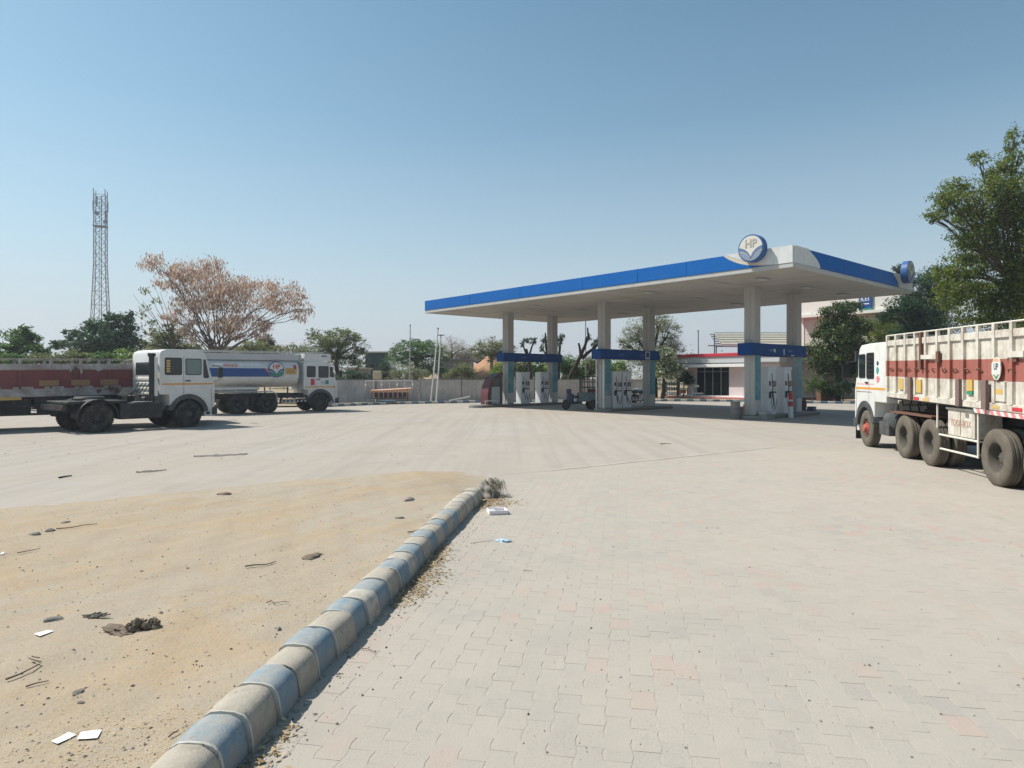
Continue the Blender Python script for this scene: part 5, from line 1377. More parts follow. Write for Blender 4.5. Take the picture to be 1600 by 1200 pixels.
house('small_house', a.x, b_.x, 70, 4, 2.7, M['house_grey'], 'small grey house with a white door beyond the wall by the tanker cab', [(-0.3, 1.2, 0.5, 0.8)], M['tin'])
wt = empty('water_tank', at(590, 594, 56), 0, 'cream square water tank just behind the wall', 'tank')
wt.location.z = 0.1
MB().box(-0.33, 0.33, -0.3, 0.3, 1.65, 2.35).build('tank_body', M['tank_cream'], wt, bevel=0.03, seg=1)
for x in (-0.28, 0.28):
    for y in (-0.25, 0.25): MB().box(x-0.04, x+0.04, y-0.04, y+0.04, 0, 1.65).build('leg', M['chassis'], wt)
hw_ = empty('tank_tower', at(611, 570, 73), 0, 'thin pale tank tower rising right of the dark green house', 'tower')
hw_.location.z = 0.1
MB().box(-0.5, 0.5, -0.4, 0.4, 0, 3.0).build('shaft', M['beige_light'], hw_); MB().box(-0.25, 0.45, -0.3, 0.3, 3.0, 4.7).build('tank_body', M['beige_light'], hw_)
qh = at(331, 545, 75)
bh = empty('concrete_block_house', (qh.x+1.6, 75, 0), 0, 'plain grey block house behind the dry brown tree', 'house')
MB().box(-2.0, 2.0, 0, 4, 0, 5.2).build('wall', M['house_grey'], bh); MB().box(-2.15, 2.15, -0.15, 4.1, 5.202, 5.36).build('roof', M['house_grey'], bh)

# earth mound and far land
def mound(name, cx_, cy_, rx, ry, h, m, seed):
    n1, n2 = 40, 40; v, f = [], []
    for i in range(n1):
        for j in range(n2):
            u, w = -1 + 2*i/(n1-1), -1 + 2*j/(n2-1)
            r = math.hypot(u, w)
            z = h*max(0.0, (math.cos(min(1.0, r)*math.pi)+1)/2)**0.8
            z *= 1 + 0.22*math.sin(5*u+seed)*math.cos(4*w+seed*2) + 0.08*math.sin(13*u+seed)
            v.append((cx_+u*rx, cy_+w*ry, z-0.15))
    for i in range(n1-1):
        for j in range(n2-1): f.append((i*n2+j, (i+1)*n2+j, (i+1)*n2+j+1, i*n2+j+1))
    o = MB().add(v, f).build(name, m, smooth=True, angle=180, flip=False)
    return tag(o, kind='structure')
M['red_earth'] = ground_mat('red_earth', (0.36, 0.20, 0.115), (0.42, 0.255, 0.155), (0.25, 0.13, 0.08), 0.5)
qm = at(757, 570, 82); mound('hill', qm.x+0.4, 84, 8.5, 9, 4.3, M['red_earth'], 0.7)
qm = at(708, 570, 90); mound('hill', qm.x-2, 96, 12, 7, 2.2, M['soil'], 2.9)

# lattice mast
mx = at(157, 510, 122)
mast = empty('lattice_mast', (mx.x, 122, 0), R(20), 'tall thin steel lattice mast with antennas above the trees at left', 'mast')
HM = 36.0
def mw(z): return 1.75 - (1.75-0.92)*min(1.0, z/(HM*0.62)) if z < HM*0.62 else 0.92 + 0.0*(z)
lv = [0, 3.4, 6.6, 9.6, 12.4, 15.0, 17.5, 19.9, 22.2, 24.3, 26.3, 28.2, 30.0, 31.7, 33.4, 35.0]
for sx, sy in ((-1,-1), (1,-1), (1,1), (-1,1)):
    MB().tube([(sx*mw(z), sy*mw(z), z) for z in (0, HM*0.3, HM*0.62, HM)], 0.075, 6).build('leg', M['mast'], mast)
for a_, b_ in zip(lv, lv[1:]):
    wa, wb = mw(a_), mw(b_); br = MB()
    cs = [(-1,-1), (1,-1), (1,1), (-1,1)]
    for k in range(4):
        p, q = cs[k], cs[(k+1) % 4]
        br.bar((p[0]*wa, p[1]*wa, a_), (q[0]*wb, q[1]*wb, b_), 0.06); br.bar((q[0]*wa, q[1]*wa, a_), (p[0]*wb, p[1]*wb, b_), 0.06)
        br.bar((p[0]*wb, p[1]*wb, b_), (q[0]*wb, q[1]*wb, b_), 0.06)
    br.build('bracing', M['mast'], mast)
MB().bar((0.15, 0, 0), (0.15, 0, HM-1), 0.22, 0.1).bar((-0.2, 0, 0), (-0.2, 0, HM-2), 0.08).build('cable_ladder', M['mast'], mast)
for k, (a, z) in enumerate(((10, 33.0), (95, 32.5), (130, 34), (200, 33.0), (290, 33.4), (330, 31.2))):
    x, y = 1.15*math.cos(R(a)), 1.15*math.sin(R(a))
    MB().box(x-0.085, x+0.085, y-0.06, y+0.06, z-0.9, z+0.9).bar((x*0.75, y*0.75, z), (x, y, z), 0.06).build('antenna', M['mast'], mast)
for a, z in ((60, 30.5), (250, 31.5)):
    x, y = 1.15*math.cos(R(a)), 1.15*math.sin(R(a))
    MB().lathe([(0, -0.1), (0.35, -0.02), (0.4, 0.1), (0, 0.12)], 14, 'y', (x, y, z)).build('dish', M['mast'], mast)
MB().box(-1.1, 1.1, -1.1, 1.1, 29.3, 29.36).build('platform', M['mast'], mast)

# ================================================================ VEGETATION
LM = {
 'mid': leaf_mat('leaf_mid', [(0.046, 0.098, 0.029), (0.111, 0.202, 0.058), (0.208, 0.305, 0.098)]),
 'dark': leaf_mat('leaf_dark', [(0.026, 0.060, 0.031), (0.058, 0.114, 0.057), (0.124, 0.195, 0.098)]),
 'olive': leaf_mat('leaf_olive', [(0.104, 0.130, 0.047), (0.195, 0.227, 0.088), (0.325, 0.338, 0.163)]),
 'grey': leaf_mat('leaf_grey', [(0.143, 0.163, 0.085), (0.247, 0.267, 0.150), (0.377, 0.377, 0.234)]),
 'fresh': leaf_mat('leaf_fresh', [(0.104, 0.182, 0.026), (0.208, 0.325, 0.058), (0.364, 0.455, 0.117)]),
 'neem': leaf_mat('leaf_neem', [(0.065, 0.105, 0.018), (0.165, 0.215, 0.036), (0.36, 0.385, 0.095)], 0.55),
 'mango': leaf_mat('leaf_mango', [(0.023, 0.049, 0.018), (0.072, 0.114, 0.036), (0.260, 0.293, 0.111)], 0.2, 0.4),
 'dry': leaf_mat('leaf_dry', [(0.36, 0.235, 0.17), (0.58, 0.42, 0.32), (0.75, 0.60, 0.49)], 0.5, 0.8),
 'twigs': leaf_mat('leaf_twigs', [(0.234, 0.195, 0.156), (0.351, 0.299, 0.247), (0.468, 0.403, 0.338)], 0.1, 0.9),
 'silver': leaf_mat('leaf_silver', [(0.117, 0.163, 0.078), (0.312, 0.351, 0.208), (0.715, 0.702, 0.520)], 0.25, 0.35),
}
def leaves(clumps, n, size, seed, aspect=0.5, droop=0.0, sub=26, sig=0.17, flat=0.55):
    """many small leaf blades gathered in sprays through the clumps; returns verts, faces, spray centres"""
    r = np.random.default_rng(seed)
    w = np.array([c[1]*c[2]*c[3] for c in clumps])**0.72; w /= w.sum()
    cen, sg, cid = [], [], []
    for i, (c, rx, ry, rz) in enumerate(clumps):
        m = max(4, int(sub * (0.5 + w[i]*len(clumps)*0.5)))
        d = r.normal(size=(m, 3)); d /= np.linalg.norm(d, axis=1)[:, None]
        rad = (0.25 + 0.75*r.random(m)**0.6)[:, None]
        p = np.array(c)[None] + d*rad*np.array([rx, ry, rz])[None]
        cen.append(p); sg.append(np.tile(np.array([rx, ry, rz])*sig*1.0, (m, 1)) * r.uniform(0.6, 1.4, (m, 1))); cid += [i]*m
    cen = np.concatenate(cen); sg = np.concatenate(sg); cid = np.array(cid)
    pw = w[cid] / np.bincount(cid)[cid]; pw = pw * r.uniform(0.4, 1.6, len(pw)); pw /= pw.sum()
    k = r.choice(len(cen), n, p=pw)
    P = cen[k] + r.normal(size=(n, 3))*sg[k]
    P[:, 2] = np.maximum(P[:, 2], 0.12)
    A = r.normal(size=(n, 3)); A[:, 2] = A[:, 2]*(1-flat) - droop*2.2
    A /= np.linalg.norm(A, axis=1)[:, None]
    B = r.normal(size=(n, 3)); B[:, 2] *= (1-flat); B -= A*(A*B).sum(1)[:, None]; B /= np.linalg.norm(B, axis=1)[:, None]
    L = (size * r.uniform(0.6, 1.4, n))[:, None]
    V = np.stack([P - A*L*0.5, P + B*L*aspect*0.5 + A*L*0.05, P + A*L*0.5, P - B*L*aspect*0.5 + A*L*0.05], 1).reshape(-1, 3)
    return V, cen, cid
def quad_mesh(name, V, m, parent):
    n = len(V)//4
    me = bpy.data.meshes.new(name)
    me.vertices.add(len(V)); me.vertices.foreach_set('co', V.astype(np.float32).ravel())
    me.loops.add(4*n); me.loops.foreach_set('vertex_index', np.arange(4*n, dtype=np.int32))
    me.polygons.add(n); me.polygons.foreach_set('loop_start', np.arange(0, 4*n, 4, dtype=np.int32))
    me.update(calc_edges=True); me.materials.append(m)
    o = bpy.data.objects.new(name, me); COL.objects.link(o); o.parent = parent
    return o
def limb_path(a, b, seed, wob=0.10, n=6, sag=0.15):
    r = random.Random(seed); a, b = Vector(a), Vector(b); L = (b-a).length
    ctrl = a.lerp(b, 0.45) + Vector((0, 0, L*sag))
    pts = []
    for i in range(n+1):
        t = i/n; p = a*(1-t)**2 + ctrl*2*t*(1-t) + b*t*t
        if 0 < i < n: p += Vector((r.uniform(-1, 1), r.uniform(-1, 1), r.uniform(-1, 1)))*L*wob*0.35
        pts.append(p)
    return pts
TREE_N = [0]
def tree(name, label, cat, base, d, cl, n, size, leaf, trunk=0.22, fork=0.35, bark='bark', group=None, depth=0.8, droop=0.0, aspect=0.5, sub=26, sig=0.17, limbs=True, stems=1, forkz=None):
    """cl: crown clumps as (photo column, row, half width, half height); real depth comes from depth*half width"""
    TREE_N[0] += 1; sd_ = 1000 + TREE_N[0]*17
    r = random.Random(sd_)
    t = empty(name, (base[0], base[1], 0.0), 0, label, cat, group)
    C = []
    for k, (px, py, a, b) in enumerate(cl):
        c = at(px, py, d + (r.uniform(-1, 1)*depth*a/F*d*0.7))
        C.append((Vector((c.x-base[0], c.y-base[1], max(c.z, b/F*d*0.6))), a/F*d, a/F*d*depth, b/F*d))
    V, cen, cid = leaves([(tuple(c), x, y, z) for c, x, y, z in C], n, size, sd_, aspect, droop, sub, sig)
    quad_mesh('crown', V, LM[leaf], t)
    top = max(c.z for c, *_ in C); low = min(c.z - z for c, x, y, z in C)
    fk_ = max(0.3, low + (top-low)*fork)
    mb = MB()
    if forkz: fk_ = forkz
    cx_ = sum(c.x for c, *_ in C)/len(C)
    for s in range(stems):
        off = (s - (stems-1)/2)*0.5*trunk*3
        f = Vector((cx_*0.35 + off*1.5, r.uniform(-0.2, 0.2), fk_*(1 if s == 0 else r.uniform(0.7, 1.0))))
        mb.tube(limb_path((off, 0, -0.2), f, sd_+s, 0.08, 6, 0.0), [trunk*(1.25 - 0.5*i/6) for i in range(7)], 8)
        for i, (c, x, y, z) in enumerate(C):
            if stems > 1 and i % stems != s: continue
            pts = limb_path(f, c, sd_+i+7, 0.09)
            mb.tube(pts, [max(0.02, trunk*0.62*(1-0.75*j/6)) for j in range(7)], 6)
            if limbs:
                subs = [cen[j] for j in np.where(cid == i)[0]]
                r.shuffle(subs)
                for q in subs[:7]:
                    mb.tube(limb_path(pts[r.randint(3, 6)], Vector(q), sd_+i*3+int(q[0]*10), 0.1, 4), [max(0.012, trunk*0.20), trunk*0.16, trunk*0.12, trunk*0.08, trunk*0.05], 5)
    mb.build('trunk', M[bark], t, smooth=True, angle=60, flip=False)
    return t

G1 = 'trees and bushes beyond the parked trucks'
G2 = 'trees and bushes beyond the boundary wall'
G3 = 'trees beside the beige building'
def base_at(px, d): return (((px-800)/F*d), d)
tree('young_tree', 'bright leafy young tree at the left edge above the old truck body', 'tree', base_at(33, 43), 43, [(35,532,26,15),(15,548,20,12),(55,547,20,12),(36,517,12,8),(25,560,30,10)], 4200, 0.30, 'mid', 0.12, group=G1, aspect=0.32, droop=0.3)
tree('dark_tree', 'dark green bushy tree in front of the lattice mast foot', 'tree', base_at(160, 47), 47, [(115,524,16,10),(98,540,18,8),(150,510,20,14),(188,503,22,12),(205,520,16,15),(165,530,40,18),(172,494,9,7),(205,490,7,5),(140,545,35,12),(195,542,25,12)], 10500, 0.26, 'dark', 0.2, group=G1, aspect=0.35, droop=0.2, sig=0.2)
for i, (px, py, a, b, lf, lab) in enumerate(((20,562,26,10,'mid','low green bush at the left edge behind the old truck body'), (70,560,28,9,'olive','low olive bush behind the middle of the old truck body'), (118,560,26,11,'olive','dull green bush under the dark tree'),
        (160,561,24,10,'mid','green bush right of centre under the dark tree'), (205,558,26,12,'fresh','bright yellow green bush just left of the tractor cab'))):
    tree('bush', lab, 'bush', base_at(px, 40+i*0.7), 40+i*0.7, [(px,py,a,b),(px-a*0.5,py+6,a*0.7,b),(px+a*0.5,py+6,a*0.7,b)], 2600, 0.17, lf, 0.05, group=G1)
tree('leafy_tree', 'olive green tree left of the dry brown tree', 'tree', base_at(262, 52), 52, [(255,528,26,16),(236,520,10,8),(282,532,26,20),(230,540,18,12),(268,512,14,8),(300,545,24,14),(250,552,40,12)], 8000, 0.22, 'olive', 0.18, group=G1, aspect=0.35)
# dry brown tree: many drooping dead leaves on spreading stems
tree('dry_tree', 'broad dry tree with drooping brown leaves behind the tractor and the tanker', 'tree', base_at(332, 49), 49,
     [(240,412,22,14),(275,422,32,16),(318,420,30,18),(338,412,14,10),(270,440,28,14),(310,448,40,20),(350,445,36,20),(355,470,48,22),(310,478,40,20),(395,450,38,16),(440,455,30,14),(470,468,20,12),(420,478,40,14),(470,492,18,12),(485,485,8,8),(380,505,40,16),(345,508,30,14),(415,512,14,10),(275,490,16,12),(300,502,20,10),(262,496,10,8),(300,524,16,10),(285,515,14,10),(365,524,18,8),(405,522,16,8)],
     14500, 0.25, 'dry', 0.10, 0.22, 'twig', G1, 0.8, 1.1, 0.26, 30, 0.20, stems=4, forkz=3.9)
bt_ = empty('bare_sapling', (base_at(255, 50)[0], 50, 0), 0, 'thin bare twiggy shrub sticking out left of the dry brown tree', 'shrub', G1)
mb = MB(); r_ = random.Random(5)
for (px, py) in ((208,460),(222,468),(228,450),(240,445),(215,478),(250,455),(236,485),(220,495),(262,470)):
    q = at(px, py, 50 + r_.uniform(-1, 1)) - Vector((base_at(255, 50)[0], 50, 0))
    p0 = Vector((1.0, 0, 4.0)); mb.tube(limb_path(p0, q, px, 0.06, 6, 0.02), [0.035-0.0045*i for i in range(7)], 5)
mb.tube([(0.6, 0, 0), (0.8, 0.1, 2), (1.0, 0, 4.0)], [0.09, 0.07, 0.05], 6)
mb.build('stem', M['bark'], bt_, flip=False)
V, cen, cid = leaves([(tuple(at(px, py, 50) - Vector((base_at(255, 50)[0], 50, 0))), 0.5, 0.5, 0.3) for px, py in ((228,480),(222,492),(238,505),(242,470),(226,455))], 220, 0.24, 77, 0.3, 0.8)
quad_mesh('crown', V, LM['olive'], bt_)
for i, (px, py, a, b, lf, lab) in enumerate(((395,545,30,14,'olive','olive bush seen over the tanker barrel, left one'), (448,546,36,12,'grey','greyish bush seen over the tanker barrel near its cab'), (415,535,14,12,'twigs','dry brown bush between the two bushes over the tanker'))):
    tree('bush', lab, 'bush', base_at(px, 56+i), 56+i, [(px,py,a,b),(px-a*0.5,py+8,a*0.7,b),(px+a*0.5,py+8,a*0.7,b)], 3000, 0.2, lf, 0.06, group=G1)
tree('thorn_tree', 'round thorny green tree beyond the wall behind the tanker cab', 'tree', base_at(528, 60), 60, [(528,528,36,17),(500,538,26,18),(556,542,20,20),(525,555,45,22),(488,522,12,9),(545,525,16,10),(480,556,30,18),(560,562,14,16)], 13500, 0.17, 'olive', 0.22, 0.3, 'bark_dark', G2, sub=40, sig=0.13)
tree('umbrella_tree', 'wide umbrella shaped green tree behind the single tall pole', 'tree', base_at(648, 64), 64, [(645,545,32,13),(622,553,18,12),(672,548,28,14),(640,562,34,12),(690,556,18,12),(655,536,20,8)], 11500, 0.16, 'mid', 0.22, 0.25, 'bark_dark', G2, sub=40, sig=0.14)
tree('bush', 'dusty grey bush behind the wall under the umbrella shaped tree', 'bush', base_at(636, 57), 57, [(636,582,26,13),(618,588,16,10),(655,586,18,10)], 3800, 0.15, 'grey', 0.06, group=G2)
tree('bush', 'dark green bush behind the wall by the cream tank', 'bush', base_at(604, 58), 58, [(604,578,14,12),(597,588,14,10)], 2400, 0.17, 'dark', 0.06, group=G2)
tree('bush', 'dark bush behind the wall next to the tanker cab', 'bush', base_at(545, 57), 57, [(545,586,22,9),(572,590,18,7)], 2600, 0.16, 'dark', 0.05, group=G2)
tree('bare_tree', 'leafless grey tree over the low grey house', 'tree', base_at(705, 80), 80, [(706,538,24,12),(690,548,16,10),(726,545,16,12),(705,552,30,10)], 5200, 0.20, 'twigs', 0.2, 0.2, group=G2, aspect=0.14, sub=34)
tree('thorn_tree', 'dark thorny tree right behind the low grey house', 'tree', base_at(728, 79), 79, [(722,556,18,10),(742,552,14,12)], 2600, 0.18, 'twigs', 0.16, 0.2, group=G2, aspect=0.25)
tree('bush', 'dry olive bush behind the wall beside the right leaning pole', 'bush', base_at(722, 60), 60, [(722,578,18,12),(708,585,14,9),(736,585,12,9)], 3000, 0.15, 'olive', 0.06, group=G2)
tree('scrub_tree', 'brownish grey scrub tree crowning the earth mound', 'tree', base_at(742, 90), 90, [(742,556,26,9),(722,560,18,9),(766,556,18,10),(785,560,16,10)], 6500, 0.2, 'grey', 0.15, 0.15, 'bark_dark', G2, sub=36, sig=0.16)
tree('bush', 'dark bush filling the gap between the umbrella shaped tree and the low grey house', 'bush', base_at(676, 70), 70, [(674,574,18,12),(662,580,16,9),(690,582,12,8)], 4200, 0.18, 'dark', 0.06, group=G2)
tree('acacia_tree', 'grey green acacia in front of the earth mound left of the canopy', 'tree', base_at(769, 68), 68, [(768,540,24,13),(750,548,14,10),(788,548,20,14),(770,555,20,10)], 7600, 0.16, 'grey', 0.18, 0.15, 'bark_dark', G2, sub=36, sig=0.14)
for i, (px, py, a, b, lf, lab) in enumerate(((782,578,13,13,'fresh','bright green bush behind the red sided kiosk'), (815,572,16,14,'olive','olive bush seen between the left island dispensers'), (842,574,18,14,'fresh','bright green bush behind the second dispenser of the left island'),
        (880,566,20,16,'mid','tall green bush right of the left island columns'), (898,577,18,14,'fresh','yellow green bush behind the caged cart'), (926,570,16,18,'olive','olive bush left of the middle island near column'), (960,572,22,16,'fresh','green bush behind the middle island dispenser'))):
    tree('bush', lab, 'bush', base_at(px, 58+0.5*i), 58+0.5*i, [(px,py,a,b),(px-a*0.5,py+8,a*0.75,b*0.9),(px+a*0.5,py+8,a*0.75,b*0.9)], 3600, 0.17, lf, 0.06, group=G2)
def pollard(label, px, segs, tufts, d=57, leaf='dark'):
    bx, by = base_at(px, d)
    t = empty('pollarded_tree', (bx, by, 0), 0, label, 'tree', G2)
    mb = MB(); o = Vector((bx, by, 0))
    for pts, r0, r1 in segs:
        P = [at(x, y, d) - o for x, y in pts]
        mb.tube(P, [r0 + (r1-r0)*i/(len(P)-1) for i in range(len(P))], 7)
    mb.build('trunk', M['bark_dark'], t, smooth=True, angle=60, flip=False)
    V, cen, cid = leaves([(tuple(at(x, y, d)-o), a/F*d, a/F*d, b/F*d) for x, y, a, b in tufts], 90*len(tufts)+200, 0.22, px, 0.25, -0.5)
    quad_mesh('crown', V, LM[leaf], t)
pollard('pollarded tree with two thin leafy heads above the left header board', 827, [([(830,632),(829,590),(826,560),(822,545)], 0.22, 0.10), ([(826,560),(820,548),(817,537)], 0.10, 0.05), ([(826,560),(830,545),(834,533)], 0.10, 0.05)], [(817,536,5,6),(826,532,7,5),(834,534,5,6)])
pollard('pollarded tree with dark tufted shoots left of the far left column', 851, [([(866,632),(862,590),(856,560),(853,540),(852,520)], 0.24, 0.06), ([(856,560),(848,545)], 0.09, 0.05)], [(850,533,5,9),(847,545,4,6)], 58)
pollard('pollarded tree with one dark tufted head right of the far left column', 873, [([(872,632),(872,590),(873,560),(875,540)], 0.20, 0.10)], [(874,535,4,9),(878,528,5,6),(871,530,3,5)], 57.5)
pollard('bare forked dark tree behind the caged cart', 905, [([(888,632),(890,590),(900,570),(907,556),(914,540),(919,525),(918,512)], 0.26, 0.06), ([(907,556),(906,545),(904,536)], 0.12, 0.08), ([(909,560),(920,550),(930,543),(936,534)], 0.16, 0.08), ([(914,540),(915,528)], 0.08, 0.04)], [(920,528,4,5),(934,534,7,6),(926,540,4,4)], 56)
tree('acacia_tree', 'large grey green acacia rising behind the middle pair of columns', 'tree', base_at(1022, 60), 60, [(1015,510,38,16),(988,528,22,20),(1045,520,22,18),(1022,535,46,22),(1000,555,32,18),(1052,548,18,22),(1035,498,18,8),(975,540,10,14),(1030,570,34,16)], 21000, 0.17, 'grey', 0.28, 0.25, 'bark_dark', G2, 0.8, 0.0, 0.28, 44, 0.15)
tree('silver_tree', 'small tree with pale shining leaves and a dark trunk left of the shop', 'tree', base_at(1036, 57.0), 57.0, [(1040,560,18,16),(1028,576,14,12),(1052,576,15,14),(1042,585,20,10)], 4200, 0.24, 'silver', 0.16, 0.1, 'bark_dark', G2, aspect=0.45)
tree('bush', 'dark green bush between the pale leaved tree and the shop', 'bush', base_at(1068, 60), 60, [(1066,584,14,12),(1072,594,12,10)], 2400, 0.17, 'dark', 0.06, group=G2)
# beside the beige building
tree('mango_tree', 'dense dark glossy tree in front of the beige building', 'tree', base_at(1308, 52), 52, [(1302,488,26,16),(1325,478,22,10),(1285,515,22,18),(1312,520,32,24),(1340,512,22,22),(1274,548,18,16),(1300,556,30,20),(1332,552,26,22),(1285,575,22,12),(1320,580,26,12),(1345,575,16,14)], 21000, 0.21, 'mango', 0.25, 0.15, 'bark_dark', G3, 0.85, 0.25, 0.42, 34, 0.17)
tree('neem_tree', 'yellowish green tree behind the truck cab right of the dark tree', 'tree', base_at(1378, 55), 55, [(1368,505,26,16),(1395,515,28,20),(1350,512,14,12),(1372,535,34,22),(1400,545,26,22),(1355,560,20,20)], 14500, 0.17, 'neem', 0.22, 0.15, 'bark', G3, 0.8, 0.2, 0.32, 36, 0.16)
tree('shade_tree', 'very dark tall tree behind the end of the canopy', 'tree', base_at(1432, 50), 50, [(1412,478,26,20),(1440,450,26,26),(1432,492,34,24),(1460,480,30,30),(1400,420,8,6),(1412,418,10,7),(1470,440,30,30),(1425,525,36,22),(1465,520,34,24),(1388,494,16,14)], 24000, 0.19, 'dark', 0.3, 0.2, 'bark_dark', G3, 0.8, 0.2, 0.36, 36, 0.17)
tree('neem_tree', 'big spreading leafy tree towering over the parked truck at the right edge', 'tree', base_at(1598, 31), 31,
     [(1584,222,14,22),(1580,255,20,24),(1529,248,15,11),(1558,268,18,14),(1495,292,24,14),(1478,312,26,14),(1464,335,18,10),(1456,343,9,9),(1505,322,34,22),(1560,300,36,30),(1600,300,40,50),(1535,345,40,28),(1585,360,46,40),(1630,350,50,60),(1508,372,36,20),(1556,405,50,30),(1610,425,50,40),(1500,420,34,22),(1520,450,44,22),(1475,430,22,16),(1575,470,50,30),(1640,470,50,40),(1485,462,30,22),(1530,490,46,22),(1600,505,50,24),(1670,280,60,60),(1690,400,60,60)],
     92000, 0.135, 'neem', 0.13, 0.25, 'bark', G3, 0.85, 0.35, 0.36, 70, 0.16)
tree('shrub', 'young green shrub standing just right of the canopy columns', 'shrub', base_at(1270, 50.6), 50.6, [(1272,598,15,13),(1262,606,10,10),(1284,604,12,10)], 2600, 0.14, 'mid', 0.05, 0.1, group='young shrubs in the planting strip', aspect=0.3)
tree('shrub', 'young green shrub standing just left of the truck cab', 'shrub', base_at(1317, 50.6), 50.6, [(1317,600,14,13),(1308,606,11,10),(1328,605,11,10)], 2600, 0.14, 'dark', 0.05, 0.1, group='young shrubs in the planting strip', aspect=0.3)
tree('shrub', 'low dark shrub at the foot of the dark stack of bricks', 'shrub', base_at(1296, 50.9), 50.9, [(1298,612,16,7)], 1500, 0.13, 'dark', 0.04, 0.1, group='young shrubs in the planting strip')
# far wood closing the horizon
V, cen, cid = leaves([((x + random.uniform(-4, 4), 165 + random.uniform(-14, 20), 2.6), random.uniform(6, 11), 5, random.uniform(3.2, 6.5)) for x in range(-190, 210, 8)], 42000, 0.6, 5, 0.5, 0, 14, 0.2)
far = quad_mesh('treeline', V, LM['olive'], None); tag(far, kind='stuff')
V, cen, cid = leaves([((x + random.uniform(-2, 2), 96 + random.uniform(-6, 8), 0.8), random.uniform(3, 5), 3, random.uniform(1.2, 2.6)) for x in range(-92, 70, 5)], 26000, 0.3, 6, 0.5, 0, 12, 0.2)
far = quad_mesh('scrub_undergrowth', V, LM['grey'], None); tag(far, kind='stuff')
# ================================================================ SMALL THINGS BY THE FAR KERB
G_P = 'tall poles along the boundary wall'
def pole(label, p0, p1, r, m='pole_white', name='pole', grp=G_P, extra=None):
    t = empty(name, p0, 0, label, 'pole', grp)
    v = Vector(p1) - Vector(p0)
    MB().tube([(0, 0, 0), tuple(v*0.5 + Vector((0.015, 0, 0))), tuple(v)], [r, r*0.92, r*0.8], 8).build('shaft', M[m], t, smooth=True)
    MB().tube([tuple(v*0.994), tuple(v*1.006)], r*1.25, 8).build('cap', M['chassis'], t)
    MB().tube([(0, 0, 0.0), tuple(v*0.012)], r*1.8, 8).build('base_collar', M['steel'], t)
    return t
q = at(641, 628, 52.6); pole('single thin tall pole standing against the wall', (q.x, 52.0, 0.09), at(641, 508, 52.0), 0.045, 'steel')
q = at(673, 630, 49.9); pole('left one of two leaning white poles behind the far kerb', (q.x, 49.9, 0.09), at(684.5, 513, 49.9), 0.055)
q = at(681.5, 630, 49.4); pp_ = pole('right one of two leaning white poles with a small crossbar on top', (q.x, 49.4, 0.09), at(689, 524, 49.4), 0.06)
v = at(689, 524, 49.4) - Vector((q.x, 49.4, 0.09))
MB().bar(v + Vector((-0.22, 0, 0.02)), v + Vector((0.26, 0, 0.02)), 0.10, 0.06).build('crossbar', M['chassis'], pp_)
pole('thin dark pole rising above the bushes left of the middle near column', (at(915, 630, 56.5).x, 56.5, 0.09), at(915, 497, 56.5), 0.05, 'mast')
pole('thin far pole above the shop roof', (at(1091, 600, 84).x, 84, 0), at(1091, 517, 84), 0.09, 'mast', 'pole')
a = gp(688, 629.5, 0.25); b_ = gp(724, 626, 0.35)
lp = empty('fallen_pole', (a.x, 50.4, 0.16), 0, 'white pole lying on the ground behind the far kerb', 'pole')
MB().tube([(0, 0, 0), (b_.x-a.x+0.1, 0.7, 0.28)], 0.05, 8).build('shaft', M['pole_white'], lp); MB().box(b_.x-a.x-0.1, b_.x-a.x+0.1, 0.6, 0.8, 0, 0.24).build('block', M['concrete'], lp)

# pipe rack fixed on the wall
pr = empty('pipe_rack', at(571, 595, 49.6), math.atan2(4.2, 11.4), 'white pipe frame with hanging drop pipes mounted in front of the wall', 'pipe rack')
Lr = 3.55
MB().tube([(0, 0, 0), (Lr, 0, 0.02)], 0.032, 8).build('header_pipe', M['pole_white'], pr, smooth=True)
for k in range(7):
    x = 0.02 + Lr*k/6.05; L_ = (0.62, 0.66, 0.95, 0.62, 0.64, 0.66, 0.62)[k]
    dp = MB().tube([(x, 0, -0.01), (x, 0, -L_)], 0.024, 6).build('drop_pipe', M['pole_white'], pr)
    if k in (0, 2, 4, 6): MB().box(x-0.05, x+0.05, -0.06, 0.05, -0.36, -0.25).build('valve', M['paper'], dp, bevel=0.015, seg=1)
MB().tube([(Lr+0.06, 0.05, 0.05), (Lr+0.06, 0.05, -1.55)], 0.04, 8).tube([(0.02, 0.05, -0.6), (0.02, 0.05, -1.55)], 0.03, 6).build('support', M['steel'], pr)

# low stall with a faded salmon sheet top
a = gp(577, 632.5, 0.1)
stl = empty('low_stall', (-10.1, 48.9, 0.09), R(12), 'low stand with a faded salmon sheet roof and maroon hanging panels near the wall', 'stall')
MB().add([(-0.35, -0.5, 0.80), (2.62, -0.5, 0.98), (2.75, 0.5, 1.02), (-0.2, 0.5, 0.86), (-0.35, -0.5, 0.85), (2.62, -0.5, 1.03), (2.75, 0.5, 1.07), (-0.2, 0.5, 0.91)], [(0,3,2,1), (4,5,6,7), (0,1,5,4), (1,2,6,5), (2,3,7,6), (3,0,4,7)]).build('sheet_roof', M['salmon'], stl)
MB().box(-0.38, 2.64, -0.54, -0.505, 0.74, 0.90).build('roof_edge', M['salmon'], stl)
for k in range(7): MB().box(0.05+0.34*k, 0.30+0.34*k, -0.30, -0.27, 0.36, 0.74+0.02*k).build('hanging_panel', M['maroon'], stl)
for x in (-0.15, 2.45):
    for y in (-0.4, 0.4): MB().box(x-0.03, x+0.03, y-0.03, y+0.03, 0, 0.85+0.05*x).build('leg', M['wood'], stl)
MB().box(-0.1, 2.4, -0.32, 0.32, 0.26, 0.33).build('shelf', M['wood'], stl)
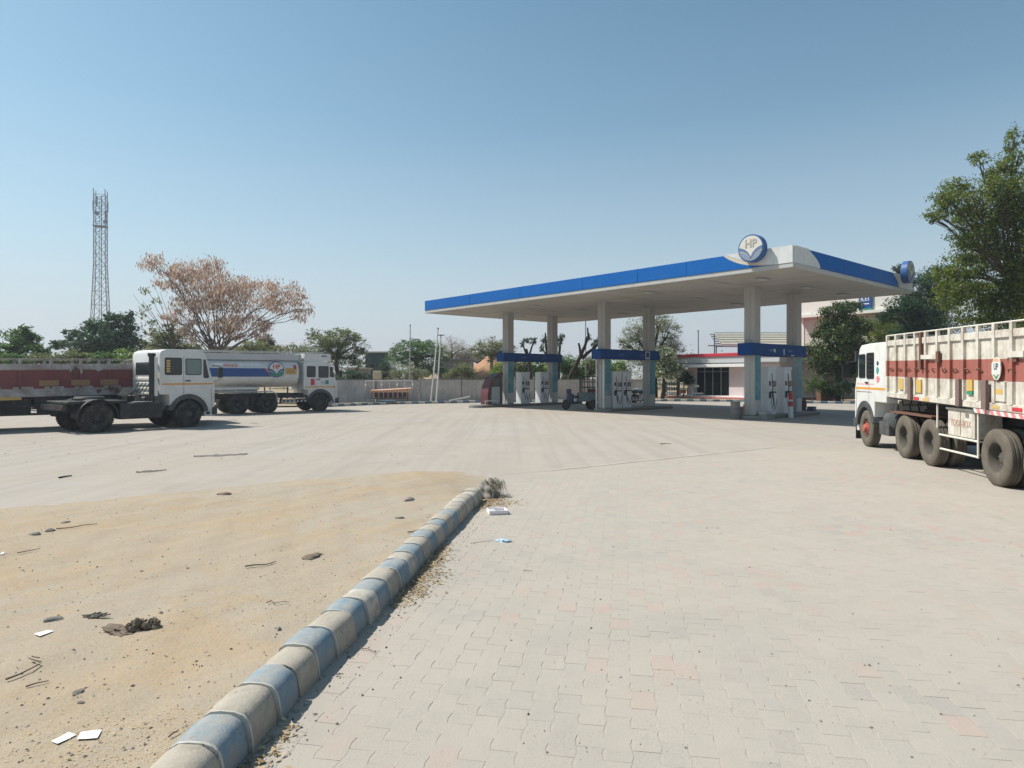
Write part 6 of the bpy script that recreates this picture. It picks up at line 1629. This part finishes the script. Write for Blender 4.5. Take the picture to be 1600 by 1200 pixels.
lb = empty('rubble_block', gp(602, 632) + Vector((0, 0.5, 0)), R(20), 'dark blue painted concrete block where the far kerb is broken', 'block')
MB().box(-0.55, 0.62, -0.25, 0.25, -0.02, 0.28).build('block', M['fk_blue'], lb, bevel=0.06)
MB().box(-1.4, -0.9, -0.22, 0.22, -0.02, 0.36).build('stone', M['concrete'], lb, bevel=0.05)

# caged cargo tricycle
ct = empty('cargo_tricycle', (gp(921, 640).x-0.12, 40.2, 0), R(184), 'cargo three wheeler with a black mesh cage behind the near middle column', 'tricycle')
MB().box(-0.95, 0.65, -0.55, 0.55, 0.50, 1.02).build('cargo_box', mat('cart_teal', (0.13, 0.17, 0.18), 0.6, var=0.2, dirt=DUST, damt=0.5), ct, bevel=0.02, seg=1)
cg = MB()
for y in (-0.55, 0.55):
    for x in np.linspace(-0.95, 0.45, 5): cg.box(x-0.022, x+0.022, y-0.022, y+0.022, 1.02, 1.98)
    for z in (1.34, 1.66, 1.98): cg.box(-0.97, 0.47, y-0.02, y+0.02, z-0.022, z+0.022)
for x in (-0.95, 0.45):
    for z in (1.34, 1.66, 1.98): cg.box(x-0.02, x+0.02, -0.55, 0.55, z-0.02, z+0.02)
    for y in (-0.18, 0.18): cg.box(x-0.02, x+0.02, y-0.02, y+0.02, 1.02, 1.98)
cg.build('cage', M['black'], ct)
for y in (-0.6, 0.6):
    w = MB().lathe([(0.20, y-0.06), (0.27, y-0.07), (0.31, y-0.03), (0.31, y+0.03), (0.27, y+0.07), (0.20, y+0.06)], 24, 'y', (-0.30, 0, 0.31)).build('wheel', M['tyre'], ct, smooth=True)
    MB().lathe([(0, y-0.05), (0.205, y-0.04), (0.205, y+0.04), (0, y+0.05)], 20, 'y', (-0.30, 0, 0.31)).build('rim', M['rim'], w)
w = MB().lathe([(0.20, -0.05), (0.26, -0.06), (0.30, -0.03), (0.30, 0.03), (0.26, 0.06), (0.20, 0.05)], 24, 'y', (1.55, 0, 0.30)).build('wheel', M['tyre'], ct, smooth=True)
MB().lathe([(0, -0.04), (0.205, -0.03), (0.205, 0.03), (0, 0.04)], 20, 'y', (1.55, 0, 0.30)).build('rim', M['rim'], w)
MB().bar((1.55, 0.1, 0.30), (1.32, 0.1, 1.0), 0.05).bar((1.55, -0.1, 0.30), (1.32, -0.1, 1.0), 0.05).bar((1.30, -0.36, 1.12), (1.30, 0.36, 1.12), 0.04).build('fork', M['chassis'], ct)
MB().box(1.02, 1.45, -0.32, 0.32, 0.45, 0.95).box(1.2, 1.5, -0.28, 0.28, 0.95, 1.25).build('front_shield', M['navy'], ct, bevel=0.06)
MB().box(0.68, 1.02, -0.2, 0.2, 0.72, 0.84).build('seat', M['black'], ct, bevel=0.04)
MB().box(0.6, 1.4, -0.14, 0.14, 0.36, 0.5).build('frame', M['chassis'], ct)
MB().box(-0.6, 0.1, 0.555, 0.60, 1.05, 1.26).build('hanging_cloth', M['maroon'], ct)

ct.scale = (0.84, 1.0, 1.0)
# parked motorcycles
def make_bike():
    b = empty('motorcycle', (0, 0, 0), 0, '', 'motorcycle', 'motorcycles parked by the wall')
    for x in (-0.62, 0.66):
        w = MB().lathe([(0.22, -0.04), (0.27, -0.055), (0.31, -0.03), (0.31, 0.03), (0.27, 0.055), (0.22, 0.04)], 22, 'y', (x, 0, 0.31)).build('wheel', M['tyre'], b, smooth=True)
        sp = MB().lathe([(0.0, -0.05), (0.07, -0.05), (0.07, 0.05), (0, 0.05)], 12, 'y', (x, 0, 0.31))
        for k in range(6): a_ = math.pi*k/6; sp.bar((x-0.22*math.cos(a_), 0, 0.31-0.22*math.sin(a_)), (x+0.22*math.cos(a_), 0, 0.31+0.22*math.sin(a_)), 0.018)
        sp.build('rim', M['steel'], w)
    MB().bar((0.66, 0.08, 0.31), (0.45, 0.08, 0.95), 0.045).bar((0.66, -0.08, 0.31), (0.45, -0.08, 0.95), 0.045).bar((0.42, 0, 0.9), (-0.15, 0, 0.45), 0.05).bar((0.40, 0, 0.85), (-0.6, 0, 0.75), 0.05).bar((-0.62, 0.1, 0.31), (-0.1, 0.08, 0.38), 0.04).bar((-0.62, -0.1, 0.31), (-0.5, -0.1, 0.72), 0.04).build('frame', M['chassis'], b)
    MB().lathe([(0, -0.30), (0.10, -0.26), (0.15, -0.05), (0.15, 0.12), (0.09, 0.26), (0, 0.29)], 16, 'x', (0.16, 0, 0.84)).build('fuel_tank', M['navy'], b, smooth=True)
    MB().box(-0.75, -0.08, -0.12, 0.12, 0.78, 0.87).build('seat', M['black'], b, bevel=0.035)
    MB().tube([(0.40, -0.36, 1.04), (0.45, -0.15, 1.02), (0.45, 0.15, 1.02), (0.40, 0.36, 1.04)], 0.016, 6).build('handlebar', M['steel'], b)
    MB().box(-0.12, 0.25, -0.14, 0.14, 0.30, 0.60).build('engine', M['steel'], b, bevel=0.04)
    MB().tube([(0.1, -0.16, 0.30), (-0.3, -0.19, 0.30), (-0.85, -0.19, 0.40)], 0.045, 8).build('exhaust', M['steel'], b)
    MB().lathe([(0, 0.14), (0.07, 0.13), (0.10, 0.0), (0, -0.06)], 14, 'x', (0.50, 0, 0.93)).build('headlight', M['glass_pale'], b, smooth=True)
    ar = [(0.66+0.36*math.cos(R(a)), 0.31+0.36*math.sin(R(a))) for a in range(40, 151, 12)]; ai = [(0.66+0.345*math.cos(R(a)), 0.31+0.345*math.sin(R(a))) for a in range(40, 151, 12)]
    MB().prism(ar + ai[::-1], -0.06, 0.06).build('mudguard', M['shop_grey'], b)
    return b
bk = make_bike()
for i, (px, d, rz, lab) in enumerate(((981, 51.0, 20, 'motorcycle nearest the dispenser in the row by the wall'), (990, 51.8, 28, 'motorcycle in the middle of the row by the wall'), (1000, 51.2, 12, 'motorcycle with its blue tank showing beside the farther middle column'))):
    o = bk if i == 0 else copy_tree(bk)
    o['label'] = lab; o.location = ((px-800)/F*d, d, 0.0); o.rotation_euler = (0, 0, R(rz))

# ================================================================ LITTER AND LOOSE BITS
def lumpy(name, size, seed, m, sub=3, flat=1.0, rough=0.25):
    r = random.Random(seed); bm = bmesh.new(); bmesh.ops.create_icosphere(bm, subdivisions=sub, radius=1.0)
    ph = [r.uniform(0, 6) for _ in range(6)]
    for v in bm.verts:
        c = v.co; k = 1 + rough*(math.sin(2.3*c.x+ph[0])*math.cos(2.9*c.y+ph[1]) + 0.5*math.sin(6*c.z+ph[2]+3*c.x) + 0.35*math.sin(11*c.y+ph[3])*math.cos(9*c.x+ph[4])) + 0.10*rough/0.25*math.sin(19*c.x+ph[5])*math.sin(23*c.y+ph[1]+9*c.z) + r.uniform(-0.05, 0.05)
        v.co = Vector((c.x*size[0]*k, c.y*size[1]*k, max(-0.15*size[2], c.z*size[2]*k*flat)))
    me = bpy.data.meshes.new(name); bm.to_mesh(me); bm.free(); me.materials.append(m); me.shade_smooth()
    me.set_sharp_from_angle(angle=R(50))
    o = bpy.data.objects.new(name, me); COL.objects.link(o)
    return o
for i, (px, py, s, lab) in enumerate(((187, 987, (0.115, 0.075, 0.035), 'flat crusty dried dung pat, left of three together on the sand'), (214, 983, (0.062, 0.055, 0.062), 'cracked dark dried dung lump in the middle of three on the sand'), (239, 980, (0.055, 0.05, 0.058), 'smooth dark dried dung lump at right of three on the sand'))):
    o = lumpy('dung_lump', s, 40+i, M['dung'], 4, 1.0, 0.42); o.location = vp(px, py); o.rotation_euler = (0, 0, 0.4*i); tag(o, lab, 'dung', 'dried dung lumps on the sand')
for i, (px, py, s, m, lab) in enumerate(((350, 772.5, (0.11, 0.07, 0.035), 'dung', 'small dark dung pat near the far edge of the sand'), (487, 870, (0.11, 0.07, 0.035), 'dung', 'dark flattened dung pat in the middle of the sand'),
        (79, 830, (0.07, 0.05, 0.035), 'stone_dark', 'dark stone on the sand above the long thin stick'), (54, 836, (0.06, 0.05, 0.035), 'stone', 'brownish stone beside the dark stone at the left'), (85, 968, (0.07, 0.05, 0.025), 'stone', 'flat grey stone beside the burnt twigs'),
        (252, 958, (0.018, 0.015, 0.015), 'stone_dark', 'tiny dark stone right of the dung lumps'), (436, 984, (0.02, 0.018, 0.022), 'stone', 'small upright stone near the kerb'), (640, 782, (0.10, 0.06, 0.05), 'stone', 'greyish clod with chips near the far part of the kerb'),
        (122, 1081, (0.035, 0.025, 0.012), 'stone_dark', 'dark chip of charcoal on the pale sand'), (126, 1098, (0.022, 0.014, 0.010), 'stone_dark', 'small dark sliver below the charcoal chip'), (625, 810, (0.06, 0.035, 0.02), 'stone_dark', 'dark earth crumb on a pale patch near the kerb'),
        (221, 893, (0.02, 0.013, 0.012), 'stone_dark', 'small black stone near the middle of the sand'), (293, 888, (0.018, 0.012, 0.010), 'stone_dark', 'small dark pebble right of the black stone'), (102, 816, (0.05, 0.03, 0.02), 'stone', 'small rough clod near the far edge of the sand'))):
    o = lumpy('stone' if m.startswith('stone') else 'dung_pat', s, 60+i, M[m], 2); o.location = vp(px, py); o.rotation_euler = (0, 0, i); tag(o, lab, 'stone' if m.startswith('stone') else 'dung')
def paper(name, corners, label, cat, m, lift=0.006, curl=0.004, onv=True):
    P = [(vp(*c) if onv else gp(*c)) for c in corners]; o0 = sum(P, Vector())/4; n = 5; v, f = [], []
    for side in (0, 1):
        for i in range(n+1):
            for j in range(n+1):
                a, b = i/n, j/n
                p = P[0]*(1-a)*(1-b) + P[1]*a*(1-b) + P[2]*a*b + P[3]*(1-a)*b - o0
                v.append((p.x, p.y, p.z + lift + curl*math.sin(3*a+1)*abs(b-0.5) + curl*(a-0.5)**2*3 - side*0.0015))
    for s in (0, 1):
        for i in range(n):
            for j in range(n):
                k = s*(n+1)**2 + i*(n+1) + j; q = (k, k+n+1, k+n+2, k+1); f.append(q if s == 0 else q[::-1])
    o = MB().add(v, f).build(name, m, flip=False); o.location = o0
    return tag(o, label, cat)
paper('paper_sheet', [(53, 992), (73, 986), (84, 987), (62, 996)], 'narrow white paper scrap on the sand left of the dung lumps', 'paper', M['paper'])
paper('paper_sheet', [(80, 1161), (106, 1146), (119, 1150), (90, 1165)], 'left one of two white paper sheets lying side by side', 'paper', M['paper'])
paper('paper_sheet', [(120, 1158), (126, 1146), (159, 1142), (152, 1156)], 'right one of two white paper sheets lying side by side', 'paper', M['paper'])
paper('paper_scrap', [(0, 866), (5, 863), (7, 865), (2, 868)], 'tiny white scrap at the left edge of the sand', 'paper', M['paper'])
q = gp(777, 803)
tr2 = empty('foam_tray', (q.x, q.y+0.05, 0.0), R(12), 'open white foam tray lying on the paving near the kerb end', 'tray')
MB().box(-0.13, 0.13, -0.11, 0.11, 0.004, 0.018).build('bottom', M['poly_white'], tr2)
for a in ((-0.14, 0.14, -0.125, -0.11), (-0.14, 0.14, 0.11, 0.125), (-0.14, -0.125, -0.11, 0.11), (0.125, 0.14, -0.11, 0.11)):
    MB().box(*a, 0.004, 0.062).build('rim_wall', M['poly_white'], tr2, bevel=0.004, seg=1)
MB().box(-0.12, -0.04, -0.10, 0.08, 0.02, 0.055).build('flap', M['shop_grey'], tr2)
q = gp(787, 846)
o = lumpy('plastic_scrap', (0.075, 0.05, 0.025), 91, M['poly_blue'], 3, 1.0, 0.45); o.location = (q.x, q.y, 0.004); tag(o, 'crumpled pale blue plastic scrap on the paving', 'plastic scrap')
def stick(label, pix, r, m='twig', onv=True, forks=(), z=0.012):
    P = [(vp(*p) if onv else gp(*p)) + Vector((0, 0, z + random.uniform(0, 0.01))) for p in pix]; o0 = P[0].copy(); mb = MB()
    r *= 0.62
    mb.tube([p - o0 for p in P], [r*(1-0.45*i/(len(P)-1)) for i in range(len(P))], 6)
    for fp in forks:
        Q = [(vp(*p) if onv else gp(*p)) + Vector((0, 0, z+0.01)) for p in fp]; mb.tube([p - o0 for p in Q], r*0.6, 5)
    o = mb.build('stick', M[m], None, smooth=True, flip=False); o.location = o0
    return tag(o, label, 'stick')
stick('forked dry stick on the sand at lower left', [(9, 1066), (30, 1058), (48, 1050), (63, 1040)], 0.010, forks=([(63, 1040), (55, 1037), (46, 1034)], [(62, 1033), (56, 1032), (50, 1031)]))
stick('pale crooked twig below the forked stick', [(40, 1076), (58, 1071), (76, 1067)], 0.008)
stick('long thin stick near the far edge of the sand', [(88, 828), (110, 827), (130, 823), (152, 820)], 0.012)
stick('short straight stick in the middle of the sand', [(383, 888), (398, 886), (416, 884), (431, 880)], 0.013)
stick('thin twig at the left edge of the sand', [(27, 867), (45, 863), (63, 860)], 0.008)
stick('dark stick lying on the bare road beyond the sand', [(92, 747.5), (102, 746), (112, 744)], 0.03, 'chassis', False)
stick('short stick near the kerb on the sand', [(637, 833), (645, 832), (652, 830)], 0.012)
stick('thin dark twig above the painted kerb', [(417, 945), (424, 942), (428, 946), (440, 944)], 0.007, forks=([(440, 944), (446, 944), (452, 945)],))
stick('small dark twig close to the nearest kerb stones', [(264, 1156), (270, 1152), (277, 1147), (279, 1145)], 0.008)
stick('long wavy string trailing from the blue scrap', [(735, 850), (752, 847), (770, 846), (782, 847)], 0.004, 'twig', False, z=0.003)
stick('fallen thorny twig on the paving beside the kerb shadow', [(562, 1015), (575, 1017), (587, 1023)], 0.006, 'twig', False)
stick('thin stick on the paving right of the blue scrap', [(818, 893), (824, 893.5), (832, 894)], 0.006, 'twig', False)
stick('small dark stick on the far road in front of the canopy', [(1032, 694.5), (1038, 694), (1049, 694.6)], 0.02, 'chassis', False)
for i, (px, py, w_, lab) in enumerate(((345, 712, 52, 'long flattened dark strip of old rubber on the road in front of the tractor'), (236, 737, 30, 'short dark rubber strip on the road left of the sand edge'))):
    q0, q1 = gp(px-w_*0.8, py+2), gp(px+w_*0.8, py-2); mb = MB(); n = 14; v, f = [], []
    for k in range(n+1):
        p = q0.lerp(q1, k/n); hw2 = (0.14 if i == 0 else 0.06)*(0.35+math.sin(math.pi*k/n))*random.uniform(0.5, 1.2)
        c_y = random.uniform(-0.05, 0.05); v += [(p.x-q0.x, p.y-q0.y-hw2+c_y, 0.006), (p.x-q0.x, p.y-q0.y+hw2+c_y, 0.012 + random.uniform(0, 0.02))]
    for k in range(n): f.append((2*k, 2*k+2, 2*k+3, 2*k+1))
    o = mb.add(v, f).build('rubber_strip', M['stone_dark'], flip=False); o.location = (q0.x, q0.y, 0); tag(o, lab, 'rubber strip')
# burnt twig heap
q = vp(150, 964); bh_ = empty('burnt_twigs', q, 0, 'small heap of burnt black twigs on the sand above the dung lumps', 'twigs')
for k in range(16):
    a, l = random.uniform(-0.5, 0.5), random.uniform(0.02, 0.07); x, y = random.gauss(0, 0.05), random.gauss(0, 0.02)
    MB().bar((x-l*math.cos(a), y-l*math.sin(a), 0.005), (x+l*math.cos(a), y+l*math.sin(a), random.uniform(0.01, 0.03)), 0.008).build('twig', M['stone_dark'], bh_)
# dry root tuft beside the lump
q = Vector((-0.30, 11.15, 0)); rt = empty('dry_tuft', q, 0, 'dry grass and root tuft hanging over the kerb end', 'tuft')
mb = MB()
for k in range(150):
    a = random.uniform(0, 2*math.pi); rr = random.uniform(0.02, 0.26); z1 = random.uniform(0.12, 0.30)
    p0 = Vector((random.gauss(-0.05, 0.05), random.gauss(0.05, 0.12), z1)); p1 = p0 + Vector((math.cos(a)*rr*0.7+0.08, math.sin(a)*rr, -z1*random.uniform(0.5, 0.98)))
    s_ = Vector((random.uniform(-1, 1), random.uniform(-1, 1), 0)).normalized()*0.006; m_ = p0.lerp(p1, 0.5) + Vector((0.03, 0, 0.05))
    mb.add([p0-s_, p0+s_, m_+s_, m_-s_, p1], [(0,1,2,3), (3,2,4)])
tuft = mb.build('blades', leaf_mat('dry_blades', [(0.2, 0.17, 0.13), (0.32, 0.275, 0.22), (0.44, 0.38, 0.30)], 0.2, 0.9), rt, flip=False)

def scatter_flat(name, pts, size, cols, seed, aspect=0.3, lift=0.006, tilt=0.35):
    r = np.random.default_rng(seed); P = np.array(pts); n = len(P)
    a = r.uniform(0, 2*np.pi, n); L = size*r.uniform(0.4, 1.5, n); w = L*aspect*r.uniform(0.6, 1.4, n)
    A = np.stack([np.cos(a), np.sin(a), r.uniform(-tilt, tilt, n)], -1)*L[:, None]*0.5; B = np.stack([-np.sin(a), np.cos(a), r.uniform(-tilt, tilt, n)], -1)*w[:, None]*0.5
    P[:, 2] += lift + np.abs(A[:, 2])
    V = np.stack([P-A, P+B, P+A, P-B], 1).reshape(-1, 3)
    o = quad_mesh(name, V, leaf_mat(name + '_mat', cols, 0.15, 0.9), None)
    return tag(o, kind='stuff')
def clumpy(x, y, s, seed):
    return float(fnoise(np.array([[x]]), np.array([[y]]), s, seed)[0, 0])
# straw and chaff over the sand
R1 = np.random.default_rng(21); cand = np.stack([R1.uniform(-9, -0.4, 110000), 2.6 + 11.6*R1.random(110000)**1.25], -1)
m1 = fnoise(cand[:, 0], cand[:, 1], 1.25, 31) + 0.6*fnoise(cand[:, 0], cand[:, 1], 4.0, 33)
ok = (m1 > 0.38 - 0.30*R1.random(len(cand))) & (np.abs(cand[:, 0]) < 0.78*cand[:, 1] + 0.2) & (cand[:, 0] < np.interp(cand[:, 1], [p[1] for p in KERB], [p[0] for p in KERB]) - 0.3)
pts = [(x, y, verge_z(x, y)) for x, y in cand[ok][:34000] if y < float(np.interp(x, ox, oy)) + 0.05]
scatter_flat('straw_litter', pts, 0.0175, [(0.46, 0.32, 0.16), (0.58, 0.43, 0.24), (0.70, 0.56, 0.36)], 3, 0.18, 0.003, 0.2)
pts = [(x, y, verge_z(x, y)) for x, y in cand[::20] if y < float(np.interp(x, ox, oy)) + 0.3 and x < kerb_x(min(y, 10.9)) - 0.3]
scatter_flat('twig_litter', pts[:900], 0.024, [(0.13, 0.10, 0.075), (0.20, 0.155, 0.115), (0.27, 0.22, 0.165)], 4, 0.28, 0.004, 0.3)
# leaf litter drifting along the foot of the kerb
pts = []
while len(pts) < 2300:
    y = random.uniform(3.0, 11.2); g_ = clumpy(0.3, y, 2.4, 44)
    if random.random() > 0.25 + 0.9*g_: continue
    x = kerb_x(min(y, 10.9)) + abs(random.gauss(0.02, 0.07 + 0.10*max(0, g_)))+0.02
    pts.append((x, y, 0.0))
for k in range(420):
    a = random.gauss(0, 0.16), random.gauss(0, 0.22); pts.append((-0.22+a[0], 10.55+a[1], 0.0))
scatter_flat('leaf_litter', pts, 0.034, [(0.20, 0.14, 0.085), (0.38, 0.27, 0.15), (0.50, 0.38, 0.22), (0.60, 0.50, 0.34)], 7, 0.42, 0.006, 0.5)
# grit and pebbles on sand, paving and road
def pebbles(name, pts, rmin, rmax, seed, m):
    r = random.Random(seed); base = [(1,0,0), (-1,0,0), (0,1,0), (0,-1,0), (0,0,1), (0,0,-0.4)]; fc = [(0,2,4), (2,1,4), (1,3,4), (3,0,4), (2,0,5), (1,2,5), (3,1,5), (0,3,5)]
    v, f = [], []
    for (x, y, z) in pts:
        s = rmin + (rmax-rmin)*r.random()**3; a = r.uniform(0, 6.28); k = len(v); ca_, sa_ = math.cos(a), math.sin(a)
        for (bx__, by__, bz__) in base:
            q0, q1, q2 = bx__*s*r.uniform(0.7, 1.3), by__*s*0.75*r.uniform(0.7, 1.3), bz__*s*0.6*r.uniform(0.7, 1.2)
            v.append((x+q0*ca_-q1*sa_, y+q0*sa_+q1*ca_, z+q2+s*0.1))
        f += [tuple(i+k for i in t) for t in fc]
    me = bpy.data.meshes.new(name); me.from_pydata(v, [], f); me.materials.append(m)
    o = bpy.data.objects.new(name, me); COL.objects.link(o)
    return tag(o, kind='stuff')
PEB = leaf_mat('grit', [(0.10, 0.09, 0.08), (0.2, 0.175, 0.15), (0.30, 0.27, 0.23), (0.5, 0.47, 0.42)], 0.0, 0.9)
pts = []
while len(pts) < 1900:
    y = 2.8 + 11*random.random()**1.4; x = random.uniform(-0.78*y-0.1, kerb_x(min(y, 10.9))-0.3)
    if y < float(np.interp(x, ox, oy)): pts.append((x, y, verge_z(x, y)))
while len(pts) < 2600:
    y = 2.9 + 22*random.random()**1.6; x = random.uniform(max(-0.75*y, kerb_x(min(y, 10.9))+0.05 if y < 11.2 else -0.75*y), 0.78*y)
    if y < 14.3 and x < -0.3 and y < float(np.interp(x, ox, oy)): continue
    pts.append((x, y, 0.002))
pebbles('pebbles', pts, 0.003, 0.014, 9, PEB)
pts = []
for k in range(900):
    y = random.uniform(3.0, 11); pts.append((kerb_x(min(y, 10.9)) + abs(random.gauss(0.03, 0.16)), y, 0.002))
pebbles('pebbles', pts, 0.003, 0.016, 10, PEB)
pts = []
for k in range(800):
    y = random.uniform(15, 34); pts.append((random.uniform(-0.78*y, -0.1*y), y, 0.002))
pebbles('pebbles', pts, 0.005, 0.026, 12, PEB)
# ================================================================ DUSTY AIR
hm = bpy.data.materials.new('haze'); hm.use_nodes = True
hn = hm.node_tree; hn.nodes.clear()
ho = hn.nodes.new('ShaderNodeOutputMaterial'); pv = hn.nodes.new('ShaderNodeVolumePrincipled')
pv.inputs['Color'].default_value = (0.86, 0.92, 1.0, 1)
pv.inputs['Density'].default_value = 0.0008
pv.inputs['Anisotropy'].default_value = 0.35
hn.links.new(pv.outputs[0], ho.inputs['Volume'])
hz = MB().box(-450, 450, -70, 620, -1.1, 38.5).build('haze', hm)
tag(hz, kind='stuff')
